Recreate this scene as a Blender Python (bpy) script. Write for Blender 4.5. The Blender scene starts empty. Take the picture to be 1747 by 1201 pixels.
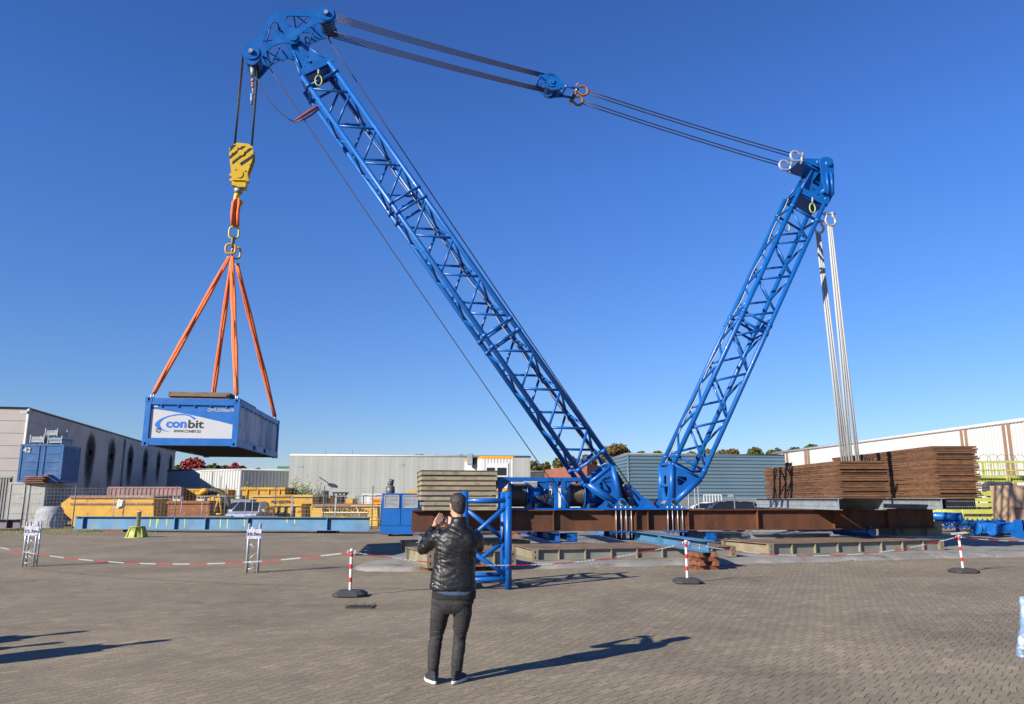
import bpy, bmesh, math, random
from math import sin, cos, pi, radians, atan2, sqrt
from mathutils import Vector, Matrix, noise
from mathutils.geometry import tessellate_polygon
random.seed(7)
SC=bpy.context.scene; COL=SC.collection
V=Vector
# ---------------------------------------------------------------- camera
F=1293.8; TH=0.19; H=1.76
cam=bpy.data.cameras.new('camera'); co=bpy.data.objects.new('camera',cam); COL.objects.link(co)
co.location=(0,0,H); co.rotation_euler=(pi/2+TH,0,0)
cam.sensor_width=36; cam.lens=F/1747*36; cam.clip_end=3000; cam.clip_start=.1
SC.camera=co
def ray(px,py):
    u=(px-873.5)/F; v=(600.5-py)/F
    return V((u, cos(TH)-v*sin(TH), sin(TH)+v*cos(TH)))
CAM=V((0,0,H))
def atY(px,py,Y):
    r=ray(px,py); return CAM+r*(Y/r.y)
def G(px,py,z=0):
    r=ray(px,py); return CAM+r*((z-H)/r.z)
YAW=radians(10)
SA=V((cos(YAW),sin(YAW),0)); SB=V((-sin(YAW),cos(YAW),0)); SO=V((3.1,25.4,0))
REF=-.5   # depth plane on which the pixel positions were read
def S(px,py,off=0,ref=None):
    r=ray(px,py); rf=REF if ref is None else ref; k=(SO+SB*rf-CAM).dot(SB)/r.dot(SB); return CAM+r*k+SB*(off-rf)
# ---------------------------------------------------------------- scene graph
WM={}
def tag(o,label=None,cat=None,group=None,kind=None):
    if label:o['label']=label
    if cat:o['category']=cat
    if group:o['group']=group
    if kind:o['kind']=kind
    return o
def thing(name,label,cat,loc=(0,0,0),rz=0,group=None):
    o=bpy.data.objects.new(name,None); COL.objects.link(o); o.empty_display_size=.2
    o.location=loc; o.rotation_euler=(0,0,rz)
    WM[o.name]=Matrix.Translation(V(loc))@Matrix.Rotation(rz,4,'Z')
    return tag(o,label,cat,group)
def kids(o): return [c for c in bpy.data.objects if c.parent==o]
def dup(o,loc=None,rz=None,label=None,parent=None,ch=None):
    c=o.copy(); COL.objects.link(c)
    if parent: c.parent=parent
    if loc is not None: c.location=loc
    if rz is not None: c.rotation_euler=(0,0,rz)
    if label: c['label']=label
    for k in kids(o):
        if k.name!=c.name: dup(k,parent=c)
    return c
class MB:
    def __init__(s): s.v=[]; s.f=[]; s.sm=[]; s.mi=[]; s.m=0
    def add(s,vs,fs,smooth=False):
        b=len(s.v); s.v+= [V(p) for p in vs]
        for f in fs: s.f.append([b+i for i in f]); s.sm.append(smooth); s.mi.append(s.m)
    def box(s,c,sz,M=None):
        x,y,z=[d/2 for d in sz]; c=V(c)
        vs=[c+V((a,b,d)) for a in(-x,x) for b in(-y,y) for d in(-z,z)]
        if M: vs=[M@p for p in vs]
        s.add(vs,[(0,1,3,2),(4,6,7,5),(0,4,5,1),(2,3,7,6),(0,2,6,4),(1,5,7,3)]); return s
    def bx(s,x0,x1,y0,y1,z0,z1,M=None):
        return s.box(((x0+x1)/2,(y0+y1)/2,(z0+z1)/2),(abs(x1-x0),abs(y1-y0),abs(z1-z0)),M)
    def tube(s,pts,r,n=10,cap=True,closed=False,M=None):
        pts=[V(p) for p in pts]; k=len(pts)
        rs=r if isinstance(r,(list,tuple)) else [r]*k
        T=[]
        for i in range(k):
            if closed: t=pts[(i+1)%k]-pts[i-1]
            else: t=pts[min(i+1,k-1)]-pts[max(i-1,0)]
            T.append(t.normalized() if t.length>1e-9 else V((0,0,1)))
        a=T[0].orthogonal().normalized() if abs(T[0].z)>.9 else T[0].cross(V((0,0,1))).normalized()
        vs=[]
        for i in range(k):
            a=(a-T[i]*a.dot(T[i])).normalized(); b=T[i].cross(a)
            for j in range(n):
                t=2*pi*j/n; vs.append(pts[i]+(a*cos(t)+b*sin(t))*rs[i])
        fs=[]
        for i in range(k if closed else k-1):
            i2=(i+1)%k
            for j in range(n): fs.append((i*n+j,i*n+(j+1)%n,i2*n+(j+1)%n,i2*n+j))
        if M: vs=[M@p for p in vs]
        b0=len(s.v); s.add(vs,fs,True)
        if cap and not closed:
            for f in (list(range(n))[::-1], list(range((k-1)*n,k*n))): s.f.append([b0+i for i in f]); s.sm.append(False); s.mi.append(s.m)
        return s
    def ext(s,poly,M,th,holes=()):
        loops=[[V((p[0],p[1],0)) for p in poly]]+[[V((p[0],p[1],0)) for p in h] for h in holes]
        flat=[p for l in loops for p in l]; n=len(flat)
        tris=tessellate_polygon(loops)
        vs=[M@V((p.x,p.y,-th/2)) for p in flat]+[M@V((p.x,p.y,th/2)) for p in flat]
        fs=[]
        for t in tris:
            a,b,c=[flat[i] for i in t]
            if (b-a).cross(c-a).z<0: t=(t[0],t[2],t[1])
            fs.append((t[2],t[1],t[0])); fs.append((t[0]+n,t[1]+n,t[2]+n))
        b=0
        for l in loops:
            k=len(l); area=sum(l[i].x*l[(i+1)%k].y-l[(i+1)%k].x*l[i].y for i in range(k))
            for i in range(k):
                q=(b+i,b+(i+1)%k,b+(i+1)%k+n,b+i+n)
                flip=(area<0)!=(b>0)
                fs.append(q[::-1] if flip else q)
            b+=k
        s.add(vs,fs); return s
    def ibeam(s,p0,p1,h,w,tf=.02,tw=.015):
        # p0,p1: bottom centre line ends
        p0=V(p0);p1=V(p1); d=(p1-p0); L=d.length; x=d.normalized(); y=V((0,0,1)).cross(x).normalized(); z=x.cross(y)
        M=Matrix((x,y,z)).transposed().to_4x4(); M.translation=p0
        s.bx(0,L,-w/2,w/2,0,tf,M); s.bx(0,L,-w/2,w/2,h-tf,h,M); s.bx(0,L,-tw/2,tw/2,tf,h-tf,M); return M
    def lathe(s,prof,M=None,n=24,smooth=True):
        vs=[]; k=len(prof)
        for r,z in prof:
            for j in range(n): t=2*pi*j/n; vs.append(V((r*cos(t),r*sin(t),z)))
        if M: vs=[M@p for p in vs]
        fs=[(i*n+j,i*n+(j+1)%n,(i+1)*n+(j+1)%n,(i+1)*n+j) for i in range(k-1) for j in range(n)]
        s.add(vs,fs,smooth)
        s.add([vs[j] for j in range(n)],[list(range(n))[::-1]]); s.add([vs[(k-1)*n+j] for j in range(n)],[list(range(n))]); return s
    def corr(s,p0,p1,z0,z1,pitch,dep,nrm,horiz=False):
        # trapezoid-ribbed sheet from p0 to p1 (xy), facing nrm
        p0=V((p0[0],p0[1],0));p1=V((p1[0],p1[1],0)); d=p1-p0; L=d.length; n=V(nrm)
        vs=[];fs=[]
        if not horiz:
            k=max(1,round(L/pitch)); pr=[]
            for i in range(k):
                for a,o in((0,0),(.35,0),(.5,1),(.85,1)): pr.append(((i+a)/k,o))
            pr.append((1,0))
            for t,o in pr:
                q=p0+d*t+n*dep*o; vs+= [V((q.x,q.y,z0)),V((q.x,q.y,z1))]
            fs=[(2*i,2*i+2,2*i+3,2*i+1) for i in range(len(pr)-1)]
        else:
            k=max(1,round((z1-z0)/pitch)); pr=[]
            for i in range(k):
                for a,o in((0,0),(.35,0),(.5,1),(.85,1)): pr.append(((i+a)/k,o))
            pr.append((1,0))
            for t,o in pr:
                z=z0+(z1-z0)*t; a=p0+n*dep*o; b=p1+n*dep*o; vs+=[V((a.x,a.y,z)),V((b.x,b.y,z))]
            fs=[(2*i,2*i+1,2*i+3,2*i+2) for i in range(len(pr)-1)]
        s.add(vs,fs); return s
    def build(s,name,mats,parent=None,local=False,loc=None,label=None):
        vs=s.v
        if parent is not None and not local:
            r=parent
            while r.parent: r=r.parent
            I=WM[r.name].inverted(); vs=[I@p for p in vs]
        if loc is not None: vs=[p-V(loc) for p in vs]
        me=bpy.data.meshes.new(name); me.from_pydata(vs,[],s.f); 
        for m in (mats if isinstance(mats,(list,tuple)) else [mats]): me.materials.append(m)
        me.polygons.foreach_set('use_smooth',s.sm); me.polygons.foreach_set('material_index',s.mi); me.update()
        o=bpy.data.objects.new(name,me); COL.objects.link(o)
        if parent is not None: o.parent=parent
        if loc is not None: o.location=loc
        if label: o['label']=label
        return o
    def split(s,name,mats,parent,**k):
        # every loose piece becomes an object of its own
        par=list(range(len(s.v)))
        def fd(i):
            while par[i]!=i: par[i]=par[par[i]]; i=par[i]
            return i
        for f in s.f:
            for j in f[1:]: par[fd(f[0])]=fd(j)
        g={}
        for q,f in enumerate(s.f): g.setdefault(fd(f[0]),[]).append(q)
        out=[]
        for fs in g.values():
            m=MB(); mp_={}
            for q in fs:
                for i in s.f[q]:
                    if i not in mp_: mp_[i]=len(m.v); m.v.append(s.v[i])
                m.f.append([mp_[i] for i in s.f[q]]); m.sm.append(s.sm[q]); m.mi.append(s.mi[q])
            out.append(m.build(name,mats,parent,**k))
        return out
    def top(s,name,mats,label,cat,group=None,kind=None,loc=None):
        if loc is None:
            c=sum(s.v,V())/len(s.v); loc=V((c.x,c.y,min(p.z for p in s.v)))
        return tag(s.build(name,mats,loc=loc),label,cat,group,kind)
def frame(o,x,z):
    x=V(x).normalized(); z=V(z); z=(z-x*z.dot(x)).normalized(); y=z.cross(x)
    M=Matrix((x,y,z)).transposed().to_4x4(); M.translation=V(o); return M
# ---------------------------------------------------------------- materials
def NT(name):
    m=bpy.data.materials.new(name); m.use_nodes=True; nt=m.node_tree; nt.nodes.clear()
    out=nt.nodes.new('ShaderNodeOutputMaterial'); b=nt.nodes.new('ShaderNodeBsdfPrincipled'); nt.links.new(b.outputs[0],out.inputs[0])
    return m,nt,b
def N(nt,t,**k):
    n=nt.nodes.new('ShaderNode'+t)
    for a,v in k.items():
        if a[0]=='_': n.inputs[a[1:].replace('_',' ')].default_value=v
        else: setattr(n,a,v)
    return n
def ramp(nt,fac,stops):
    r=nt.nodes.new('ShaderNodeValToRGB'); nt.links.new(fac,r.inputs[0]); e=r.color_ramp.elements
    while len(e)<len(stops): e.new(.5)
    for i,(p,c) in enumerate(stops): e[i].position=p; e[i].color=(*c,1) if len(c)==3 else c
    return r.outputs[0]
def mix(nt,f,a,b,mode='MIX'):
    m=nt.nodes.new('ShaderNodeMix'); m.data_type='RGBA'; m.blend_type=mode
    for i,x in ((0,f),(6,a),(7,b)):
        if hasattr(x,'links') or hasattr(x,'node'): nt.links.new(x,m.inputs[i])
        else: m.inputs[i].default_value=x if i==0 else (*x,1)
    return m.outputs[2]
def noisef(nt,co,scale,detail=5,rough=.6,dist=0):
    n=N(nt,'TexNoise',_Scale=scale,_Detail=detail,_Roughness=rough,_Distortion=dist); nt.links.new(co,n.inputs['Vector']); return n.outputs[0]
KA=.76   # albedo scale that goes with the exposure
def PM(name,col,rough=.5,metal=0,var=.12,vs=3,spots=(),bump=0,bs=30,stretch=(1,1,1),spec=.5,coat=0,rnd=0):
    col=tuple(c*KA for c in col); spots=[(tuple(c*KA for c in s[0]),)+tuple(s[1:]) for s in spots]
    m,nt,b=NT(name)
    tc=N(nt,'TexCoord'); mp=N(nt,'Mapping'); mp.inputs['Scale'].default_value=stretch; nt.links.new(tc.outputs['Object'],mp.inputs[0])
    co=mp.outputs[0]
    if rnd:
        oi=N(nt,'ObjectInfo'); vm=N(nt,'VectorMath',operation='SCALE'); cb=N(nt,'CombineXYZ')
        for i in range(3): nt.links.new(oi.outputs['Random'],cb.inputs[i])
        nt.links.new(cb.outputs[0],vm.inputs[0]); vm.inputs['Scale'].default_value=37
        ad=N(nt,'VectorMath',operation='ADD'); nt.links.new(co,ad.inputs[0]); nt.links.new(vm.outputs[0],ad.inputs[1]); co=ad.outputs[0]
    c=ramp(nt,noisef(nt,co,vs),[(.3,tuple(x*(1-var) for x in col)),(.7,tuple(min(1,x*(1+var)) for x in col))])
    for sc,sscale,thr,soft in spots:
        f=ramp(nt,noisef(nt,co,sscale,8,.65),[(thr,(0,0,0)),(min(1,thr+soft),(1,1,1))]); c=mix(nt,f,c,sc)
    if rnd:
        hs=N(nt,'HueSaturation'); nt.links.new(c,hs.inputs['Color']); mr=N(nt,'MapRange'); nt.links.new(oi.outputs['Random'],mr.inputs[0]); mr.inputs[3].default_value=1-rnd; mr.inputs[4].default_value=1+rnd
        nt.links.new(mr.outputs[0],hs.inputs['Value']); c=hs.outputs[0]
    nt.links.new(c,b.inputs['Base Color']); b.inputs['Metallic'].default_value=metal
    b.inputs['Specular IOR Level'].default_value=spec; b.inputs['Coat Weight'].default_value=coat
    r=ramp(nt,noisef(nt,co,vs*2.3),[(.3,(rough*.8,)*3),(.7,(min(1,rough*1.2),)*3)]); nt.links.new(r,b.inputs['Roughness'])
    if bump:
        bn=N(nt,'Bump',_Strength=bump,_Distance=.02); nt.links.new(noisef(nt,co,bs,6),bn.inputs['Height']); nt.links.new(bn.outputs[0],b.inputs['Normal'])
    return m
def srgb(*c): return tuple((x/255/12.92 if x<=10 else ((x/255+.055)/1.055)**2.4) for x in c)
BLUE=PM('blue_paint',(.004,.108,.41),.38,0,.10,1.2,coat=.08,spec=.4,spots=[((.012,.16,.46),.9,.56,.15),((.05,.06,.07),14,.72,.03)])
BLUE2=PM('blue_paint_worn',(.010,.09,.32),.45,0,.15,2,spots=[((.10,.08,.06),6,.66,.05)])
SKYB=PM('light_blue_paint',(.07,.205,.36),.55,0,.2,1.2,spots=[((.22,.2,.13),1.3,.55,.2),((.16,.10,.05),9,.66,.06)])
RUSTB=PM('rust_brown',(.098,.034,.014),.8,0,.4,1.6,spots=[((.24,.080,.022),1.0,.55,.25),((.045,.02,.012),2.5,.6,.1)],bump=.2,bs=60,stretch=(1,1,.5))
RUSTP=PM('rusty_plate',(.155,.070,.030),.85,0,.35,3,spots=[((.065,.035,.022),2.2,.55,.15),((.25,.095,.032),4,.6,.15)],bump=.5,bs=50,rnd=.3)
RUSTO=PM('rust_orange',(.27,.085,.03),.85,0,.3,4,spots=[((.12,.05,.03),3,.55,.2)],bump=.3)
STEELD=PM('dark_wire_rope',(.055,.045,.04),.45,.4,.3,40,bump=.5,bs=120)
GALV=PM('galvanised_steel',(.30,.33,.365),.5,.2,.2,5)
SILV=PM('shackle_steel',(.55,.56,.58),.35,.5,.15,9)
ALU=PM('aluminium',(.55,.57,.60),.38,.4,.1,6)
CREAM=PM('cream_paint_weathered',(.25,.215,.145),.7,0,.2,2,spots=[((.20,.09,.035),3.5,.58,.12),((.14,.13,.10),1.2,.55,.2)])
CREAMP=PM('grey_panel_paint',(.22,.22,.195),.7,0,.18,1.5)
YEL=PM('yellow_paint',(.66,.42,.01),.4,0,.1,5,spots=[((.1,.08,.03),9,.68,.05)])
SKIPY=PM('skip_yellow',(.60,.32,.012),.6,0,.15,1,spots=[((.20,.08,.03),2.6,.58,.1),((.30,.15,.04),7,.62,.06)],rnd=.1)
SKIPR=PM('skip_rusty',(.25,.085,.035),.85,0,.3,2,spots=[((.42,.26,.05),5,.56,.08)])
BLK=PM('black_paint',(.012,.012,.014),.5,0,.2,5)
RUB=PM('rubber_dark',(.045,.045,.05),.8,0,.25,20,bump=.3)
WHT=PM('white_paint',(.66,.66,.65),.4,0,.05,5)
RED=PM('red_paint',(.62,.02,.012),.4,0,.1,6)
ORANGE=PM('orange_sling',(.78,.16,.035),.75,0,.2,8,bump=.6,bs=25,stretch=(1,1,.3))
LIME=PM('lime_paint',(.47,.50,.11),.5,0,.1,2,spots=[((.2,.25,.06),2,.64,.1)])
CONC=PM('weathered_concrete',(.30,.27,.19),.9,0,.25,2.2,spots=[((.13,.12,.085),3,.55,.15),((.50,.48,.42),7,.66,.05),((.20,.19,.07),1.1,.58,.15)],bump=.4,bs=25,rnd=.12)
WOODR=PM('azobe_timber',(.24,.085,.038),.8,0,.3,5,stretch=(1,1,1),bump=.3,rnd=.2)
WSLING=PM('white_rope',(.50,.50,.49),.8,0,.15,60,bump=.8,bs=60)
GLASS=PM('dark_glass',(.015,.018,.022),.08,0,.1,1)
WHITEB=PM('logo_white',(.54,.55,.58),.45,0,.04,1)
LOGOB=PM('logo_blue',(.02,.16,.62),.45,0,.03,2)
TXTK=PM('lettering_black',(.012,.014,.016),.5,0,.03,2)
def plate(mb,px,off,th,holes=()):
    o=S(px[0][0],px[0][1],off); M=frame(o,SA,-SB)
    I=M.inverted(); f=lambda L:[(lambda q:(q.x,q.y))(I@S(a,b,off)) for a,b in L]
    mb.ext(f(px),M,th,[f(h) for h in holes]); return mb
def shiftp(fn,d):  # not used for cameras: shifts points by a vector
    return [p+d for p in fn]
def text(parent,body,size,M,mat,ext=.004,bold=0,name='lettering',sx=1,align='LEFT',shear=0,label=None):
    cu=bpy.data.curves.new(name,'FONT'); cu.body=body; cu.size=size; cu.extrude=ext; cu.offset=bold; cu.align_x=align; cu.shear=shear; cu.resolution_u=4
    t=bpy.data.objects.new(name,cu); COL.objects.link(t); dg=bpy.context.evaluated_depsgraph_get()
    me=bpy.data.meshes.new_from_object(t.evaluated_get(dg)); bpy.data.objects.remove(t); bpy.data.curves.remove(cu)
    me.name=name; me.transform(Matrix.Diagonal((sx,1,1,1)))
    r=parent
    while r.parent: r=r.parent
    me.transform(WM[r.name].inverted()@M); me.materials.clear(); me.materials.append(mat)
    o=bpy.data.objects.new(name,me); COL.objects.link(o); o.parent=parent
    if label:o['label']=label
    return o
# ---------------------------------------------------------------- world & sun
AZ=radians(40.5); EL=radians(26)
w=bpy.data.worlds.new('World'); SC.world=w; w.use_nodes=True; wn=w.node_tree
sky=wn.nodes.new('ShaderNodeTexSky'); sky.sky_type='NISHITA'; sky.sun_disc=False; sky.sun_elevation=EL
sky.air_density=1.0; sky.dust_density=0; sky.ozone_density=6; sky.altitude=0
SUNV=V((-cos(AZ)*cos(EL),-sin(AZ)*cos(EL),sin(EL)))
sky.sun_rotation=atan2(SUNV.x,SUNV.y)
bg=wn.nodes['Background']; bg.inputs[1].default_value=.05
wtc=wn.nodes.new('ShaderNodeTexCoord'); wsp=wn.nodes.new('ShaderNodeSeparateXYZ'); wn.links.new(wtc.outputs['Generated'],wsp.inputs[0])
tint=ramp(wn,wsp.outputs[2],[(0.0,(.57,.55,.62)),(.14,(.50,.57,.72)),(.40,(.42,.61,.91)),(.72,(.35,.49,.79))])
sc_=wn.nodes.new('ShaderNodeVectorMath'); sc_.operation='SCALE'; wn.links.new(tint,sc_.inputs[0]); sc_.inputs['Scale'].default_value=2.0
wn.links.new(mix(wn,1.0,sky.outputs[0],sc_.outputs[0],'MULTIPLY'),bg.inputs[0])
sl=bpy.data.lights.new('sun','SUN'); sl.energy=4.9; sl.angle=radians(.53); sl.color=(1,.93,.82)
so=bpy.data.objects.new('sun',sl); COL.objects.link(so); so.rotation_euler=SUNV.to_track_quat('Z','Y').to_euler(); so.location=(-40,-40,40)
SC.view_settings.view_transform='Standard'; SC.view_settings.look='None'; SC.view_settings.exposure=.95; SC.view_settings.gamma=1
# ---------------------------------------------------------------- ground
def ground_mat():
    m,nt,b=NT('paver_ground')
    tc=N(nt,'TexCoord'); mp=N(nt,'Mapping'); mp.inputs['Rotation'].default_value=(0,0,radians(38)); nt.links.new(tc.outputs['Object'],mp.inputs[0]); co=mp.outputs[0]; oc=tc.outputs['Object']
    wv=N(nt,'TexNoise',_Scale=1.6,_Detail=5); nt.links.new(oc,wv.inputs[0]); ws=N(nt,'VectorMath',operation='SCALE'); nt.links.new(wv.outputs[1],ws.inputs[0]); ws.inputs['Scale'].default_value=.11
    wa=N(nt,'VectorMath',operation='ADD'); nt.links.new(co,wa.inputs[0]); nt.links.new(ws.outputs[0],wa.inputs[1])
    sp=N(nt,'SeparateXYZ'); nt.links.new(wa.outputs[0],sp.inputs[0])
    def mt(op,a,b_=None,cl=False):
        n=N(nt,'Math',operation=op); n.use_clamp=cl
        for i,x in enumerate((a,b_)):
            if x is None: continue
            if hasattr(x,'node'): nt.links.new(x,n.inputs[i])
            else: n.inputs[i].default_value=x
        return n.outputs[0]
    vv=mt('MULTIPLY',sp.outputs[1],1/.22); row=mt('FLOOR',vv); uu=mt('ADD',mt('MULTIPLY',sp.outputs[0],1/.125),mt('MULTIPLY',mt('FLOORED_MODULO',row,2.0),.5)); colm=mt('FLOOR',uu)
    eu=mt('ABSOLUTE',mt('SUBTRACT',mt('FRACT',uu),.5)); ev=mt('ABSOLUTE',mt('SUBTRACT',mt('FRACT',vv),.5))
    ju=mt('MULTIPLY',mt('SUBTRACT',eu,.445),20,True); jv=mt('MULTIPLY',mt('SUBTRACT',ev,.475),30,True)
    cb=N(nt,'CombineXYZ'); nt.links.new(row,cb.inputs[0]); nt.links.new(colm,cb.inputs[1]); wn_=N(nt,'TexWhiteNoise'); nt.links.new(cb.outputs[0],wn_.inputs[0])
    c=ramp(nt,wn_.outputs[0],[(0,(.200,.168,.120)),(.9,(.242,.199,.138)),(1,(.272,.225,.157))])
    gap=mt('MULTIPLY',ju,mt('MULTIPLY_ADD',noisef(nt,oc,3.1,3),1.5) ); jn=mt('MAXIMUM',mt('MULTIPLY',ju,mt('MULTIPLY',mt('SUBTRACT',noisef(nt,oc,4.5,4,.8),.26),3.8,True)),mt('MULTIPLY',jv,.34)); 
    c=mix(nt,jn,c,(.022,.018,.014)); joint=jn
    n1=ramp(nt,noisef(nt,oc,.35,6,.65,.5),[(.32,(.72,.72,.73)),(.68,(1.15,1.14,1.12))])
    n2=ramp(nt,noisef(nt,oc,34,6,.95),[(.30,(.35,.35,.35)),(.70,(1.65,1.65,1.65))])
    n3=ramp(nt,noisef(nt,oc,9,4,.7),[(.3,(.85,.85,.85)),(.7,(1.12,1.12,1.12))])
    for n in(n1,n2,n3): c=mix(nt,1.0,c,n,'MULTIPLY')
    st=ramp(nt,noisef(nt,oc,1.3,4,.5,1),[(.66,(0,0,0)),(.74,(.55,.55,.55))]); c=mix(nt,st,c,(.06,.053,.045))
    # tyre-worn long streaks
    m2=N(nt,'Mapping'); m2.inputs['Rotation'].default_value=(0,0,radians(-14)); m2.inputs['Scale'].default_value=(.12,1.6,1); nt.links.new(oc,m2.inputs[0])
    tk=ramp(nt,noisef(nt,m2.outputs[0],1.0,5,.6),[(.56,(0,0,0)),(.74,(.32,.32,.32))]); c=mix(nt,tk,c,(.085,.072,.056))
    nt.links.new(c,b.inputs['Base Color']); b.inputs['Roughness'].default_value=.9; b.inputs['Specular IOR Level'].default_value=.25
    hm=N(nt,'Math',operation='MULTIPLY_ADD'); nt.links.new(joint,hm.inputs[0]); hm.inputs[1].default_value=-1.0
    nt.links.new(noisef(nt,oc,60,4,.7),hm.inputs[2])
    bp=N(nt,'Bump',_Strength=.55,_Distance=.006); nt.links.new(hm.outputs[0],bp.inputs['Height']); nt.links.new(bp.outputs[0],b.inputs['Normal'])
    return m
GM=ground_mat()
mb=MB(); mb.add([(-700,-200,0),(700,-200,0),(700,1500,0),(-700,1500,0)],[(0,1,2,3)]); tag(mb.build('paved_yard',GM),kind='structure')
SLAB=PM('slab_concrete',(.27,.255,.23),.9,0,.2,.8,spots=[((.14,.13,.115),.9,.52,.12),((.42,.41,.39),2.2,.58,.1),((.09,.085,.075),4,.64,.08)],bump=.5,bs=8)
# concrete slab with broken irregular edge
edge=[(606,972),(625,975),(720,975.5),(850,972),(950,970),(1050,967.5),(1150,965),(1250,962),(1330,960.5),(1400,959),(1500,956),(1600,953),(1747,950),(1900,946)]
E=[G(*e) for e in edge]
fine=[]
for i in range(len(E)-1):
    for k in range(12): fine.append(E[i].lerp(E[i+1],k/12))
rows=[(0,-.004),(.10,.05),(.28,.095),(.6,.11),(6.5,.112),(15,.112)]
mb=MB(); n=len(fine); vs=[]
for j,(d,z) in enumerate(rows):
    for i,p in enumerate(fine):
        q=noise.noise(V((p.x*1.3,j*2.1,3)))*.22*(j<4)+noise.noise(V((p.x*4.3,j*2.1,3)))*.06*(j<4)
        xo= (j*.12 if i==0 else 0)
        vs.append(V((p.x+(.14*d if j<5 else 1.2)+0, p.y+d+q, z+(noise.noise(V((p.x*2,p.y,j)))*.02 if 0<j<4 else 0))))
fs=[(j*n+i,j*n+i+1,(j+1)*n+i+1,(j+1)*n+i) for j in range(len(rows)-1) for i in range(n-1)]
b0=0; mb.add(vs,fs,True)
# left closing skirt
lv=[vs[j*n] for j in range(len(rows))]; sk=[V((p.x-.15,p.y,-.01)) for p in lv]
mb.add(lv+sk,[(j+1,j,j+len(rows),j+1+len(rows)) for j in range(len(rows)-1)])
tag(mb.build('concrete_slab',SLAB),kind='structure')
# dusty spill in front of the slab
# ---------------------------------------------------------------- crane lattice
def lattice(root,cA,cB,cC,cD,L,secs,rc,rb,sw,cjoint=True):
    """four chords given as functions of t: A near-left, B near-right, C far-left, D far-right"""
    for c in (cA,cB,cC,cD):
        MB().tube([c(0),c(L)],rc,14).build('chord',BLUE,root)
    def mem(p,q,r=rb,nm='brace'): MB().tube([p,q],r,8).build(nm,BLUE,root)
    for (t0,t1,st) in secs:
        for t in(t0,t1):
            for p,q in((cA,cB),(cC,cD),(cA,cC),(cB,cD)): mem(p(t),q(t),rb*1.15,'end_strut')
        k=6
        for fi,(p,q) in enumerate(((cA,cB),(cC,cD),(cA,cC),(cB,cD))):
            s=st if fi==0 else (1-st)
            ts=[t0+.12+(t1-t0-.24)*i/k for i in range(k+1)]
            for i in range(k):
                a,b=(p,q) if (i+s)%2==0 else (q,p)
                mem(a(ts[i]),b(ts[i+1]))
    for (t0,t1,st) in secs:
        mb=MB()
        for c,sg in((cA,-1),(cB,1),(cC,-1),(cD,1)):
            for t in(t0,t1):
                d=(c(t+.01)-c(t-.01)).normalized(); mb.tube([c(t)-d*.06,c(t)+d*.06],rc*1.25,14)
        mb.split('coupling_collar',BLUE,root)
def chords(b0,b1,t0,t1,w):
    B=(S(*b0,-w/2)+S(*b1,-w/2))/2; T=(S(*t0,-w/2)+S(*t1,-w/2))/2
    e=(T-B); L=e.length; e.normalize(); n=SB.cross(e).normalized()
    if n.dot(SA)<0: n=-n
    B=B+SB*(w/2)
    f=lambda sn,sb:(lambda t:B+e*t+n*(sn*w/2)+SB*(sb*w/2))
    return B,e,n,L,f(-1,-1),f(1,-1),f(-1,1),f(1,1)
FW=1.05
B,e,n,L,cA,cB,cC,cD=chords((1000,820),(1044,791),(517,130),(560,107),FW)
boom=thing('crane_boom','long blue lattice boom leaning up to the left, carrying the pulley head','crane boom',(B.x,B.y,B.z))
def tpar(px,py): # parameter along the boom of a pixel on the near face
    return (S(px,py,-FW/2)-B).dot(e)
j1=(tpar(690,333)+tpar(700,340))/2; j2=(tpar(847,559)+tpar(860,578))/2
j1a,j1b=tpar(690,333),tpar(701.5,349.5); j2a,j2b=tpar(847,559),tpar(860.5,578)
lattice(boom,cA,cB,cC,cD,L,[(tpar(1003,789),j2b,0),(j2a,j1b,1),(j1a,tpar(548,136),0)],.083,.042,None)
BO=(B,e,n,L,cA,cB,cC,cD)
# hoses / cable run along the far right chord
pts=[cD(t)+n*(-.10+.03*sin(t*3))+SB*(-.12+.02*sin(t*1.7)) for t in [L*i/60 for i in range(61)]]
MB().tube(pts,.016,6).build('cable_run',WSLING,boom)
# foot frame
for off in(-.5,.5):
    mb=MB(); plate(mb,[(1000,829),(1046,791),(1050,803),(1062,850),(1063,862),(1050,866),(1040,859),(1007,838)],off,.04,[[(1020,829),(1029,816),(1041,812),(1046,836),(1040,843),(1029,837)]])
    mb.build('foot_plate',BLUE,boom)
mb=MB()
for off in(-.5,.5):
    mb.tube([S(1003,826,off),S(1054,860,off)],.11,12); mb.tube([S(1045,795,off),S(1059,856,off)],.09,12); mb.tube([S(1000,828,off-.0),S(1047,792,off)],.06,10)
for a in((1000,828),(1047,792),(1030,846)): mb.tube([S(*a,-.5),S(*a,.5)],.06,10)
mb.build('foot_frame',BLUE,boom)
mb=MB(); mb.tube([S(1058,858,-.62),S(1058,858,.62)],.075,14); mb.build('hinge_pin',GALV,boom)
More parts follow.
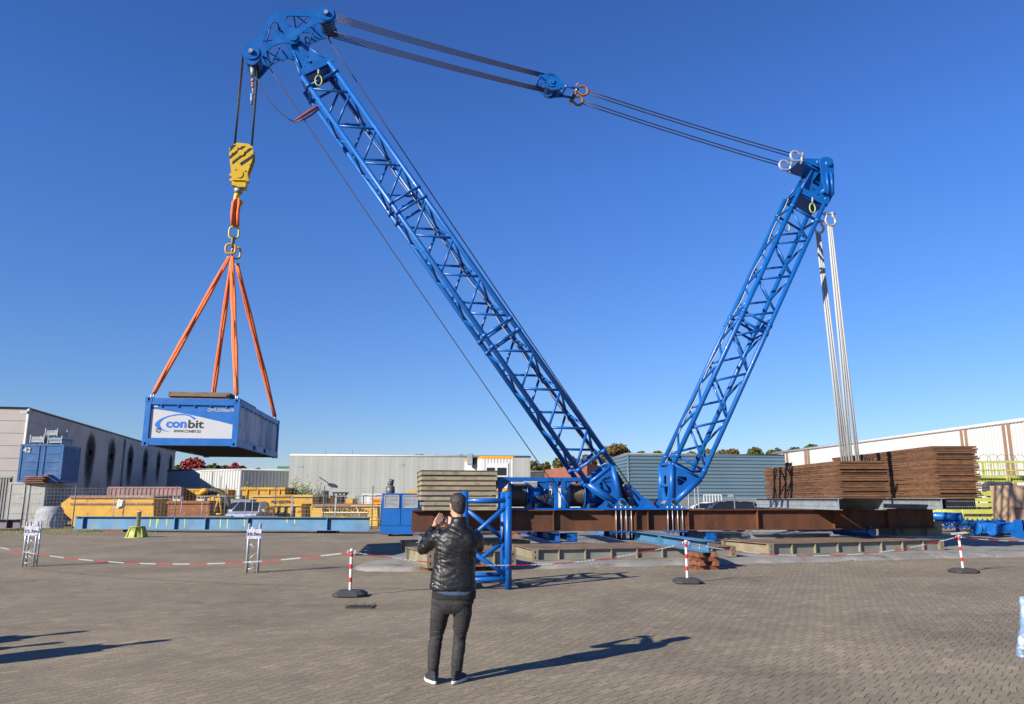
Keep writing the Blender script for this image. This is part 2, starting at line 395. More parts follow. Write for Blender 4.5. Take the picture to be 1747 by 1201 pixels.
# tip frame
REF=-.32
for off in(-.32,.32):
    mb=MB(); plate(mb,[(496,77),(504,73),(514,70),(523,78),(541,96),(562,106),(565,111),(520,133),(513,126),(507,100),(499,84)],off,.05,
      [[(508,80),(514,78),(529,93),(527,99),(519,97),(512,92)],[(516,117),(521,113),(527,121),(518,124)],[(524,108),(533,104),(534,114)],[(540,103),(549,111),(540,117)]])
    mb.build('tip_plate',BLUE,boom)
mb=MB()
for a,b in(((517,128),(563,107)),):
    for off in(-.53,.53): mb.ext([(0,-.12),(L*0+1.15,-.12),(1.15,.12),(0,.12)],frame(S(a[0]-1,a[1]+1,off),S(b[0],b[1],off)-S(a[0],a[1],off),-SB),.05)
for a in((519,129),(541,118),(562,109)): mb.tube([S(*a,-.53),S(*a,.53)],.07,8)
mb.box((0,0,0),(1.0,.02,.9),frame(S(541,118,0),n,SB)@Matrix.Rotation(0,4,'X'))
for off in(-.32,.32):
    mb.tube([S(563,108,off*1.3),S(523,79,off)],.03,8); mb.tube([S(516,128,off*1.3),S(500,84,off)],.03,8)
mb.build('tip_frame',BLUE,boom)
REF=-.5
# ---- rocker head
def c1(L_): return [(x/5.46+390,y/5.46) for x,y in L_]
outer=c1([(125,470),(140,432),(170,405),(205,382),(243,374),(285,320),(320,265),(360,195),(398,130),(420,108),(450,100),(520,97),(600,98),(700,96),(780,90),(830,75),(880,56),(940,58),(975,78),(992,110),(1003,150),(1012,188),(960,192),(900,200),(840,214),(790,232),(735,260),(690,292),(665,330),(668,362),(645,385),(608,402),(560,400),(515,396),(460,408),(410,428),(360,465),(320,510),(285,552),(250,588),(216,606),(180,590),(150,560),(132,520)])
h1=c1([(400,222),(418,205),(440,202),(462,212),(495,262),(527,318),(505,345),(490,322),(465,316),(440,335),(420,360),(385,402),(350,408),(328,402),(318,380),(350,310)])
h2=c1([(522,160),(540,146),(640,146),(750,150),(772,165),(775,185),(740,212),(700,232),(650,255),(600,262),(570,250),(545,215),(525,185)])
HP=S(497,66,0)
head=thing('pulley_head','curved blue rocker head with two pulleys, pinned on top of the long boom','crane head',(HP.x,HP.y,HP.z))
for off in(-.47,.47):
    mb=MB(); plate(mb,outer,off,.045,[h1,h2]); mb.build('side_plate',BLUE,head)
    sg=-1 if off<0 else 1
    mb=MB()
    for cx,cy,r in((428.5,89,.27),(556.5,23,.27),(499.5,64,.25)):
        p=S(cx,cy,off); mb.lathe([(r,.02),(r,.062),(.10 if r>.26 else .16,.0621),(.10 if r>.26 else .16,.11)],frame(p,SA,SB*sg),20,False)
    mb.split('boss_plate',BLUE,head)
mb=MB() # cross lacing between the plates
def lace(a,b):
    mb.tube([S(*a,-.45),S(*b,.45)],.022,6); mb.tube([S(*b,-.45),S(*a,.45)],.022,6); mb.tube([S(*a,-.45),S(*a,.45)],.03,6)
lace((441,70),(462,40)); lace((470,22),(494,21)); lace((500,21),(530,20)); lace((455,86),(478,78)); lace((520,60),(536,45))
mb.build('lacing',BLUE,head)
mb=MB()
for cx,cy in((428.5,89),(556.5,23)):
    for o in[-.28,-.14,0,.14,.28]:
        p=S(cx,cy,o); mb.tube([p-SB*.05,p+SB*.05],.27,22)
mb.split('sheave',BLUE2,head)
mb=MB()
for cx,cy in((428.5,89),(556.5,23)): mb.tube([S(cx,cy,-.62),S(cx,cy,.62)],.07,12)
mb.build('axle',GALV,head)
# ---------------------------------------------------------------- mast
B,e,n,L,cA,cB,cC,cD=chords((1150,789),(1195,816),(1365,324),(1406,346),FW)
mast=thing('crane_mast','shorter blue lattice back mast leaning up to the right, holding the white ropes','crane mast',(B.x,B.y,B.z))
def tm(px,py): return (S(px,py,-FW/2)-B).dot(e)
m1,m2=tm(1284,557),tm(1290,543)
lattice(mast,cA,cB,cC,cD,L,[(tm(1174,788),m2,1),(m1,tm(1378,368),0)],.083,.042,None)
pts=[cC(t)+n*(.02+.03*sin(t*3))+SB*(-.15) for t in [L*i/40 for i in range(41)]]
MB().tube(pts,.016,6).build('cable_run',WSLING,mast)
for off in(-.5,.5):
    mb=MB(); plate(mb,[(1144,791),(1150,790),(1194,815),(1196,820),(1156,854),(1150,862),(1144,862),(1143,850)],off,.04,[[(1156,812),(1172,814),(1173,819),(1163,828),(1157,828),(1155,820)]]); mb.build('foot_plate',BLUE,mast)
mb=MB()
for off in(-.5,.5):
    mb.tube([S(1195,817,off),S(1151,857,off)],.10,12); mb.tube([S(1146,792,off),S(1146,858,off)],.09,12); mb.tube([S(1146,791,off),S(1195,816,off)],.05,8)
for a in((1146,791),(1195,817),(1146,828)): mb.tube([S(*a,-.5),S(*a,.5)],.06,10)
mb.build('foot_frame',BLUE,mast)
mb=MB(); M=frame(S(1146,826,0),SB,-SA); hh=.58
mb.ext([(-.47,-hh),(.47,-hh),(.47,hh),(-.47,hh)],M,.04,[[(.2*cos(a),.05+.36*sin(a)) for a in [2*pi*i/16 for i in range(16)]]]); mb.build('end_plate',BLUE,mast)
MB().tube([S(1147,858,-.62),S(1147,858,.62)],.075,14).build('hinge_pin',GALV,mast)
REF=-.30
# mast head (crop origin 1290,230 scale 6.005)
def c4(L_): return [(x/6.005+1290,y/6.005+230) for x,y in L_]
for off in(-.30,.30):
    mb=MB(); plate(mb,c4([(655,250),(690,232),(730,230),(770,250),(788,300),(798,600),(740,705),(700,700),(455,565),(545,430),(650,330)]),off,.05,
      [c4([(580,470),(640,390),(665,400),(665,500),(640,535),(575,500)]),c4([(565,545),(610,570),(575,590)]),c4([(610,625),(645,600),(645,655)])]); mb.build('tip_plate',BLUE,mast)
REF=-.56
mb=MB(); plate(mb,c4([(652,290),(650,250),(690,228),(740,230),(780,255),(792,310),(796,620),(735,610),(700,560),(660,350)]),-.56,.06)
plate(mb,c4([(652,290),(650,250),(690,228),(740,230),(780,255),(792,310),(796,620),(735,610),(700,560),(660,350)]),.50,.06); mb.split('rocker_plate',BLUE,mast)
mb=MB()
for a in((655,268),(735,650),(720,560)):
    q=c4([a])[0]; mb.tube([S(*q,-.53),S(*q,.5)],.09,10)
# arm towards the pendants
for o,ti in((-.42,(455,225)),(.42,(455,225))):
    pl=c4([(660,232),(690,245),(700,330),(640,310),(490,255),(440,238),(445,222)]); plate(mb,pl,o,.05)
q0=c4([(440,238)])[0]
q1_=S(*c4([(460,240)])[0],0); q2_=S(*c4([(650,320)])[0],0); mb.ext([(-.47,0),(.47,0),(.40,(q2_-q1_).length),(-.40,(q2_-q1_).length)],frame(q1_-V((0,0,.06)),SB,SB.cross(q2_-q1_)),.05)
mb.split('rocker_arm',BLUE,mast); REF=-.5
mb=MB()
for o in(-.2,0,.2):
    q=c4([(722,310)])[0]; mb.tube([S(*q,o-.05),S(*q,o+.05)],.24,20)
mb.tube([S(*c4([(722,305)])[0],-.66),S(*c4([(722,305)])[0],.6)],.11,14)
for dx in(0,48):
    mb.tube([S(*c4([(705+dx,400)])[0],-.60),S(*c4([(728+dx*.9,610)])[0],-.60)],.05,8)
mb.build('pulley',BLUE,mast)
mb=MB()
B_=S(*c4([(575,640)])[0],-.53)
mb.ext([(0,-.12),(1.15,-.12),(1.15,.12),(0,.12)],frame(S(1365,325,-.54),S(1406,346,-.54)-S(1365,325,-.54),-SB),.05)
mb.ext([(0,-.12),(1.15,-.12),(1.15,.12),(0,.12)],frame(S(1365,325,.54),S(1406,346,.54)-S(1365,325,.54),-SB),.05)
mb.box((0,0,0),(1.0,.02,1.0),frame(S(1386,336,0),n,SB)); mb.box((0,0,.0),(1.0,.02,1.0),frame(S(1384,342,0),n,SB))
for off in(-.30,.30):
    mb.tube([S(1366,324,off*1.6),S(1392,285,off)],.05,8); mb.tube([S(1406,346,off*1.6),S(1420,330,off)],.05,8)
mb.build('tip_frame',BLUE,mast)
# ---------------------------------------------------------------- base beams
zb=S(1040,905.6,-.65).z; zt=S(1040,869.6,-.65).z
ZB,ZT=zb,zt; HB=zt-zb
print('beam z',zb,zt)
xl=S(702,890,-.65); xr=S(1592,880,-.65)
for k,off in enumerate((-.5,.5)):
    p0=V((xl.x,xl.y,zb))+SB*(off+.65); p1=V((xr.x,xr.y,zb))+SB*(off+.65)
    if k==1: p0=p0+SA*(.15); p1=p1+SA*.25
    t=thing('steel_beam',['rusty brown steel beam carrying the crane, the near one facing the viewer','rusty brown steel beam behind the near one, mostly hidden under the crane'][k],'steel beam',(p0.x,p0.y,zb),0,'rusty main beams')
    mb=MB(); mb.ibeam(p0,p1,HB,.30,.028,.016); mb.build('i_section',RUSTB,t)
    for px in(943,1048.4,1083,1103.5,1138,1172,1290,1420,1512):
        q=S(px,890,-.65); s=(q-V((p0.x,p0.y,q.z))).dot(SA)
        c=p0+SA*s; M=frame((c.x,c.y,zb),SA,(0,0,1))
        MB().bx(-.008,.008,-.148,-.01,.03,HB-.03,M).build('stiffener',RUSTB,t)
SL=lambda s,off,z:V((SO.x,SO.y,z))+SA*s+SB*off
def sx(px,py=890,off=-.65): return (S(px,py,off)-SO).dot(SA)
# hinge feet
def hinge(label,x0,x1,pins,rods,bx0,bx1,name='hinge_foot'):
    s0,s1=sx(x0),sx(x1)
    t=thing(name,label,'crane base',SL((s0+s1)/2,0,ZT),YAW,'blue hinge feet clamped on the beams')
    M=Matrix.Identity(4)
    mb=MB(); mb.bx(s0,s1,-.72,.72,0,.05,frame(SL(0,0,ZT),SA,(0,0,1))); mb.build('base_plate',BLUE,t)
    for k,(ps,z) in enumerate(pins):
        for off in(-.5,.5):
            mb=MB()
            for o in(off-.09,off+.09):
                M=frame(SL(ps,o,ZT+.05),SA,-SB)
                prof=[(-.30,0),(.30,0),(.27,.05),(.12,z+.05)]+[(.13*cos(a),z+.13*sin(a)) for a in(.4,.9,1.57,2.2,2.7)]+[(-.12,z+.05),(-.27,.05)]
                mb.ext(prof,M,.04)
            mb.build('lug',BLUE,t)
            c=SL(ps,off,ZT+.05+z); MB().tube([c-SB*.17,c+SB*.17],.06,14).build('pin',BLK,t)
    for r in rods:
        for off in(-.68,):
            p=SL(sx(r,890,-.68),off,ZT+.12); MB().tube([p,V((p.x,p.y,ZB-.22))],.0125,8).build('tie_rod',SILV,t)
    for r in rods:
        mb=MB(); p=SL(sx(r,890,-.68),-.68,ZT+.05); mb.tube([p,p+V((0,0,.05))],.04,6); mb.tube([V((p.x,p.y,ZB-.07)),V((p.x,p.y,ZB-.11))],.04,6); mb.build('nut',SILV,t)
    mb=MB(); mb.bx(sx(bx0),sx(bx1),-.75,-.62,-.04,0,frame(SL(0,0,ZB-.01),SA,(0,0,1))); mb.build('clamp_bar',BLUE,t)
    mb=MB(); mb.bx(sx(bx0),sx(bx1),.62,.75,-.04,0,frame(SL(0,0,ZB-.01),SA,(0,0,1))); mb.build('clamp_bar',BLUE,t)
    return t
hinge('blue hinge foot of the long boom clamped on the beam with bright rods',1026,1079,[(sx(1059,858,-.5),.2),(sx(1036,863,-.5),.10)],(1048.4,1057,1065.3,1074.3),1042,1080)
hinge('blue hinge foot of the shorter mast clamped on the beam with bright rods',1128,1167,[(sx(1146,858,-.5),.2)],(1136.3,1144.3,1153,1161),1129,1168)
# middle tie arm
t=thing('guy_anchor','short blue tie arm leaning left between the boom foot and the mast foot','tie arm',SL(sx(1105),0,ZT),YAW)
mb=MB()
for off in(-.2,.2): plate(mb,[(1073,828),(1076,825),(1080,826),(1108,853),(1111,861),(1102,866),(1095,862)],off,.05,[[(1080,834),(1083,833),(1099,853),(1096,856)]])
mb.build('arm_plate',BLUE,t)
mb=MB(); mb.tube([S(1076,828,-.24),S(1076,828,.24)],.05,10); mb.tube([S(1105,859,-.3),S(1105,859,.3)],.06,10); mb.build('pin',GALV,t)
mb=MB(); mb.bx(sx(1080),sx(1126),-.7,.7,0,.05,frame(SL(0,0,ZT),SA,(0,0,1)))
for o in(-.3,.3): plate(mb,[(1088,868),(1096,862),(1100,852),(1108,850),(1114,856),(1126,868)],o,.04)
mb.build('base_bracket',BLUE,t)
# ---------------------------------------------------------------- winches
BRZ=PM('wound_rope',(.10,.070,.048),.45,.2,.5,9,stretch=(6,1,.3),bump=.3)
def winch(xc,label,w=.62):
    s=sx(xc,845,-.3); t=thing('rope_winch',label,'winch',SL(s,.12,ZT),YAW,'winches on the beam')
    zc=ZT+.46
    mb=MB(); c=SL(s,.12,zc); k=14
    pr=[]
    for i in range(k*4+1):
        x=-w/2+.08+(w-.16)*i/(k*4); pr.append((.36+.012*abs(sin(i*pi/4)),x))
    M=frame(c,SB,SA)
    mb.lathe(pr,M,32); mb.build('rope_coil',BRZ,t)
    for sg in(-1,1):
        p=c+SA*sg*(w/2-.05); mb=MB(); mb.tube([p-SA*.015,p+SA*.015],.43,36); mb.build('drum_flange',BLUE,t)
    mb=MB(); mb.tube([c+SA*(w/2),c+SA*(w/2+.45)],.26,20); mb.tube([c+SA*(w/2+.45),c+SA*(w/2+.7)],.16,16); mb.build('drive_motor',BLUE,t)
    mb=MB()
    for sg in(-1,1):
        M=frame(c+SA*sg*(w/2+.07)-V((0,0,.46)),SB,SA); mb.ext([(-.36,0),(.36,0),(.24,.45),(.1,.6),(-.1,.6),(-.24,.45)],M,.05)
    mb.build('bearing_stand',BLUE,t)
    return t
winch(889,'left rope winch with brown wound rope on the rusty beam')
winch(989,'right rope winch with brown wound rope beside the boom foot',.60)
# winch frames
def wframe(x0,x1,label,posts):
    s0,s1=sx(x0,830,-.75),sx(x1,830,-.75); t=thing('winch_frame',label,'steel frame',SL((s0+s1)/2,0,ZT),YAW,'blue frames around the winches')
    zt=ZT+1.02; M=frame(SL(0,0,0),SA,(0,0,1))
    for o in(-.40,.90):
        mb=MB(); mb.bx(s0,s1,o-.06,o+.06,zt-.12,zt,M); mb.build('top_rail',BLUE,t)
        mb=MB(); mb.bx(s0,s1,o-.06,o+.06,ZT+.004,ZT+.05,M); mb.build('bottom_rail',BLUE,t)
        for s in posts:
            ss=s0+(s1-s0)*s; MB().bx(ss-.06,ss+.06,o-.055,o+.055,ZT+.05,zt-.12,M).build('post',BLUE,t)
    mb=MB()
    for s in posts:
        ss=s0+(s1-s0)*s; mb.bx(ss-.05,ss+.05,-.34,.84,zt-.11,zt-.01,M)
        sg=1 if s<.5 else -1
        for o in(-.40,.90): mb.ext([(0,0),(sg*.28,0),(sg*.24,-.03),(0,-.27)],frame(SL(ss+sg*.06,o,zt-.12),SA,-SB),.05)
    mb.build('cross_member',BLUE,t); return t
wframe(852,957,'blue frame around the left winch, standing on the beam',(0.02,.93))
wframe(959,1052,'blue frame around the right winch, behind the boom foot',(0.03,.97))
# hydraulic clutter between winches
t=thing('hydraulic_unit','small hydraulic power unit with blue valves and black hoses between the winches','hydraulic unit',SL(sx(925),0,ZT),YAW)
M=frame(SL(sx(925),.1,ZT),SA,(0,0,1))
MB().bx(-.05,.45,-.1,.3,.02,.48,M).build('tank',BLUE,t)
mb=MB(); mb.bx(-.38,.0,.1,.5,.55,.92,M); 
for i in range(6): mb.bx(-.36,-.02,.08,.1,.58+i*.055,.60+i*.055,M)
mb.build('cooler',PM('cooler_grey',(.45,.45,.42),.6),t)
mb=MB()
for i in range(9):
    a=V((-.1+i*.05,-.15-.03*(i%3),.5)); b=V((.0+i*.045,-.2,.05+.05*(i%2))); 
    mb.tube([M@a,M@(a.lerp(b,.3)+V((-.12+.03*i,-.08,.05))),M@(a.lerp(b,.7)+V((.1-.02*i,-.08,0))),M@b],.014,6)
mb.build('hose',BLK,t)
mb=MB()
for i in range(5): mb.tube([M@V((.02+i*.09,-.12,.48)),M@V((.02+i*.09,-.12,.62+.04*(i%2)))],.03,8)
mb.build('valve',BLUE2,t)
# near small ladder-like stop where the thin rope ends
t=thing('rope_anchor','blue rope anchor leaning against the right winch where the thin rope ends','rope anchor',SL(sx(966),-.72,ZT),YAW)
mb=MB(); 
for o in(-.70,-.62): mb.tube([S(954,842,o),S(969,866,o)],.03,6)
mb.bx(sx(944),sx(990),-.85,-.5,0,.03,frame(SL(0,0,ZT),SA,(0,0,1))); mb.build('bracket',BLUE,t)
# ---------------------------------------------------------------- rope tackle
def rope(mb,a,b,r=.016,sag=0,n=8,seg=1):
    a=V(a);b=V(b); pts=[a.lerp(b,i/seg)-V((0,0,sag*4*(i/seg)*(1-i/seg))) for i in range(seg+1)]; mb.tube(pts,r,6); return mb
offs5=[-.28,-.18,-.08,.02,.12]
REF=-.28
for lab,pa,pb in (('upper strand of five dark wire ropes between the pulley head and the blue tension block',(565,22),(930,126)),('lower strand of five dark wire ropes between the pulley head and the blue tension block',(562,51.5),(930,151))):
    REF=-.28; t=thing('rope_bundle',lab,'wire rope',S(*pa,0),0,'rope strands of the luffing tackle')
    for o in offs5:
        rope(MB(),S(*pa,o),S(*pb,-.28+(o+.28)*.6),.015,.06,seg=10).build('rope',STEELD,t)
def c3(L_): return [(x/9.24+880,y/9.24+90) for x,y in L_]
# tension block
REF=-.28
t=thing('tension_block','blue pulley block halfway along the top ropes with two curved slots','pulley block',S(941,144,0))
outer=c3([(355,378),(375,362),(440,345),(490,325),(540,317),(600,328),(660,375),(720,440),(775,500),(805,555),(790,572),(700,572),(620,588),(560,588),(500,555),(440,490),(410,440),(370,405)])
s1=c3([(482,372),(500,350),(540,342),(590,352),(630,380),(648,402),(618,402),(590,378),(545,365),(510,370)])
s2=c3([(448,468),(470,462),(500,510),(545,535),(590,530),(625,515),(632,530),(600,552),(550,552),(500,530),(465,495)])
for off in(-.28,.30):
    mb=MB(); plate(mb,outer,off,.04,[s1,s2]); p=S(*c3([(565,450)])[0],off); mb.tube([p-SB*.06,p+SB*.06],.11,16); mb.build('cheek_plate',BLUE,t)
mb=MB()
for o in [x*.8 for x in offs5]:
    p=S(*c3([(560,455)])[0],o); mb.tube([p-SB*.045,p+SB*.045],.26,22)
mb.split('sheave',BLUE2,t)
mb=MB()
for q in((380,385),(700,560),(790,540)): mb.tube([S(*c3([q])[0],-.42),S(*c3([q])[0],.36)],.03,8)
mb.build('spacer_bolt',BLUE,t)
mb=MB(); q=c3([(960,565)])[0]
pA=S(*c3([(770,530)])[0],0); pB=S(*c3([(975,590)])[0],0)
for o in(-.36,.30): mb.tube([S(*c3([(760,545)])[0],o),S(*c3([(960,580)])[0],o)],.045,8)
mb.box((0,0,0),(.14,.95,.09),frame(S(*c3([(955,590)])[0],-.03),pB-pA,SA.cross(SB))); mb.build('yoke',BLUE,t)
REF=-.5
# shackles: bow in a local frame: pin at origin along y, bow towards +x
def shackle(P,dr,pin,size,mat,label,group,pinm=SILV):
    P=V(P); t=thing('shackle',label,'shackle',P,0,group); M=frame(P,dr,V(dr).cross(V(pin))); d=size
    mb=MB(); w=d*.34; pts=[V((-d*.05,-w,0)),V((d*.25,-w,0))]
    for i in range(13):
        a=radians(-125+250*i/12); pts.append(V((d*.72+d*.5*cos(a)*1.0,d*.5*sin(a)*1.05,0)))
    pts+= [V((d*.25,w,0)),V((-d*.05,w,0))]
    mb.tube([M@p for p in pts],d*.13,10)
    for s in(-w,w): mb.tube([M@V((-.02*d,s-.13*d,0)),M@V((-.02*d,s+.13*d,0))],d*.17,12)
    mb.build('bow',mat,t); MB().tube([M@V((0,-w*1.9,0)),M@V((0,w*1.9,0))],d*.11,10).build('pin',pinm,t); return t
RSH=PM('shackle_rust',(.30,.13,.06),.7,.2,.3,9)
dr=(S(1340,262,0)-S(992,155,0)).normalized(); UPV=dr.cross(SB)*-1
if UPV.z<0: UPV=-UPV
shackle(S(984,151.5,-.40,-.4),dr,UPV,.34,RSH,'brown shackle nearer the viewer at the right end of the blue tension block','shackles on the tension block')
shackle(S(984,151.5,.30,-.4),dr,UPV,.34,RSH,'brown shackle on the far side of the right end of the blue tension block','shackles on the tension block')
A0=S(*c4([(468,240)])[0],-.44,-.44); A1=S(*c4([(468,240)])[0],.36,-.44)
shackle(A0,-dr,UPV,.37,SILV,'silver shackle nearer the viewer holding the top ropes at the mast head','silver shackles at the mast head')
shackle(A1,-dr,UPV,.37,SILV,'silver shackle on the far side holding the top ropes at the mast head','silver shackles at the mast head')
P0=S(984,151.5,-.40,-.4)+dr*.40; P1=S(984,151.5,.30,-.4)+dr*.40
for nm,a,b in(('near',P0,A0-dr*.43),('far',P1,A1-dr*.43)):
    t=thing('pendant_rope','pair of dark pendant ropes on the %s side between tension block and mast head'%nm,'wire rope',a,0,'pendant ropes to the mast head')
    for d in(-.06,.06): rope(MB(),a+UPV*d,b+UPV*d,.02,.05,seg=10).build('rope',STEELD,t)
# hoist ropes
REF=0
t=thing('hoist_rope','dark hoisting ropes hanging from the pulley head to the yellow hook block','wire rope',S(428,100,0))
for x0,y0,x1,y1,os in((415,97,399.5,262,(-.16,-.05,.07)),(441.5,97,428.5,262,(-.12,.0,.12))):
    for o in os: rope(MB(),S(x0,y0,o),S(x1,y1,o*.8),.017).build('rope',STEELD,t)
MB().tube([S(433,178,0),S(430,262,0)],.013,6).build('rope_end',STEELD,t)
t=thing('rope_end_fitting','grey rope socket with orange swivel hanging under the left pulley','rope fitting',S(431.5,150,0))
mb=MB(); mb.tube([S(431,116,0),S(431.5,130,0)],[.09,.07],10); mb.build('eye',GALV,t)
mb=MB(); 
for y0,y1,r in((135,140,.05),(141,146,.035),(146,149,.05)): mb.tube([S(431,y0,0),S(431,y1,0)],r,12)
mb.build('swivel',PM('swivel_orange',(.55,.2,.04),.5),t)
MB().tube([S(431,149,0),S(431,161,0)],.018,8).build('link',LIME,t)
mb=MB(); mb.tube([S(429.5,161,0),S(429.5,178,0)],.045,10); mb.tube([S(427,161,0),S(434,161,0)],.03,8); mb.build('socket',GALV,t)
REF=-.5
# thin auxiliary ropes
t=MB(); rope(t,S(450,101,-.2,-.2),S(967,860,-.6),.016,.10,seg=16); t.top('auxiliary_rope',PM('thin_rope',(.05,.04,.035),.6,.2),'long thin rope from the pulley head down to the anchor beside the right winch','wire rope','long thin ropes beside the boom')
t=MB(); rope(t,S(556,50,-.1),S(1082,826,0),.018,.08,seg=16); t.top('auxiliary_rope',bpy.data.materials['thin_rope'],'long thin rope right of the boom from pulley head to short tie arm','wire rope','long thin ropes beside the boom')
mb=MB(); pts=[S(x/5.46+390,y/5.46,-.3) for x,y in((250,690),(290,765),(330,840),(380,920),(440,985),(500,1040),(550,1078),(600,1105))]; mb.tube(pts,.016,6); mb.top('slack_cable',STEELD,'slack dark cable sagging from the left pulley to the red sling on the boom','cable')
mb=MB(); pts=[S(x/5.46+390,y/5.46,-.35) for x,y in((600,1108),(690,1055),(760,1010),(830,975))]; mb.tube(pts,[.02,.05,.06,.05],8); pts=[S(x/5.46+390,y/5.46,-.25) for x,y in((602,1112),(700,1075),(770,1035),(832,985))]; mb.tube(pts,[.015,.03,.03,.03],8)
mb.top('tie_sling',PM('dark_red_sling',(.28,.04,.03),.8),'dark red sling tied round the upper boom holding the slack cable','sling')
# lifting links hanging below the tips
for lab,(x,y0,y1) in (('lime link hanging in the top frame of the long boom',(544,124,149)),('lime link hanging in the top frame of the mast',(1383,341,365)),('second lime link hanging lower left inside the mast head',(1359.5,362,383))):
    o=-.62 if x!=1359.5 else .2
    t=thing('lifting_link',lab,'lifting link',S(x,y0,o),0,'lime lifting links')
    MB().tube([S(x,y0-2,o),S(x,y0+8,o)],.035,8).build('shackle_piece',GALV,t)
    c=S(x,(y0+8+y1)/2,o); hh=(S(x,y0+8,o)-S(x,y1,o)).length/2; M=frame(c,SA,-SB)
    pts=[V((.11*cos(a)*1.0,hh*sin(a),0)) for a in[2*pi*i/20 for i in range(20)]]
    MB().tube([M@p for p in pts],.022,8,closed=True).build('ring',LIME,t)
REF=-.2
# ---------------------------------------------------------------- hook block
def c2(L_): return [(x/3.246+350,y/3.246+90) for x,y in L_]
HO=0.0
t=thing('hook_block','yellow hook block with black diagonal stripes hanging under the pulley head','hook block',S(411,290,0))
outer=c2([(152,512),(180,499),(240,506),(262,522),(267,545),(266,578),(252,620),(240,650),(226,708),(150,706),(140,620),(134,575),(134,530)])
mb=MB()
for off in(-.20,.16): plate(mb,outer,off,.05)
mb.split('cheek_plate',YEL,t)
mb=MB()
for st in([(140,525),(152,512),(172,512),(135,550)],[(135,575),(205,519),(225,519),(136,590)],[(150,605),(250,528),(263,532),(152,620)],[(192,612),(264,567),(264,583),(200,628)]): plate(mb,c2(st),-.230,.006)
mb.split('warning_stripe',BLK,t)
mb=MB()
p=S(*c2([(200,557)])[0],-.23); mb.tube([p-SB*.03,p+SB*.03],.10,18)
mb.build('pin_boss',YEL,t); mb=MB()
p=S(*c2([(187,674)])[0],-.23); mb.tube([p-SB*.02,p+SB*.02],.13,20)
plate(mb,c2([(132,665),(148,660),(148,680),(134,676)]),-.1,.1); plate(mb,c2([(132,695),(148,690),(148,708),(134,705)]),-.1,.1); plate(mb,c2([(230,705),(243,708),(241,716),(228,716)]),-.1,.1)
plate(mb,c2([(147,705),(226,708),(222,740),(185,742),(160,732),(146,730)]),-.0,.36)
mb.build('boss',YEL,t)
mb=MB()
for a in((178,528),(262,525),(148,556),(235,537),(255,565),(165,648),(220,655),(195,610),(245,620)):
    p=S(*c2([a])[0],-.235); mb.tube([p-SB*.02,p+SB*.01],.025,8)
mb.build('bolt',SILV,t)
mb=MB()
for o in(-.1,0.,.1):
    p=S(*c2([(200,557)])[0],o-.02); mb.tube([p-SB*.04,p+SB*.04],.30,24)
mb.build('sheave',BLK,t)
mb=MB(); q=c2([(178,735),(178,765)]); mb.tube([S(*q[0],0),S(*q[1],0)],.13,14); mb.build('swivel_nut',GALV,t)
mb=MB(); pts=[S(*p,0) for p in c2([(178,760),(168,780),(163,800),(168,820),(180,832),(192,822),(196,806)])]; mb.tube(pts,[.10,.09,.085,.09,.09,.07,.05],12); mb.build('hook',YEL,t)
REF=0
mb=MB()
for k,(x0,x1,o) in enumerate(((160,152,-.12),(168,160,-.05),(175,170,.03),(186,176,.1),(192,184,-.1))):
    mb.tube([S(*c2([(178 if k<3 else 186,810)])[0],o*.5),S(*c2([(x0,835)])[0],o),S(*c2([(x1,900)])[0],o),S(*c2([(x1,960)])[0],o*.8)],[.04,.055,.055,.05],8)
mb.top('round_sling',ORANGE,'short orange round sling looped over the yellow hook','sling')
def ringlink(label,cx,cy,w,h,r,mat,o=0,ax=None,name='ring_link',n=24,group=None):
    c=S(cx,cy,o); M=frame(c,ax or SA,-SB if ax is None else SA); pts=[]
    for i in range(n):
        a=2*pi*i/n; ex=.65; pts.append(V((w*(abs(cos(a))**ex)*(1 if cos(a)>0 else -1),h*(abs(sin(a))**ex)*(1 if sin(a)>0 else -1),0)))
    return MB().tube([M@p for p in pts],r,10,closed=True).top(name,mat,label,'ring link',group)
ringlink('large lime oval link hanging in the short orange sling',399.3,397,.15,.20,.034,LIME)
mb=MB(); mb.tube([S(397.5,404,-.08),S(397.5,404,.08)],.05,10); 
M=frame(S(397.5,413,0),SB,SA); pts=[V((.09*sin(a)*1.0,.17*cos(a),0)) for a in[radians(35+290*i/14) for i in range(15)]]; mb.tube([M@V((p.x,p.y,0)) for p in pts],.04,8)
mb.top('bow_shackle',PM('dark_shackle',(.16,.14,.13),.5,.3),'dark grey shackle between the lime link and the orange rings','shackle')
YO=PM('orange_ring',(.62,.30,.03),.45)
ringlink('orange ring left, at the top of the four long slings',394,425.5,.15,.16,.036,YO,-.06,group='orange rings above the slings')
ringlink('orange ring right and lower, at the top of the four long slings',402,430,.13,.19,.034,YO,.10,group='orange rings above the slings')
# ---------------------------------------------------------------- hanging container
CC=V((-8.95,23.29,1.35+H)); cy_=.1208
ct=thing('offshore_container','blue half height container with white logo panel, hanging from four orange slings','container',CC,cy_)
CM=Matrix.Translation(CC)@Matrix.Rotation(cy_,4,'Z')@Matrix.Rotation(radians(.2),4,'Y')
W2,L2,HC=1.219,3.029,1.295
CB=PM('container_blue',(.006,.135,.47),.45,0,.1,2,spots=[((.12,.07,.05),5,.70,.04)])
CBD=PM('container_side_dusty',(.30,.38,.48),.7,0,.25,1.1,spots=[((.62,.65,.70),1.0,.47,.15),((.06,.14,.32),2.1,.6,.1)],stretch=(1,1,.35))
UND=PM('container_floor',(.035,.033,.035),.9,0,.3,3)
mb=MB()
for sxx in(-1,1):
    for sy in(-1,1):
        mb.bx(sxx*(W2-.075)-.07,sxx*(W2-.075)+.07,sy*(L2-.08)-.07,sy*(L2-.08)+.07,.12,HC-.12,CM)
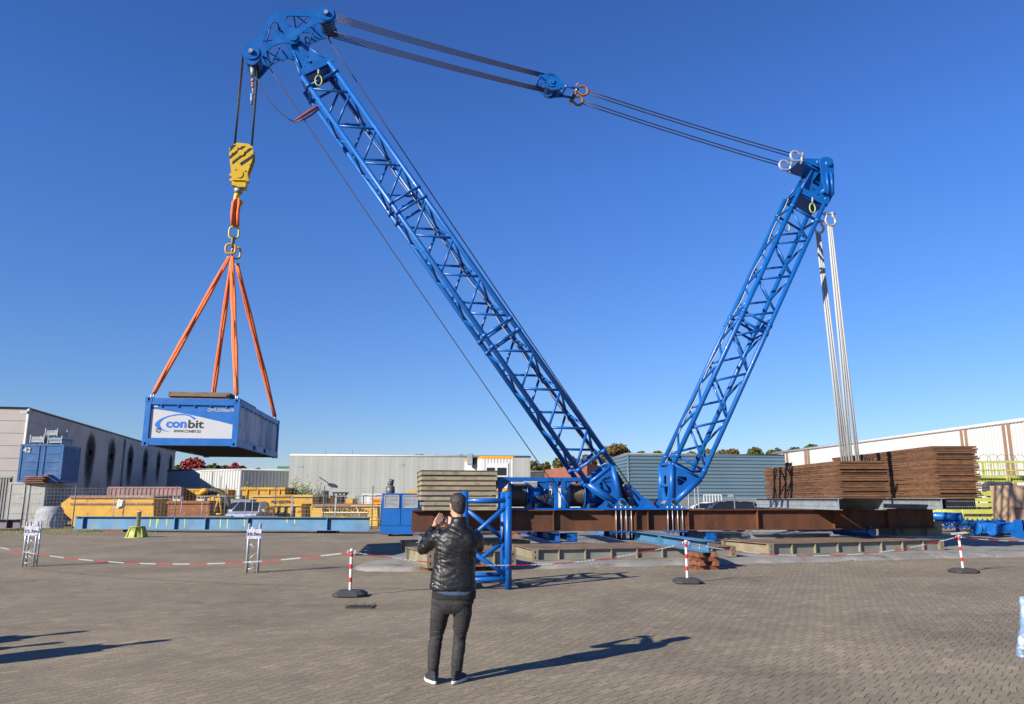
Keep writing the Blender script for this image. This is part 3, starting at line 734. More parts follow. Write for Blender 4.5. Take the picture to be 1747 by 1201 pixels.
for sy in(-1,1):
    mb.bx(-W2+.15,W2-.15,sy*(L2-.07)-.06,sy*(L2-.07)+.06,.02,.20,CM); mb.bx(-W2+.15,W2-.15,sy*(L2-.07)-.06,sy*(L2-.07)+.06,HC-.19,HC-.02,CM)
for sx_ in(-1,1):
    x=sx_*(W2-.06)
    for a,b in((-L2+.15,-.95),(-.6,.6),(.95,L2-.15)): mb.bx(x-.05,x+.05,a,b,.03,.17,CM)
    mb.bx(x-.05,x+.05,-L2+.15,L2-.15,.171,.19,CM); mb.bx(x-.05,x+.05,-L2+.15,L2-.15,HC-.16,HC-.02,CM)
    mb.bx(x-.05,x+.05,-.95,-.6,.03,.05,CM); mb.bx(x-.05,x+.05,.6,.95,.03,.05,CM)
mb.build('frame',CB,ct)
for sxx in(-1,1):
    for sy in(-1,1):
        for z in(0,HC-.12):
            c=V((sxx*(W2-.085),sy*(L2-.09),z+.06)); mb=MB(); hole=[(.03*cos(a),.042*sin(a)) for a in[2*pi*i/10 for i in range(10)]]
            sq=[(-.085,-.06),(.085,-.06),(.085,.06),(-.085,.06)]
            for d,x in((V((0,1,0)),V((1,0,0))),(V((1,0,0)),V((0,1,0)))):
                for s in(-1,1):
                    mb.ext(sq,CM@frame(c+d*s*(.09 if d.y else .085)*.86,x,d),.02,[hole])
            mb.box(c+V((0,0,.055)),(.172,.178,.01),CM); mb.box(c-V((0,0,.055)),(.172,.178,.01),CM); mb.build('corner_casting',CB,ct)
            mb=MB(); mb.box(c,(.11,.11,.09),CM); mb.build('casting_core',BLK,ct)
# end panel with logo
xe=-W2+.15; mb=MB(); mb.bx(-W2+.145,W2-.145,-L2+.06,-L2+.09,.20,HC-.19,CM); fr=mb.build('end_panel',CB,ct)
mb=MB(); mb.bx(-W2+.145,W2-.145,L2-.09,L2-.06,.20,HC-.19,CM); mb.build('end_panel',CB,ct)
FM=CM@frame((0,-L2+.058,0),(1,0,0),(0,-1,0)) # local x right, y up
x0,x1=-W2+.16,W2-.16; zt_=HC-.19
def cF(p): # crop2 px -> panel coords
    a,b=p; tt=(a-160)/(1080-160); return (x0+(x1-x0)*tt, .21+(zt_-.21)*((690-b+ (14*tt))/(690-345)))
wh=[(x0,.215),(x1,.215),(x1,.21+.36*(zt_-.21)+.06)]
for i in range(13):
    tt=1-i/12; wh.append((x0+(x1-x0)*tt, .215+(zt_-.21)*(.86-.42*tt**1.35-.02*tt)))
MB().ext(wh,FM,.004).build('logo_panel',WHITEB,ct)
# swoosh
def cP(x,y):  # crop px in 'white panel' to metres: panel spans x 160..1075, y 385..700
    return (x0+(x1-x0)*(x-165)/915, .215+(zt_-.21)*(.86)*(693+(x-165)*.012-y)/(693-388))
so_=[(665,487),(600,455),(520,440),(440,443),(350,462),(270,495),(225,530),(215,560),(240,590),(290,612),(340,625),(395,632),(340,618),(300,600),(272,565),(275,530),(310,495),(370,470),(450,455),(530,453),(590,465),(645,503)]
MB().ext([cP(*p) for p in so_],FM@Matrix.Translation((0,0,.004)),.004).build('logo_swoosh',LOGOB,ct)
px1=(x1-x0)/915
def lt(s,x,y,wpx,hpx,mat,bold,zz=.005,k=None):
    a=cP(x,y); size=hpx*px1*1.05
    M=FM@Matrix.Translation((a[0],a[1],zz)); o=text(ct,s,size/.70,M,mat,.002,bold)
    xs=[v.co for v in o.data.vertices]; 
    return o
def textfit(parent,s,M,wd,ht,mat,bold=0,ext=.002,label=None):
    cu=bpy.data.curves.new('t','FONT'); cu.body=s; cu.size=1; cu.offset=bold; cu.extrude=0.001; cu.resolution_u=4
    t=bpy.data.objects.new('t',cu); COL.objects.link(t); dg=bpy.context.evaluated_depsgraph_get()
    me=bpy.data.meshes.new_from_object(t.evaluated_get(dg)); bpy.data.objects.remove(t)
    xs=[v.co.x for v in me.vertices]; ys=[v.co.y for v in me.vertices]
    kx=wd/(max(xs)-min(xs)); ky=ht/(max(ys)-min(ys))
    me.transform(Matrix.Diagonal((kx,ky,ext/.001,1))@Matrix.Translation((-min(xs),-min(ys),0)))
    me.transform(WM[parent.name].inverted()@M); me.materials.clear(); me.materials.append(mat)
    o=bpy.data.objects.new('lettering',me); COL.objects.link(o); o.parent=parent
    if label:o['label']=label
    return o
def tf(s,xa,ya,xb,yt,mat,bold):
    a=cP(xa,ya); b=cP(xb,yt+(xb-xa)*.012); textfit(ct,s,FM@Matrix.Translation((a[0],a[1],.005)),b[0]-a[0],b[1]-a[1],mat,bold)
tf('con',338,588,566,520,LOGOB,.035); tf('bit',583,592,757,503,TXTK,.022); tf('WWW.CONBIT.EU',427,637,730,609,TXTK,.01); tf('OFFU0006609',788,415,1080,380,WHT,.0)
mb=MB(); a=cP(187,366); b=cP(233,348); M=FM@Matrix.Translation((0,0,.004)); mb.ext([(a[0],a[1]),(b[0],a[1]),(b[0],b[1]),(a[0],b[1])],M,.003); mb.build('sticker',WHT,ct)
mb=MB(); pts=[cP(*p) for p in((235,598),(276,595),(272,625),(258,634),(238,628))]; mb.tube([FM@V((p[0],p[1],.02)) for p in pts],.008,6,closed=True); mb.build('handle_ring',BLK,ct)
mb=MB()
for xx in(270,455,640,820,1000): a=cP(xx,345); mb.bx(a[0]-.015,a[0]+.015,-L2+.02,-L2+.06,zt_-.06,zt_+.0,CM)
mb.split('tarp_hook',CB,ct)
# long sides
for s in(-1,1):
    mb=MB(); 
    p0=CM@V((s*(W2-.07),-L2+.15,0)); p1=CM@V((s*(W2-.07),L2-.15,0)); nn=(CM.to_3x3()@V((s,0,0)))
    mb.corr(p0,p1,CC.z+.19,CC.z+HC-.16,.28,.022,nn); mb.build('side_panel',CBD if s>0 else CB,ct)
    mb=MB()
    for k in range(10): y=-L2+.4+k*.58; mb.bx(s*(W2-.01)-.015,s*(W2-.01)+.015,y-.02,y+.02,HC-.21,HC-.15,CM)
    mb.split('tarp_hook',CB,ct)
mb=MB(); mb.bx(-W2+.12,W2-.12,-L2+.13,L2-.13,.10,.13,CM); mb.build('floor',UND,ct)
mb=MB()
for k in range(13): y=-L2+.35+k*.45; mb.bx(-W2+.112,W2-.112,y-.03,y+.03,.02,.099,CM)
mb.build('cross_member',UND,ct)
mb=MB(); mb.bx(-W2+.12,W2-.12,-L2+.14,L2-.14,HC-.10,HC-.06,CM); mb.build('roof',CB,ct)
# mats on the roof
MAT=PM('brown_board',(.20,.135,.09),.85,0,.25,4,spots=[((.10,.06,.04),6,.6,.1)],rnd=.15)
for k,(za,xa,xb,y0,y1) in enumerate(((0.05,-.72,.85,-2.75,.9),(.125,-.73,.80,-2.8,.8),(.20,-.76,.84,-2.62,.85))):
    mb=MB(); mb.bx(xa,xb,y0,y1,HC-.055+za,HC+.012+za,CM)
    pp=['bottom','middle','top'][k]; mb.top('board',MAT,pp+' brown board of the pile on the hanging container roof','board','boards on the hanging container')
# four slings
ap=S(397.5,437,0)
for lab,(lx,ly),apx,o,st in (('orange sling to the near left corner of the hanging container',(-1,-1),(392,441),-.1,(0,-.05)),('orange sling to the far left corner of the hanging container, partly behind the others',(-1,1),(394,446),.12,(0,0)),('bright orange sling to the near right corner of the hanging container',(1,-1),(397,442),-.14,(0,0)),('orange sling to the far right corner of the hanging container',(1,1),(403,449),.12,(0,0))):
    tgt=CM@V((lx*(W2-.12),ly*(L2-.12),HC+.03)); a=S(*apx,o)
    t=thing('lifting_sling',lab,'sling',a,0,'long orange slings on the container')
    d=(tgt-a).normalized(); s1=d.cross(V((0,1,0))).normalized(); s2=d.cross(s1)
    for kk,(w1,w2) in enumerate(((-.045,0),(.045,.02),(0,.05))):
        pts=[]
        for i in range(14):
            f=i/13; sp=(1-abs(2*f-1)**6)*.55+.45; wv=.014*sin(f*17+kk*2)
            pts.append(a.lerp(tgt-d*.12,f)+s1*(w1*sp+wv)+s2*(w2*sp+wv))
        MB().tube(pts,.042 if kk<2 else .03,8).build('strap',ORANGE,t)
    mb=MB(); M=frame(tgt,d,s1); pts=[M@V((-.02-.10*cos(q),.06*sin(q),0)) for q in[2*pi*i/14 for i in range(14)]]; mb.tube(pts,.02,8,closed=True); mb.build('end_shackle',SILV,t)
    mb=MB(); mb.tube([a-s1*.07,a+s1*.07],.04,8); mb.build('top_shackle',GALV,t)
REF=-.5
# ---------------------------------------------------------------- white slings at the mast
Z1=1.73+1.24
def wsl(label,top,bot,o0,o1,group,rp):
    shackle(S(top[0],top[1],o0),(0.1,0,-1),SA,.38,SILV,label,'silver shackles with the white slings')
    a=S(top[0]+1,top[1]+20.5,o0)
    for k,(bx_,by_,lb) in enumerate(rp):
        t=thing('white_sling',lb,'sling',a,0,group)
        b=S(bx_,by_,o1,o1)
        for d in(-.045,.045):
            q=.02*(1 if d>0 else -1); MB().tube([a+SA*(d*.8+(k-.5)*.06),a.lerp(b,.5)+SA*(d),b+SA*d],.036,8).build('rope_leg',WSLING,t)
        mb=MB(); f=.47; m=a.lerp(b,f)+SA*.045; m2=a.lerp(b,f+.04)+SA*.045; 
        if k==1: mb.tube([m,m2],.034,8); mb.build('red_mark',RED,t)
wsl('silver shackle at the right, holding two white slings below the mast head',(1416,364),None,-.45,-.45,'white slings behind the mast',[(1452,790,'white sling hanging right of centre, third from the left, down to the rusty stack'),(1463.5,788,'white sling hanging rightmost down to the rusty stack')])
wsl('silver shackle lower left, holding two white slings below the mast head',(1417,364),None,.35,.35,'white slings behind the mast',[(1438.5,790,'white sling hanging leftmost down to the rusty stack'),(1447,790,'white sling hanging second from the left down to the rusty stack')])
# ---------------------------------------------------------------- steel floor mats on the slab
def floormat(label,M,Lx,Dy,h,nb,group='cream steel base mats under the crane'):
    """M frame at front-left-bottom: x along front, y up? here z up"""
    o=M.translation; t=thing('base_mat',label,'steel base mat',o,0,group)
    mb=MB(); mb.bx(0,Lx,0,Dy,h-.02,h,M); mb.build('deck_plate',PM('deck_rust',(.20,.13,.085),.85,0,.3,2,spots=[((.30,.26,.20),1.5,.58,.15),((.09,.06,.045),1.1,.55,.1)]) if 'deck_rust' not in bpy.data.materials else bpy.data.materials['deck_rust'],t)
    mb=MB(); mb.bx(0,Lx,.0,Dy,0,.02,M); mb.build('bottom_plate',CREAM,t)
    for y in(.10,Dy-.10): mb=MB(); mb.bx(.02,Lx-.02,y-.008,y+.008,.02,h-.02,M); mb.build('web',CREAMP,t)
    for x in(.10,Lx-.10): mb=MB(); mb.bx(x-.008,x+.008,.11,Dy-.11,.02,h-.02,M); mb.build('end_web',CREAM,t)
    for i in range(1,nb):
        x=Lx*i/nb
        for ya,yb in((.012,.092),(Dy-.092,Dy-.012)): MB().bx(x-.014,x+.014,ya,yb,.02,h-.02,M).build('stiffener',CREAM,t)
    for x in(.01,Lx-.17):
        for ys in(0,1):
            mb=MB(); y0=-.004 if ys==0 else Dy-.156
            hole=[(.08+.022*cos(a),z+.038*sin(a)) for z in(h*.27,) for a in[2*pi*i/10 for i in range(10)]]
            hole2=[(.08+.022*cos(a),h*.75+.038*sin(a)) for a in[2*pi*i/10 for i in range(10)]]
            mb.ext([(0,.001),(.16,.001),(.16,h+.004),(0,h+.004)],M@frame((x,y0+(.006 if ys==0 else .154),0),(1,0,0),(0,-1,0)),.012,[hole,hole2])
            mb.bx(x,x+.16,y0+.035,y0+.125,.001,h-.001,M); mb.build('corner_post',CREAM,t)
    return t
def matfrom(label,pl,pr,z,D,h,nb):
    a=G(*pl,z);b=G(*pr,z); d=(b-a); L_=d.length; x=d.normalized(); M=frame(a,x,(0,0,1)); return floormat(label,M,L_,D,h,nb)
hB=S(1040,932.5,0) # info
za=.115
aB=G(908,957,za); 
hb=.44
matfrom('middle cream steel base mat below the boom foot',(908,957),(1257,950.3),za,2.4,.30,8)
matfrom('left cream steel base mat, partly hidden behind the standing man',(728,969.5),(881,964.5),za,2.4,.36,4)
matfrom('right cream steel base mat behind the red and white chain',(1313,947.3),(1612,938.5),za,2.4,.33,8)
aR=matfrom('far left cream steel base mat behind the standing blue truss',(730,945),(905,938),za,2.2,.30,5)
# low packing under the left mat
mb=MB(); p=G(716,975,0); M=frame(p,SA,(0,0,1)); mb.bx(0,.55,0,.5,.0,.10,M); mb.top('timber_block',WOODR,'brown block under the left end of the left base mat','timber block')
# cross girders
def girder(label,p0,p1,h,w,mat,nst=3,group=None,name='cross_girder',cat='steel girder',flmat=None,tf=.02):
    t=thing(name,label,cat,p0,0,group); mb=MB(); M=mb.ibeam(p0,p1,h,w,tf,.012); mb.build('i_section',mat,t); L_=(V(p1)-V(p0)).length
    for i in range(nst):
        x=L_*(i+.5)/nst if nst>1 else L_*.3
        for sg in(-1,1): MB().bx(x-.008,x+.008,sg*.01,sg*(w/2-.004),tf,h-tf,M).build('stiffener',mat,t)
    return t,M,L_
ZM=za+.30; HG=ZB-ZM-.02
near=G(1209,974,0); nb_=V((4.98,19.55,ZM+0.0)); 
pN=V((S(1209,940,0).x,0,0))
pn=V((ray(1209,930).x/ray(1209,930).y*19.6,19.6,ZM)); pf=V((ray(1102,915).x/ray(1102,915).y*24.4,24.4,ZM)); pf2=pn.lerp(pf,1.35)
t,M,L_=girder('light blue outrigger girder reaching forward onto the stacked timbers',pn,pf2,HG,.34,SKYB,3,'blue girders crossing below the beams')
mb=MB()
for x,wd in((.55,.03),(3.6,.03)): mb.bx(x,x+wd,.0125,.0135,.05,HG-.05,M); mb.bx(x,x+wd,-.0135,-.0125,.05,HG-.05,M)
mb.build('paint_mark',PM('yellow_mark',(.65,.65,.05),.6),t)
mb=MB()
x=1.9
mb.bx(L_*.42,L_*.42+.25,.05,.06,.03,HG-.03,M); 
# left outriggers going back
def through(px0,Y0,px1,Y1,z): 
    r0=ray(px0,915);r1=ray(px1,905); return V((r0.x/r0.y*Y0,Y0,z)),V((r1.x/r1.y*Y1,Y1,z))
a,b=through(955,24.0,872,33.5,ZM); girder('dark blue outrigger girder running back to the left under the beams',a,b,HG,.34,BLUE2,5,'blue girders crossing below the beams')
a,b=through(1068,25.2,975,35,ZM); girder('light blue outrigger girder with yellow marks running back behind the boom foot',a,b,HG,.34,SKYB,6,'blue girders crossing below the beams')
for px,lab in((970,'bright blue bolted bracket between mat and beam, left of the boom foot'),(1204,'bright blue bolted bracket between mat and beam, behind the light blue girder')):
    p=S(px,920,-.95); t=thing('bolted_bracket',lab,'bracket',(p.x,p.y,ZM),0,'bright blue brackets under the beam')
    M=frame((p.x,p.y,ZM),SA,(0,0,1)); mb=MB(); mb.bx(-.17,.17,0,.03,0.02,HG,M); mb.bx(-.17,.17,.03,.25,0,.02,M); mb.bx(-.012,.012,.03,2.2,.02,HG,M); mb.bx(-.17,.17,2.2,2.23,0,HG,M); mb.bx(-.15,.15,.03,2.2,HG-.02,HG-.001,M); mb.build('plate',BLUE,t)
    mb=MB()
    for x in(-.11,.11):
        for z in(.08,.2,.32): 
            if z<HG: q=M@V((x,-.012,z)); mb.tube([q-SB*.012,q+SB*.012],.018,6)
    mb.build('bolt',BLK,t)
    mb=MB(); mb.bx(-.35,.35,-.05,.3,HG+.001,HG+.018,M); mb.build('shim_plate',SILV,t)
# support at the left beam end
p=S(722,912,-.7); t=thing('beam_stool','steel stool under the left end of the rusty main beam','steel support',(p.x,p.y,ZM),0)
M=frame((p.x,p.y,ZM),SA,(0,0,1)); mb=MB(); mb.bx(-.25,.3,-.1,.35,HG+.0,HG+.018,M); mb.bx(-.02,.02,-.05,.3,0,HG,M); mb.bx(-.15,.15,.1,.13,0,HG,M); mb.build('stool',GALV,t)
# crib of timbers at outrigger tip
WB=[]
c=V((pn.x-.10,pn.y+.22,0)); lay=0; z=0
hh=ZM/4-.001
names=['lowest','second','third','topmost']
k=0
for L in range(4):
    M=Matrix.Translation((c.x,c.y,L*(hh+.001)))@Matrix.Rotation(YAW,4,'Z')
    for j in(-1,1):
        mb=MB(); j2=j*.2+random.uniform(-.02,.02)
        if L%2==0: mb.bx(-.32+random.uniform(0,.05),.30,j2-.05,j2+.05,0,hh-.012*(L<3),M)
        else: mb.bx(j2-.055,j2+.055,-.38,.34,0,hh,M)
        sd=('front' if j<0 else 'rear') if L%2==0 else ('left' if j<0 else 'right')
        mb.top('timber_block',WOODR,'%s timber in the %s layer of the crib under the light blue girder'%(sd,names[L]),'timber block','crib timbers')
# ---------------------------------------------------------------- concrete slabs on the beam
xl_=S(716,850,-1.2)
zt0=ZT+.004; n=8
p_top=S(720,803,-1.25).z; th=(p_top-zt0)/n
rr=random.Random(5)
for i in range(n):
    z0=zt0+i*th; M=frame((0,0,0),SA,(0,0,1)); s0=sx(716 if i>=2 else 721,850,-1.25)+rr.uniform(-.01,.02); s1=sx(841,850,-1.25)+rr.uniform(-.03,.02)
    M.translation=SL(0,0,0)-V((0,0,0)); M=frame(SL(0,0,0),SA,(0,0,1))
    t=thing('concrete_slab_block','weathered concrete slab, %s in the pile on the rusty beam'%(['lowest','second from the bottom','third from the bottom','fourth from the bottom','fifth from the bottom','sixth from the bottom','second from the top','topmost'][i]),'concrete slab',SL((s0+s1)/2,0,z0),0,'concrete slabs on the beam')
    mb=MB(); o0=-1.25+rr.uniform(-.03,.03)
    # slab with slightly sloping edge
    mb.ext([(s0+.0,z0),(s1,z0),(s1+.012,z0+th-.03),(s0-.012,z0+th-.03)],frame(SL(0,0,0)-V((0,0,0))+SB*((o0+1.25)/2)*0+SB*((o0+1.25)/2),SA,-SB)@Matrix.Identity(4),2.5+(1.25+o0)*0) if False else mb.bx(s0,s1,o0,1.25,z0+.004,z0+th-.042,M)
    mb.build('slab',CONC,t)
    mb=MB(); mb.bx(s0-.008,s1+.01,o0-.008,o0+.06,z0+th-.04,z0+th-.008,M); mb.bx(s0-.008,s0+.05,o0+.062,1.25,z0+th-.04,z0+th-.008,M); mb.bx(s0+.052,s1+.01,o0+.062,1.25,z0+th-.038,z0+th-.012,M); mb.build('steel_edge',RUSTB,t)
# ---------------------------------------------------------------- rusty plate stacks
def stack(nm,xc,xr_,Yn,Yf,z0,z1,cnt,where,seed,endoff=.04):
    r=random.Random(seed); th=(z1-z0)/cnt
    xn=ray(xc,820).x/ray(xc,820).y*Yn; xf=xn-.035*(Yf-Yn); wd=(ray(xr_,820).x/ray(xr_,820).y*Yn)-xn
    hs=[r.uniform(.75,1.25) for _ in range(cnt)]; hs=[h*(z1-z0)/sum(hs) for h in hs]; zz0=z0
    for i in range(cnt):
        th=hs[i]
        dx=r.uniform(-.022,.022); dy=r.uniform(-.05,.04); dx2=r.uniform(-.02,.02)+endoff*sin(i*1.3)*.6; za=zz0; zz0+=th; bend=r.uniform(.004,.014)
        mb=MB(); k=8; vs=[];fs=[]
        edge=[]
        for j in range(k+1):
            f=j/k; Y=Yn+dy+(Yf-Yn+dy)*f; xx=xn+dx-(.035*(Yf-Yn))*f; wob=bend*noise.noise(V((i*3.1,f*4,seed)))+.006*sin(f*9+i)
            for (x,zz) in((xx,0),(xx+wd+dx2,0),(xx+wd+dx2+.0,th*.80),(xx-.0,th*.80)): vs.append(V((x,Y,za+zz+wob+th*.06)))
        for j in range(k):
            b=j*4
            fs+= [(b+0,b+1,b+5,b+4)[::-1],(b+1,b+2,b+6,b+5)[::-1],(b+2,b+3,b+7,b+6)[::-1],(b+3,b+0,b+4,b+7)[::-1]]
        fs+= [(0,1,2,3),(k*4+3,k*4+2,k*4+1,k*4)]
        mb.add(vs,fs)
        mb.bx(xn-.02*(Yf-Yn)+.09,xn+wd-.09,Yn+.1,Yf-.2,za,za+th-.001)   # inset filler block, added to stop light showing through the gaps
        on=('%d%s'%(cnt-i,{1:'st',2:'nd',3:'rd'}.get((cnt-i)%10 if (cnt-i) not in(11,12,13) else 0,'th')))
        mb.top('steel_plate',RUSTP,'rusty steel plate, %s from the top of the %s'%(on,where),'steel plate','rusty plates of the '+where)
zA=1.745
z_top1=atY(1435,786,24.3).z; stack('near',1434,1516,24.3,30.9,zA,z_top1,20,'left rusty stack',3)
z_top2=atY(1602,760.5,25.4).z; stack('far',1601,1672,25.4,33.0,zA,z_top2,27,'right rusty stack',9,.09)
# grey perforated beams under the stacks
def perf(label,x,Yn,Yf,z0,h,w=.22):
    xn=ray(x,855).x/ray(x,855).y*Yn; p0=V((xn,Yn,z0)); p1=V((xn-.035*(Yf-Yn),Yf,z0)); t=thing('perforated_beam',label,'steel beam',p0,0,'grey perforated beams')
    mb=MB(); M=mb.ibeam(p0,p1,h,w,.015,.012); mb.build('section',GALV,t); mb=MB()
    for k in range(int((Yf-Yn)/.12)):
        for z in(h*.3,h*.7): mb.bx(.08+k*.12,.11+k*.12,.0065,.0075,z-.013,z+.013,M)
    mb.build('bolt_holes',BLK,t)
hz=zA-ZT-.004
perf('grey perforated beam below the left edge of the left rusty stack',1431,24.2,31.5,ZT+.002,hz)
perf('grey perforated beam below the right edge of the left rusty stack',1506,24.4,31.5,ZT+.002,hz)
perf('grey perforated beam below the left edge of the right rusty stack',1607,25.3,32.6,ZT+.002,hz)
t=thing('perforated_beam','black perforated beam crosswise below the front of the right rusty stack','steel beam',atY(1635,852,25.4),0,'grey perforated beams')
mb=MB(); x0_,x1_=atY(1606,852,25.4).x,atY(1665,852,25.4).x; mb.bx(x0_+.15,x1_,25.45,25.65,ZT+.002,zA-.004); mb.build('section',BLK,t)
mb=MB()
for k in range(16):
    for z in(.25,.75): mb.bx(x0_+.2+k*.062,x0_+.222+k*.062,25.443,25.449,ZT+hz*z-.012,ZT+hz*z+.012)
mb.build('bolt_holes',SILV,t)
# small dark hooks on the left stack
mb=MB()
for q in(1476,1480,1484,1489): a=atY(q,783,26.8); mb.bx(a.x-.015,a.x+.015,26.78,26.82,z_top1,z_top1+.22)
mb.top('steel_comb',BLK,'row of short dark pegs standing on the left rusty stack','steel comb')
# galvanised beams lying behind
for i,(x0,x1,Y,z0) in enumerate(((1205,1268,31,.16),(1205,1275,31,.42),(1280,1420,30.6,.16),(1285,1432,30.9,.44),(1215,1290,31.5,.68),(1300,1440,31.4,.70))):
    a=atY(x0,900,Y);b=atY(x1,900,Y); t=MB(); t.ibeam((a.x,Y,z0),(b.x,Y+.3,z0),.22,.34,.02,.02)
    where=['lower left','middle left','lower right','middle right','upper left','upper right'][i]
    t.top('galvanised_beam',GALV,'%s grey galvanised beam lying behind the mats under the rusty beam'%where,'steel beam','galvanised beams behind the mats')
# blue pipe under the right stack
def pipe(label,p0,p1,r,mat=BLUE,coll=True,group='blue pipes',inner=None):
    p0=V(p0);p1=V(p1); t=thing('steel_pipe',label,'pipe',p0,0,group); d=(p1-p0).normalized(); L_=(p1-p0).length
    M=frame(p0,d.orthogonal(),d); mb=MB()
    mb.lathe([(r*.86,1.5),(r*.86,0),(r,0),(r,L_)],M,28); mb.build('pipe_wall',mat,t)
    MB().lathe([(r*.85,1.42),(r*.85,.04)],M,28).build('pipe_lining',inner or RUSTB,t)
    MB().tube([p0+d*1.43,p0+d*1.45],r*.85,20).build('inside',inner or PM('pipe_inside',(.10,.06,.05),.9),t)
    if coll: 
        mb=MB()
        for f in(.0,.55): mb.lathe([(r*1.0,f*L_+.003),(r*1.08,f*L_+.003),(r*1.08,f*L_+.07),(r*1.0,f*L_+.07)],M,28)
        mb.split('collar',mat,t)
    return t
r=ray(1489,906.5); k=26.5/r.y
pipe('blue pipe lying on the right base mat in the shade of the rusty stack',CAM+r*k,atY(1434,904.5,27.6),.18)
# short stained girder right
a=atY(1612,920,26.9); girder('short girder with stained grey web at the right end of the right base mat',V((a.x,27.0,za+.34)),V((atY(1500,920,27.6).x,27.6,za+.34)),.50,.36,PM('stained_blue',(.26,.27,.22),.7,0,.2,1.2,spots=[((.015,.10,.32),1.4,.55,.06),((.25,.28,.10),2,.6,.1)]),2)
# ---------------------------------------------------------------- standing blue truss
R_=G(867,1005.5); L_=G(791.5,1006.5); RB=G(858.2,998.5); x=(R_-L_); wdt=x.length; x.normalize(); y=V((-x.y,x.x,0)); dep=.95
Fm=[L_,R_,L_+y*dep+x*.06,R_+y*dep-x*.02]
zt1=S(0,0,0) if False else None
ztp=atY(864,838.5,R_.y).z
t=thing('truss_section','bright blue tube truss section standing upright behind the man','truss',((L_+R_)/2+y*dep/2),0)
LP=[L_,R_,L_+y*dep,R_+y*dep]
for k,p in enumerate(LP):
    mb=MB(); mb.tube([p,p+V((0,0,ztp))],.070,18); mb.build('leg',BLUE,t)
    mb=MB()
    for z in(.16,ztp-.12,): mb.tube([p+V((0,0,z))-y*.0712,p+V((0,0,z))-y*.069],.022,12)
    mb.build('pin_hole',BLK,t)
pl=LP[0]-x*.10; mb=MB(); mb.bx(-.05,.05,-.02,.02,0,ztp-.02,frame(LP[0]-x*.09+y*.1,x,(0,0,1))); mb.build('side_plate',BLUE,t)
ZF=lambda py:atY(850,py,R_.y).z
def tm_(a,b,za_,zb_,r=.045): MB().tube([LP[a]+V((0,0,za_)),LP[b]+V((0,0,zb_))],r,12).build('brace',BLUE,t)
zT,zM_,zB_=ZF(854),ZF(928),ZF(988)
tm_(0,1,zT,zT,.047); tm_(0,1,zB_,zB_,.05); tm_(1,0,zT-.08,zM_+.03); tm_(0,1,zM_-.05,zB_+.05)
tm_(2,3,zT-.02,zT-.02); tm_(2,3,zB_,zB_); tm_(2,3,zT-.12,zM_+.05); tm_(3,2,zM_-.02,zB_+.06)
for a,b in((0,2),(1,3)): tm_(a,b,zT,zT); tm_(a,b,zB_,zB_); tm_(a,b,zT-.08,zM_); tm_(b,a,zM_-.05,zB_+.05)
# ---------------------------------------------------------------- barrier posts and chains
P1=G(597,1017);P2=G(1173,995);P3=G(1644,977)
def barrier(p,label,h=.87,tilt=0):
    t=thing('barrier_post',label,'barrier post',p,0,'red and white barrier posts')
    mb=MB(); a=[(.22,0),(.23,.03),(.21,.075),(.14,.105),(.0,.11)]
    oc=[(1.0,.62),(.62,.9),(-.62,.9),(-1.0,.62),(-1.0,-.62),(-.62,-.9),(.62,-.9),(1.0,-.62)]
    vs=[];prof=[(.29,.02),(.29,.055),(.20,.105),(.05,.112)]
    for r,z in prof: vs+= [p+V((c*r,s*r,z)) for c,s in oc]
    fs=[[i*8+j,i*8+(j+1)%8,(i+1)*8+(j+1)%8,(i+1)*8+j] for i in range(3) for j in range(8)]+[[24+j for j in range(8)]]
    mb.add(vs,fs); mb.bx(-.26,-.09,-.2,.2,0,.03,Matrix.Translation(p)); mb.bx(.09,.26,-.2,.2,0,.03,Matrix.Translation(p)); mb.build('foot',RUB,t)
    d=V((tilt,0,1)).normalized(); z=.105; b=p
    segs=[(.105,.26,0),(.26,.35,1),(.35,.51,0),(.51,.60,1),(.60,.74,0),(.74,.82,1),(.82,h,0)]
    mb=MB(); sc=h/.87
    for z0,z1,c in segs: mb.m=c; mb.tube([b+d*z0*sc,b+d*z1*sc],.0285,16,cap=(z1==h))
    mb.tube([b+d*(h-.001)*1.0,b+d*(h+.001)],.028,16)
    mb.build('pole',[WHT,RED],t)
    mb=MB(); mb.m=0; mb.tube([b+d*(h-.03),b+d*(h+.02)],[.034,.030],16)
    for s in(-1,1): q=b+d*(h-.02); mb.tube([q+V((s*.03,0,0)),q+V((s*.07,0,.0)),q+V((s*.07,0,-.04)),q+V((s*.04,0,-.045))],.009,6)
    mb.build('cap',WHT,t); return b+d*(h-.05)
q1=barrier(P1,'left red and white barrier post, standing behind the drain cover',.82)
q2=barrier(P2,'middle red and white barrier post in front of the stacked timbers',.86,-.0)
q3=barrier(P3,'right red and white barrier post with flat white strips lying on top',.88,-.03)
mb=MB(); 
M=Matrix.Translation(q3+V((.02,0,.075)))@Matrix.Rotation(-.10,4,'Y'); mb.bx(-.17,.20,-.05,.05,0,.012,M); mb.bx(-.18,.16,-.05,.05,.025,.035,M); mb.top('folded_sign',WHT,'flat white strips lying on top of the right barrier post','sign')
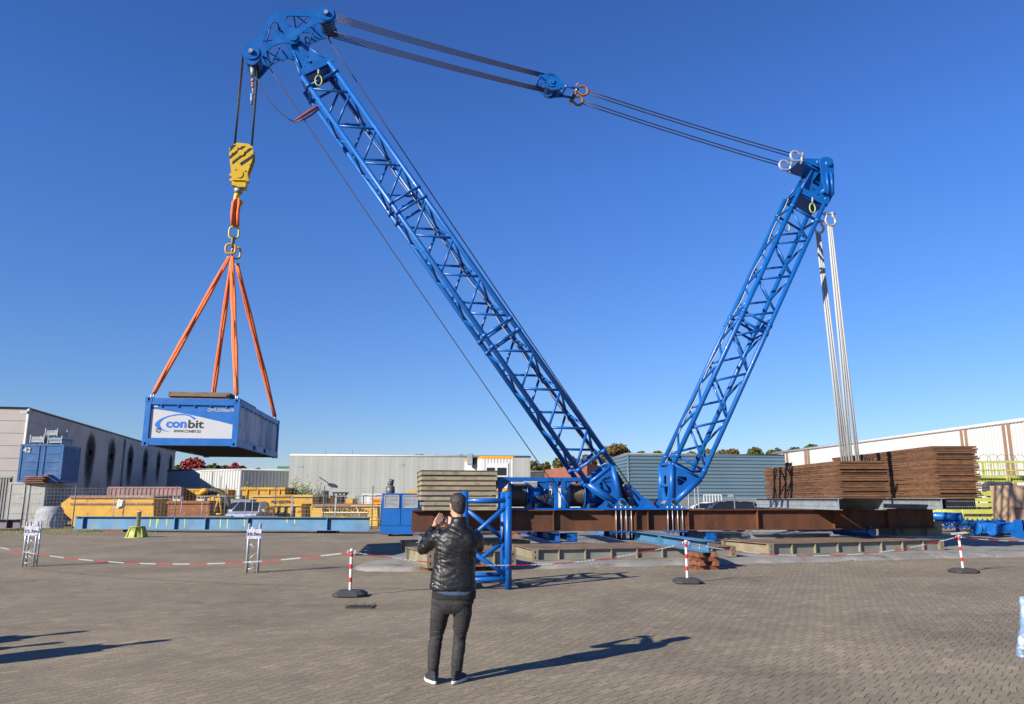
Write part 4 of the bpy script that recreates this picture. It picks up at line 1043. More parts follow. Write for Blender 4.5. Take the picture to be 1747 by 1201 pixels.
def chain(a,b,sag,label,start=0):
    a=V(a);b=V(b); L0=(b-a).length; pitch=.042; n=int(L0*1.01/pitch); mb=MB()
    # parabola
    def P(f): return a.lerp(b,f)-V((0,0,sag*4*f*(1-f)))
    ln=[]
    for i in range(8): ln.append(V((cos(2*pi*i/8)*.025,sin(2*pi*i/8)*.011,0)))
    for i in range(n):
        f=(i+.5)/n; p=P(f); d=(P(min(1,f+.002))-P(max(0,f-.002))); M=frame(p,d,V((0,.7,.7)) if i%2 else V((0,-.7,.7)))
        mb.m=int((i+start)//11)%2; mb.tube([M@q for q in ln],0.0042,5,closed=True)
    return mb.top('barrier_chain',[WHT,RED],label,'chain','red and white chains')
chain(q1+V((.05,0,0)),q2-V((.05,0,0)),.33,'red and white chain hanging between the left and middle posts, passing behind the man',5)
chain(q2+V((.05,0,0)),q3-V((.05,0,0)),.34,'red and white chain hanging between the middle and right posts',12)
P0=V((-13.6,18.9,0)); q0=V((-13.6,18.9,.85))
chain(q0,q1-V((.05,0,0)),.40,'red and white chain running left from the left post past both aluminium stands',3)
P4=V((15.5,21.5,0)); chain(q3+V((.05,0,0)),(15.4,21.5,.70),.1,'red and white chain running right from the right post',4)
# ---------------------------------------------------------------- aluminium truss stands
def stand(p,label,txt,h=1.15):
    t=thing('truss_stand',label,'truss stand',p,0,'aluminium truss stands with paper signs'); s=.125
    c=[V((a*s,b*s,0))+p for a in(-1,1) for b in(-1,1)]
    M=Matrix.Translation(p)@Matrix.Rotation(radians(14),4,'Z'); c=[M@V((a*s,b*s,0)) for a in(-1,1) for b in(-1,1)]
    for q in c:
        MB().tube([q,q+V((0,0,h))],.024,12).build('leg',ALU,t)
    mb=MB()
    for a,b in((0,2),(1,3),(0,1),(2,3)):
        for k in range(5):
            z0=.1+k*.2; u,v=(c[a],c[b]) if k%2 else (c[b],c[a]); mb.tube([u+V((0,0,z0)),v+V((0,0,z0+.2))],.008,6)
        mb.tube([c[a]+V((0,0,.1)),c[b]+V((0,0,.1))],.011,6); mb.tube([c[a]+V((0,0,h-.12)),c[b]+V((0,0,h-.12))],.008,6)
    mb.build('lacing',ALU,t)
    Ms=M@frame((0,-s-.028,h-.24),(1,0,0),(0,-1,0)); mb=MB(); vs=[];n=6
    for i in range(n+1):
        for j in range(5): xx=-.165+.33*i/n; yy=-.115+.23*j/4; vs.append(Ms@V((xx,yy,.004*sin(i*1.7+j)+.004)))
    fs=[(i*5+j,(i+1)*5+j,(i+1)*5+j+1,i*5+j+1) for i in range(n) for j in range(4)]; mb.add(vs,fs); mb.build('paper_sign',PM('paper',(.72,.72,.82),.7,0,.02) if 'paper' not in bpy.data.materials else bpy.data.materials['paper'],t)
    textfit(t,txt,Ms@Matrix.Translation((-.145,-.04,.012)),.29,.08,PM('faded_ink',(.05,.06,.20),.6) if 'faded_ink' not in bpy.data.materials else bpy.data.materials['faded_ink'],.012,.0005)
stand(G(50,966.5),'aluminium truss stand at the far left with paper sign reading 15.2m','15.2m')
stand(G(430,977),'aluminium truss stand under the hanging container with paper sign reading 10.0m','10.0m')
# ---------------------------------------------------------------- lime pipe stand
p=G(233,916.5); t=thing('pipe_stand','lime green ribbed cone foot holding a short upright grey pipe','pipe stand',p)
M=Matrix.Translation(p); MB().lathe([(.50,0),(.50,.02),(.43,.02),(.30,.46),(.34,.46),(.34,.48),(.1,.48)],M,24).build('cone_foot',LIME,t)
for k in range(8):
    a=k*pi/4+.2; Mr=M@Matrix.Rotation(a,4,'Z')@frame((0,0,0),(1,0,0),(0,-1,0)); MB().ext([(.40,.02),(.49,.02),(.34,.45),(.29,.45)],Mr,.025).build('rib',LIME,t)
MB().lathe([(.075,.48),(.095,.48),(.095,1.12),(.10,1.12),(.10,1.15),(.075,1.15)],M@Matrix.Rotation(.02,4,'Y'),18).build('upright_pipe',ALU,t)
# ---------------------------------------------------------------- drain cover and weeds
p=G(615,1036); t=thing('drain_grate','rusty dark drain grate set in the paving near the left post','drain grate',(p.x,p.y,.004)); M=Matrix.Translation((p.x,p.y,0))
mb=MB(); mb.bx(-.20,.20,-.16,.16,.0,.006,M); mb.build('pit',BLK,t)
mb=MB(); 
for k in range(9): mb.bx(-.19+k*.045,-.165+k*.045,-.14,.14,.006,.014,M)
for s in(-1,1): mb.bx(-.215,.215,s*.16-.015,s*.16+.015,.002,.016,M); mb.bx(s*.212-.01,s*.212+.01,-.143,.143,.002,.0155,M)
mb.build('grate',PM('grate_iron',(.07,.06,.055),.7,.2,.3,20),t)
GRASS=PM('grass_green',(.10,.12,.03),.8,0,.4,6); DRY=PM('dry_grass',(.20,.17,.07),.9,0,.3,6)
mb=MB(); r=random.Random(3)
for (cx,cy,nn,rad) in((590,1036,26,.05),(639,1034,24,.04),(622,1032,10,.03),(606,1032,8,.03)):
    q=G(cx,cy)
    for i in range(nn):
        a=r.uniform(0,6.28); d=r.uniform(0,rad); b=q+V((cos(a)*d,sin(a)*d,0)); h=r.uniform(.03,.09); l=V((r.uniform(-.03,.03),r.uniform(-.03,.03),h)); s=V((.004,0,0)); mb.add([b-s,b+s,b+l],[(0,1,2)])
tag(mb.build('weeds',GRASS),None,None,None,'stuff'); 
# ================================================================ background
def gx(px,Y,py=880): return atY(px,py,Y).x
def zy(py,Y,px=873.5): return atY(px,py,Y).z
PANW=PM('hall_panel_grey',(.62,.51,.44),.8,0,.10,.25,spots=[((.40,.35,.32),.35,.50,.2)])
CLADW=PM('white_cladding',(.54,.54,.53),.55,0,.03,.2)
CLADG=PM('light_grey_cladding',(.42,.43,.395),.6,0,.04,.2)
SLATE=PM('slate_blue_cladding',(.115,.19,.25),.5,0,.08,.3)
BRKR=PM('red_brown_fascia',(.30,.10,.065),.8,0,.15,.6)
DGREY=PM('dark_grey_wall',(.06,.062,.065),.8,0,.1,.5)
ROOF=PM('roof_felt',(.10,.10,.10),.9)
TRIM=PM('roof_trim',(.20,.20,.20),.6,0,.1,.6)
TRIMW=PM('roof_trim_white',(.55,.54,.53),.5,0,.05,.6)
def along(px,P,d):  # distance t so that P+d*t projects to column px
    k=ray(px,849); k=k.x/k.y
    return (k*P.y-P.x)/(d.x-k*d.y)
# ---- left hall
C=atY(50,697,58); d=V((-.232,1,0)).normalized(); fdir=V((-d.y,d.x,0)); tE=along(293,C,d); Hh=C.z
E_=C+d*tE; Lf=C+fdir*22
t=thing('industrial_hall','large pale grey panel hall at the left with a row of soot stained vents','hall',(C.x,C.y,0))
mb=MB()
nn=V((d.y,-d.x,0))
for i in range(9):
    a=i/9*Hh; b=(i+1)/9*Hh-.03; z0=a
    for j in range(10):
        p=C+d*(tE*j/10+.0); q=C+d*(tE*(j+1)/10-.05)
        mb.add([(p.x,p.y,a),(q.x,q.y,a),(q.x,q.y,b),(p.x,p.y,b)],[(0,1,2,3)])
mb.add([V((C.x,C.y,0))-nn*.04,V((E_.x,E_.y,0))-nn*.04,V((E_.x,E_.y,Hh))-nn*.04,V((C.x,C.y,Hh))-nn*.04],[(0,1,2,3)])
mb.build('side_wall',PANW,t)
mb=MB()
for i in range(9):
    a=i/9*Hh; b=(i+1)/9*Hh-.03; mb.add([(Lf.x,Lf.y,a),(C.x,C.y,a),(C.x,C.y,b),(Lf.x,Lf.y,b)],[(0,1,2,3)])
fn=V((fdir.y,-fdir.x,0)); fn=-fn if fn.y>0 else fn
mb.add([V((Lf.x,Lf.y,0))-fn*.04,V((C.x,C.y,0))-fn*.04,V((C.x,C.y,Hh))-fn*.04,V((Lf.x,Lf.y,Hh))-fn*.04],[(0,1,2,3)])
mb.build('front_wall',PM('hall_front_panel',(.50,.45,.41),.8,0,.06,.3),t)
bk=C+fdir*22+d*tE
mb=MB(); mb.add([(C.x,C.y,Hh),(E_.x,E_.y,Hh),(bk.x,bk.y,Hh),(Lf.x,Lf.y,Hh)],[(0,1,2,3)]); mb.add([(E_.x,E_.y,0),(bk.x,bk.y,0),(bk.x,bk.y,Hh),(E_.x,E_.y,Hh)],[(0,1,2,3)]); mb.build('roof',ROOF,t)
mb=MB(); mb.tube([C+V((0,0,.0)),E_],.10,4); mb.tube([C,Lf],.10,4); mb.build('roof_trim',TRIM,t)
mb=MB(); mb.tube([V((C.x,C.y,0)),C],.12,4); mb.build('corner_trim',TRIMW,t)
def sootmat():
    m,nt,b=NT('soot_stain'); tc=N(nt,'TexCoord'); sp=N(nt,'SeparateXYZ'); nt.links.new(tc.outputs['Generated'],sp.inputs[0])
    def mth(op,a,b_=None):
        n=N(nt,'Math',operation=op)
        for i,x in enumerate((a,b_)):
            if x is None: continue
            if hasattr(x,'node'): nt.links.new(x,n.inputs[i])
            else: n.inputs[i].default_value=x
        return n.outputs[0]
    nz=noisef(nt,tc.outputs['Object'],2.2,6,.7); nz2=mth('MULTIPLY',mth('SUBTRACT',nz,.5),.9)
    # u across comes from the generated Y, v from generated Z
    u=mth('ABSOLUTE',mth('MULTIPLY',mth('SUBTRACT',sp.outputs[1],.5),2.0)); v=sp.outputs[2]
    top=mth('MAXIMUM',mth('MULTIPLY',mth('SUBTRACT',v,.70),3.4),mth('MULTIPLY',mth('SUBTRACT',.70,v),1.3))
    dd=mth('ADD',mth('MULTIPLY',mth('POWER',u,2),2.7),mth('POWER',top,2)); a=mth('SUBTRACT',.80,mth('ADD',dd,nz2)); a=mth('MULTIPLY',a,1.25); a.node.use_clamp=True
    b.inputs['Base Color'].default_value=(.008,.005,.004,1); b.inputs['Roughness'].default_value=.95; nt.links.new(a,b.inputs['Alpha']); return m
SOOT=sootmat(); VENT=PM('vent_black',(.006,.005,.004),1,0,.1,2,spec=0)
for px,y0,y1,w in((146,756,846,1.9),(183,764,842,1.8),(216,772,838,1.7),(242,778,834,1.7),(265,782,830,1.6),(286,787,826,1.5)):
    tt=along(px,C,d); q=C+d*tt+nn*.02; zt_=zy(y0,q.y,px); zb_=max(.4,zy(y1,q.y,px)); m=(zb_+zt_)/2
    mb=MB(); k=w*1.7
    mb.add([V((q.x,q.y,zb_))-d*k,V((q.x,q.y,zb_))+d*k,V((q.x,q.y,zt_+1.3))+d*k,V((q.x,q.y,zt_+1.3))-d*k],[(0,1,2,3)])
    mb.build('soot_stain',SOOT,t)
    mb=MB(); M=frame(V((q.x,q.y,zt_-.9)),d,(0,0,1)); mb.box((0,-.02 if (M@V((0,-1,0))-M.translation).dot(nn)>0 else .02,0),(.6,.03,.5),M); mb.build('vent',VENT,t)
mb=MB(); q=C+d*along(203,C,d)+nn*.1; mb.tube([V((q.x,q.y,0)),V((q.x,q.y,Hh-.3))],.10,8); mb.build('downpipe',GALV,t)
def lamp(root,px,py,Y,nm='flood_light',dirx=.5):
    q=atY(px,py,Y); mb=MB(); mb.tube([q+V((0,.6,0)),q],.05,6); mb.box(q+V((dirx*.3,-.25,-.05)),(.55,.25,.22)); return mb.build(nm,GALV,root)
lamp(t,42,703,56)
mb=MB(); a=atY(2,860,57.3);x0,x1=gx(-8,57),gx(11,57); mb.bx(x0,x1,56.9,57.2,0,zy(816,57)); mb.build('gate_opening',BLK,t); mb=MB()
for i in range(5): xx=x0+(x1-x0)*i/4; mb.bx(xx-.06,xx+.06,56.8,56.9,0,zy(816,57))
mb.bx(x0-.2,x1+.2,56.75,56.9,zy(816,57),zy(813,57)); mb.build('gate_frame',TRIM,t)
# ---- generic cladded building: front from px0 to px1
def bld(name,label,cat,px0,Y0,px1,Y1,ytop0,depth,mat,pitch=.3,dep=.04,horiz=False,trim=TRIM,z=None,group=None,roofm=ROOF):
    a=atY(px0,ytop0,Y0); hz_=z or a.z; b=V((gx(px1,Y1),Y1,0)); a0=V((a.x,Y0,0)); dd=(b-a0).normalized(); nf=V((dd.y,-dd.x,0)); back=-nf*depth
    t=thing(name,label,cat,a0,0,group)
    mb=MB(); mb.corr(a0,b,0,hz_,pitch,dep,nf,horiz); mb.build('front_wall',mat,t)
    for p in(a0,b):
        mb=MB(); p2=p+back; n2=dd*(-1 if p is a0 else 1); mb.corr(p,p2,0,hz_,pitch,dep,n2,horiz); mb.build('side_wall',mat,t)
    c=[a0,b,b+back,a0+back]; mb=MB(); mb.add([V((p.x,p.y,hz_)) for p in c],[(0,1,2,3)]); mb.add([V((p.x,p.y,z_)) for p in c[2:] for z_ in(0,hz_)],[(0,2,3,1)]); mb.build('roof',roofm,t)
    mb=MB(); 
    for p,q in((a0,b),(b,c[2]),(a0,c[3])): mb.tube([V((p.x,p.y,hz_+.04)),V((q.x,q.y,hz_+.04))],.12,4)
    mb.build('roof_trim',trim,t); return t,a0,b,dd,nf,hz_
bG=bld('warehouse','long light grey clad warehouse behind the yellow skips','warehouse',495,78,905,81.5,777,25,CLADG,1.5,.012,trim=TRIMW)
lamp(bG[0],684,793,76.5); lamp(bG[0],511,796,76.5)
mb=MB()
for px,yy in((555,770),(578,775),(601,772),(745,776)): q=atY(px,779,84); mb.tube([q,V((q.x,q.y,zy(yy-4,84,px)))],.03,5)
mb.build('roof_mast',TRIM,bG[0])
# low white building and ribbed container-like building left of it
bld('low_building','low plain grey white building behind the left hall, beside the ribbed one','building',286,96,345,92,803,15,PM('plain_grey_wall',(.45,.47,.50),.7,0,.05,.3),3,.02)
bw=bld('ribbed_building','white ribbed building with faded stains behind the excavator','building',342,86,407,82,804,20,PM('white_ribbed',(.50,.51,.49),.6,0,.05,.4,spots=[((.40,.41,.42),.9,.60,.05)]),.45,.08,trim=TRIMW)
q=atY(366,830,84.0); MB().tube([V((q.x,q.y-.8,0)),V((q.x,q.y-.8,zy(805,84)))],.08,6).build('downpipe',TRIM,bw[0])
# office with green top
t=thing('office_building','cream office with green glazed upper floor, between the ribbed building and the warehouse','office',(gx(470,100),100,0))
x0,x1=gx(449,100),gx(520,100); zz=lambda y:zy(y,100)
MB().bx(x0,x1,100,112,0,zz(812)).build('lower_storey',PM('cream_render',(.55,.42,.28),.8,0,.05,.3),t)
MB().bx(gx(463,100),x1,100.6,110,zz(812),zz(802)).build('glazed_storey',PM('teal_glass',(.03,.16,.16),.15,.2,.1,.5),t)
MB().bx(gx(448,99),x1,98.8,112,zz(802),zz(800.5)).build('canopy_roof',TRIMW,t)
MB().bx(gx(464,100),x1,101,110,zz(800.5),zz(795)).build('green_fascia',PM('green_fascia',(.01,.16,.09),.5),t)
for a,b,m in((450,457,'teal_glass'),(466,471,'dark_glass'),(480,490,'teal_glass')): MB().bx(gx(a,100),gx(b,100),99.9,99.97,zz(834),zz(824)).build('window',bpy.data.materials[m],t)
mb=MB()
for k in range(5): xx=gx(464+k*7,100); mb.bx(xx-.08,xx+.08,100.45,100.6,zz(812),zz(802))
mb.build('mullion',TRIMW,t)
# cabin units
def cabin(label,Y,z0,z1):
    xa,xb=gx(822,Y),gx(876,Y); t=thing('site_cabin',label,'site cabin',(xa,Y,z0),0,'stacked white site cabins')
    dv=V((-.30,1,0)).normalized()*6
    a=V((xa,Y,0));b=V((xb,Y,0)); mb=MB(); mb.corr(a,b,z0+.15,z1-.2,.25,.03,(0,-1,0)); mb.corr(a,a+dv,z0+.15,z1-.2,.25,.03,(-1,0,0)); mb.corr(b,b+dv,z0+.15,z1-.2,.25,.03,(1,0,0)); mb.build('wall',PM('cabin_white',(.54,.55,.55),.5,0,.03,.5) if 'cabin_white' not in bpy.data.materials else bpy.data.materials['cabin_white'],t)
    YO_=bpy.data.materials.get('cabin_orange') or PM('cabin_orange',(.75,.33,.01),.5,0,.04)
    mb=MB(); mb.ext([(0,0),(xb-xa,0),(xb-xa+dv.x,dv.y),(dv.x,dv.y)],Matrix.Translation((xa,Y-.04,z1-.1)),.2); mb.build('roof_frame',YO_,t)
    mb=MB(); mb.ext([(0,0),(xb-xa,0),(xb-xa+dv.x,dv.y),(dv.x,dv.y)],Matrix.Translation((xa,Y-.02,z0+.075)),.15); mb.build('floor_frame',bpy.data.materials['white_paint'],t)
    return t
Yc=60; zt2=zy(778,Yc); zm=zt2/2
cabin('lower white site cabin with orange roof edge, below the windowed one',Yc,.05,zm-.01)
t=cabin('upper white site cabin with orange roof edge and a double window',Yc,zm+.01,zt2)
wz=lambda y:zy(y,Yc)
fr=MB().bx(gx(829,Yc),gx(867,Yc),Yc-.09,Yc-.035,wz(813.5),wz(790)).build('window',WHT,t)
for a,b in((830,844),(848,864)): MB().bx(gx(a,Yc),gx(b,Yc),Yc-.11,Yc-.091,wz(811),wz(798)).build('pane',GLASS,fr)
MB().bx(gx(797,62),gx(806,62),61,63,zt2-.6,zt2+.25).build('roof_unit',GALV,t)
# dark flat building, brick-red fascia building, slate hall
bld('flat_building','low dark grey flat roofed building behind the winches','building',862,100,960,100,805,12,DGREY,2,.02)
MB().tube([V((gx(883,95),95,0)),V((gx(883,95),95,zy(790,95)))],.06,6).top('lamp_post',TRIMW,'thin pale lamp post before the low dark building','lamp post')
A_=V((gx(930,82),82,0)); Bp=V((gx(1003,66),66,0)); dd=(Bp-A_); z1_=atY(1003,790.5,66).z
t=thing('brick_fascia_building','building with brick red roof band and pale wall, left of the slate blue hall','building',A_)
nf=V((dd.y,-dd.x,0)).normalized()
mb=MB(); mb.corr(A_+nf*.1,Bp+nf*.1,0,z1_-2.0,.35,.03,nf); mb.build('lower_wall',CLADG,t)
mb=MB(); mb.add([(A_.x,A_.y,z1_-1.9),(Bp.x,Bp.y,z1_-1.9),(Bp.x,Bp.y,z1_),(A_.x,A_.y,z1_)],[(0,1,2,3)]); Bk=Bp+V((4,12,0)); mb.add([(Bp.x,Bp.y,0),(Bk.x,Bk.y,0),(Bk.x,Bk.y,z1_),(Bp.x,Bp.y,z1_)],[(0,1,2,3)]); mb.add([(A_.x,A_.y,z1_),(Bp.x,Bp.y,z1_),(Bk.x,Bk.y,z1_)],[(0,1,2)]); mb.build('fascia_band',BRKR,t)
Cs=V((gx(1074,72),72,0)); zs=atY(1074,774.5,72).z
t=thing('slate_hall','slate blue hall with horizontal ribs behind the crane mast','hall',Cs)
Ls=V((gx(1036,84),84,0)); Rs=V((gx(1345,75),75,0))
for p,q in((Ls,Cs),(Cs,Rs)):
    dd=(q-p).normalized(); nf=V((dd.y,-dd.x,0)); mb=MB(); mb.corr(p,q,1.5,zs,.33,.07,nf,True); mb.build('wall',SLATE,t); mb=MB(); mb.add([V((p.x,p.y,0)),V((q.x,q.y,0)),V((q.x,q.y,1.6)),V((p.x,p.y,1.6))],[(0,1,2,3)]); mb.build('plinth',DGREY,t)
    mb=MB(); mb.tube([V((p.x,p.y,zs+.03)),V((q.x,q.y,zs+.03))],.09,4); mb.build('roof_trim',TRIM,t)
mb=MB(); mb.add([V((p.x,p.y,zs)) for p in(Ls,Cs,Rs,Rs+V((0,25,0)),Ls+V((8,25,0)))],[(0,1,2,3,4)]); mb.tube([V((Cs.x,Cs.y-.03,0)),V((Cs.x,Cs.y-.03,zs))],.07,4); mb.build('roof',SLATE,t)
# white hall right
Cw=atY(1760,714.5,44.5); kx=ray(757,849); dw=V((kx.x/kx.y,1,0)).normalized(); tw=along(1323,Cw,dw); Hw=Cw.z; Cw0=V((Cw.x,Cw.y,0)); Ew=Cw0+dw*tw
t=thing('white_hall','large white clad hall with brown double downpipes at the right','hall',Cw0)
nw=V((-1,dw.x,0)).normalized()
mb=MB(); mb.corr(Ew,Cw0,0,Hw,.30,.035,nw); mb.build('side_wall',CLADW,t)
mb=MB(); e2=Ew+V((18,0,0)); c2_=Cw0+V((18,0,0)); mb.add([V((p.x,p.y,Hw)) for p in(Ew,Cw0,c2_,e2)],[(0,1,2,3)]); mb.add([V((Ew.x,Ew.y,0)),V((e2.x,e2.y,0)),V((e2.x,e2.y,Hw)),V((Ew.x,Ew.y,Hw))],[(0,1,2,3)]); mb.add([V((Cw0.x,Cw0.y,0)),V((c2_.x,c2_.y,0)),V((c2_.x,c2_.y,Hw)),V((Cw0.x,Cw0.y,Hw))],[(0,1,2,3)]); mb.build('roof',CLADW,t)
mb=MB(); mb.tube([V((Ew.x,Ew.y,Hw))+nw*.05,V((Cw0.x,Cw0.y,Hw))+nw*.05],.13,4); mb.build('roof_trim',TRIMW,t)
BRN=PM('brown_downpipe',(.30,.17,.11),.6)
for px in(1343,1348,1380,1385,1653.3,1660.5,1727.5,1736):
    q=Cw0+dw*along(px,Cw0,dw)+nw*.055; s=.12 if px>1500 else .2
    MB().bx(-s,s,-.012,.012,0,Hw-.1,frame(q,dw,(0,0,1))).build('brown_strip',BRN,t)
# ================================================================ containers at the left
def boxcont(label,P,dv,w,l,h,mat,group,doors=True,name='shipping_container',num=None):
    P=V(P); f=V((dv.y,-dv.x,0)).normalized(); dv=V(dv).normalized(); t=thing(name,label,'container',P,0,group); M=frame(P,f,(0,0,1)) # x along the front, y into depth
    mb=MB()
    for x in(0,w-.12):
        for y in(0,l-.12): mb.bx(x,x+.12,y,y+.12,0,h,M)
    for z in(0,h-.12):
        mb.bx(.12,w-.12,0.005,.1,z,z+.12,M); mb.bx(.12,w-.12,l-.1,l-.005,z,z+.12,M); mb.bx(.005,.1,.12,l-.12,z,z+.12,M); mb.bx(w-.1,w-.005,.12,l-.12,z,z+.12,M)
    mb.build('frame',mat,t)
    mb=MB(); a=M@V((.06,.12,0));b=M@V((.06,l-.12,0)); mb.corr(a,b,P.z+.12,P.z+h-.12,.26,.04,-f); mb.build('side_wall',mat,t); mb=MB(); a=M@V((w-.06,.12,0));b=M@V((w-.06,l-.12,0)); mb.corr(a,b,P.z+.12,P.z+h-.12,.26,.04,f); mb.build('side_wall',mat,t)
    mb=MB(); mb.bx(.02,w-.02,.02,l-.02,h-.05,h-.02,M); mb.build('roof',mat,t)
    for k in(0,1):
        x=.13+k*(w-.26)/2; dd=MB().bx(x,x+(w-.26)/2-.01,.03,.07,.13,h-.13,M).build('door',mat,t)
        mb=MB()
        for z in(.3,.52,.74): mb.bx(x+.08,x+(w-.26)/2-.10,.008,.028,h*z,h*z+.05,M)
        mb.split('door_rib',mat,dd)
        mb=MB(); xx=x+(w-.26)/2*(.85 if k==0 else .15); mb.tube([M@V((xx,.0,.1)),M@V((xx,.0,h-.1))],.018,6); mb.build('lock_bar',mat,dd)
    return t,M
LC=PM('container_white_dirty',(.46,.45,.41),.7,0,.12,1.2,spots=[((.28,.25,.22),1.5,.6,.1)])
BC=PM('container_blue_old',(.035,.13,.33),.55,0,.15,1.5,spots=[((.07,.17,.36),.9,.5,.1)])
dv=V((-.19,1,0)); Yl=47
P=V((gx(9,Yl),Yl,0)); w_=gx(66.5,Yl)-P.x
_,Mw=boxcont('old white container with door ribs at the left, beneath the blue one',P,dv,w_,4.2,zy(822.5,Yl),LC,'stacked containers at the left hall')
P2_=V((gx(20,Yl+.1),Yl+.15,zy(822.5,Yl)+.01)); w2_=gx(87,Yl)-P2_.x; hb2=zy(757,Yl)-P2_.z
tb,Mb=boxcont('blue container numbered 42, standing on the white one',P2_,dv,w2_,3.0,hb2,BC,'stacked containers at the left hall')
textfit(tb,'42',Mb@frame((.16,-.012,hb2*.78),(1,0,0),(0,-1,0)),.42,.30,WHT,.02,.002)
# crates on top of blue container
def crate(label,x0,x1,y0,y1,Y,dpt,mat=GALV,band=None):
    xa,xb=gx(x0,Y),gx(x1,Y); za,zb_=zy(y1,Y),zy(y0,Y); t=thing('metal_crate',label,'metal crate',(xa,Y,za),0,'metal crates on the blue container')
    mb=MB(); n=4
    for i in range(n):
        a=za+.06+(zb_-za-.1)*i/n; b=a+(zb_-za-.1)/n-.03; mb.bx(xa+.04,xb-.04,Y+.03,Y+.05,a,b); mb.bx(xa+.03,xa+.05,Y+.06,Y+dpt-.06,a,b); mb.bx(xb-.05,xb-.03,Y+.06,Y+dpt-.06,a,b)
    mb.bx(xa+.06,xb-.06,Y+.06,Y+dpt-.06,za+.08,zb_-.12); mb.build('panels',mat,t)
    mb=MB()
    for x in(xa,xb-.05):
        for y in(Y,Y+dpt-.05): mb.bx(x,x+.05,y,y+.05,za,zb_+.06)
    mb.build('corner_post',mat,t)
    if band: MB().bx(xa-.01,xb+.01,Y-.01,Y+dpt+.01,za+(zb_-za)*.5,za+(zb_-za)*.75).build('blue_strap',SKYB,t)
crate('galvanised crate standing alone on the left of the blue container roof',35,60,743,756,47.6,1.1)
crate('galvanised crate with light blue band on the right of the blue container roof',66,91,745,757,47.6,1.2,band=1)
crate('galvanised crate on top of the banded crate',60,82,732.5,744,47.8,1.1)
# pile of red plates
for i in range(5):
    Y=46.6; xa,xb=gx(24+i*.5+random.uniform(-1,1),Y),gx(59+random.uniform(-2,3),Y); z0=zy(823.5,Y)+i*.11
    # rests on the white container
    Mx=Matrix.Identity(4); mb=MB(); mb.bx(xa if i<4 else xa+1.1,xb if i<4 else xb+.3,47.02,48.0,z0,z0+.06); mb.top('red_board',WOODR,'red brown board, %s of the small pile on the white container'%['lowest','second from the bottom','middle','second from the top','topmost'][i],'board','boards on the white container')
# ================================================================ skips and yard clutter
def prism(name,label,cat,px,Y,depth,mat,group=None,rim=None,ribs=0,dx=0,open_=True,rmat=None):
    pts=[atY(a,b,Y) for a,b in px]; pts=[V((p.x,Y,max(.03,p.z))) for p in pts]
    t=thing(name,label,cat,(sum(p.x for p in pts)/len(pts),Y,0),0,group)
    M=frame((0,Y+depth/2,0),(1,0,0),(0,-1,0)); mb=MB(); mb.ext([(p.x,p.z) for p in pts],M,depth); mb.build('body',mat,t)
    zt=max(p.z for p in pts); xs=[p.x for p in pts if p.z>zt-.25]; xa,xb=min(xs),max(xs)
    mb=MB(); 
    for y in(Y-.05,Y+depth+.05): mb.bx(xa-.05,xb+.05,y-.05,y+.05,zt-.14,zt+.02)
    for x in(xa-.05,xb+.05): mb.bx(x-.04,x+.04,Y,Y+depth,zt-.138,zt+.018)
    mb.build('rim',rmat or mat,t)
    if ribs:
        zb=min(p.z for p in pts)
        for i in range(ribs):
            x=xa+(xb-xa)*(i+.5)/ribs; MB().bx(x-.05,x+.05,Y-.08,Y-.002,zb+.1,zt-.14).build('rib',mat,t)
    return t,xa,xb,zt
RIMR=PM('rim_rust',(.28,.15,.11),.8,0,.3,3,spots=[((.40,.30,.22),4,.6,.1)])
t,xa,xb,zt=prism('yellow_skip','yellow skip with slanted left end and worn rim behind the girder at the left','skip',[(122,846),(262,851),(262,899),(122,899),(122,886),(97,864)],48,2.3,SKIPY,'yellow and rusty skips in the yard',rmat=RIMR)
mb=MB(); mb.bx(xa,xb,47.93,47.999,1.35,1.45); mb.build('side_rail',RIMR,t)
mb=MB(); q=atY(201,861,47.9); mb.ext([(-.1,-.2),(.25,-.1),(.3,.25),(0,.35)],frame(q,(1,0,0),(0,-1,0)),.02); mb.build('sticker',WHT,t)
def stepcont(label,px0,px1,yt,Y,dep,mat,group,pitch=.3,lid=False):
    a=V((gx(px0,Y),Y,0));b=V((gx(px1,Y),Y,0)); z=zy(yt,Y); t=thing('storage_container',label,'container',a,0,group); mb=MB()
    mb.corr(a,b,.1,z-.1,pitch,.04,(0,-1,0)); mb.corr(b,b+V((-.3,dep,0)),.1,z-.1,pitch,.04,(1,0,0)); mb.corr(a,a+V((-.3,dep,0)),.1,z-.1,pitch,.04,(-1,0,0)); mb.build('wall',mat,t)
    mb=MB(); mb.bx(a.x,b.x,Y-.06,Y+.04,z-.12,z); mb.bx(a.x,b.x,Y-.06,Y+.04,.0,.12); mb.bx(a.x-.02,a.x+.1,Y-.055,Y+.045,.12,z-.12); mb.bx(b.x-.1,b.x+.02,Y-.055,Y+.045,.12,z-.12); mb.build('frame',mat,t)
    mb=MB(); mb.bx(a.x,b.x-.3,Y+.05,Y+dep,z-.1,z-.04); mb.build('top',mat,t); return t
stepcont('long faded pink red container behind the yellow skip, below the soot stains',180,306,830.5,55,2.4,PM('faded_pink',(.30,.17,.16),.7,0,.2,.8,spots=[((.30,.08,.04),1.4,.62,.1)]),None)
stepcont('dark yellow shaded container right of the pink one',307,386,834,56,2.4,SKIPY,None)
prism('rusty_skip','rusty orange brown skip with yellow paint remains behind the girder','skip',[(287,855),(357,856),(357,899),(285,899)],47.2,2.0,SKIPR,'yellow and rusty skips in the yard')
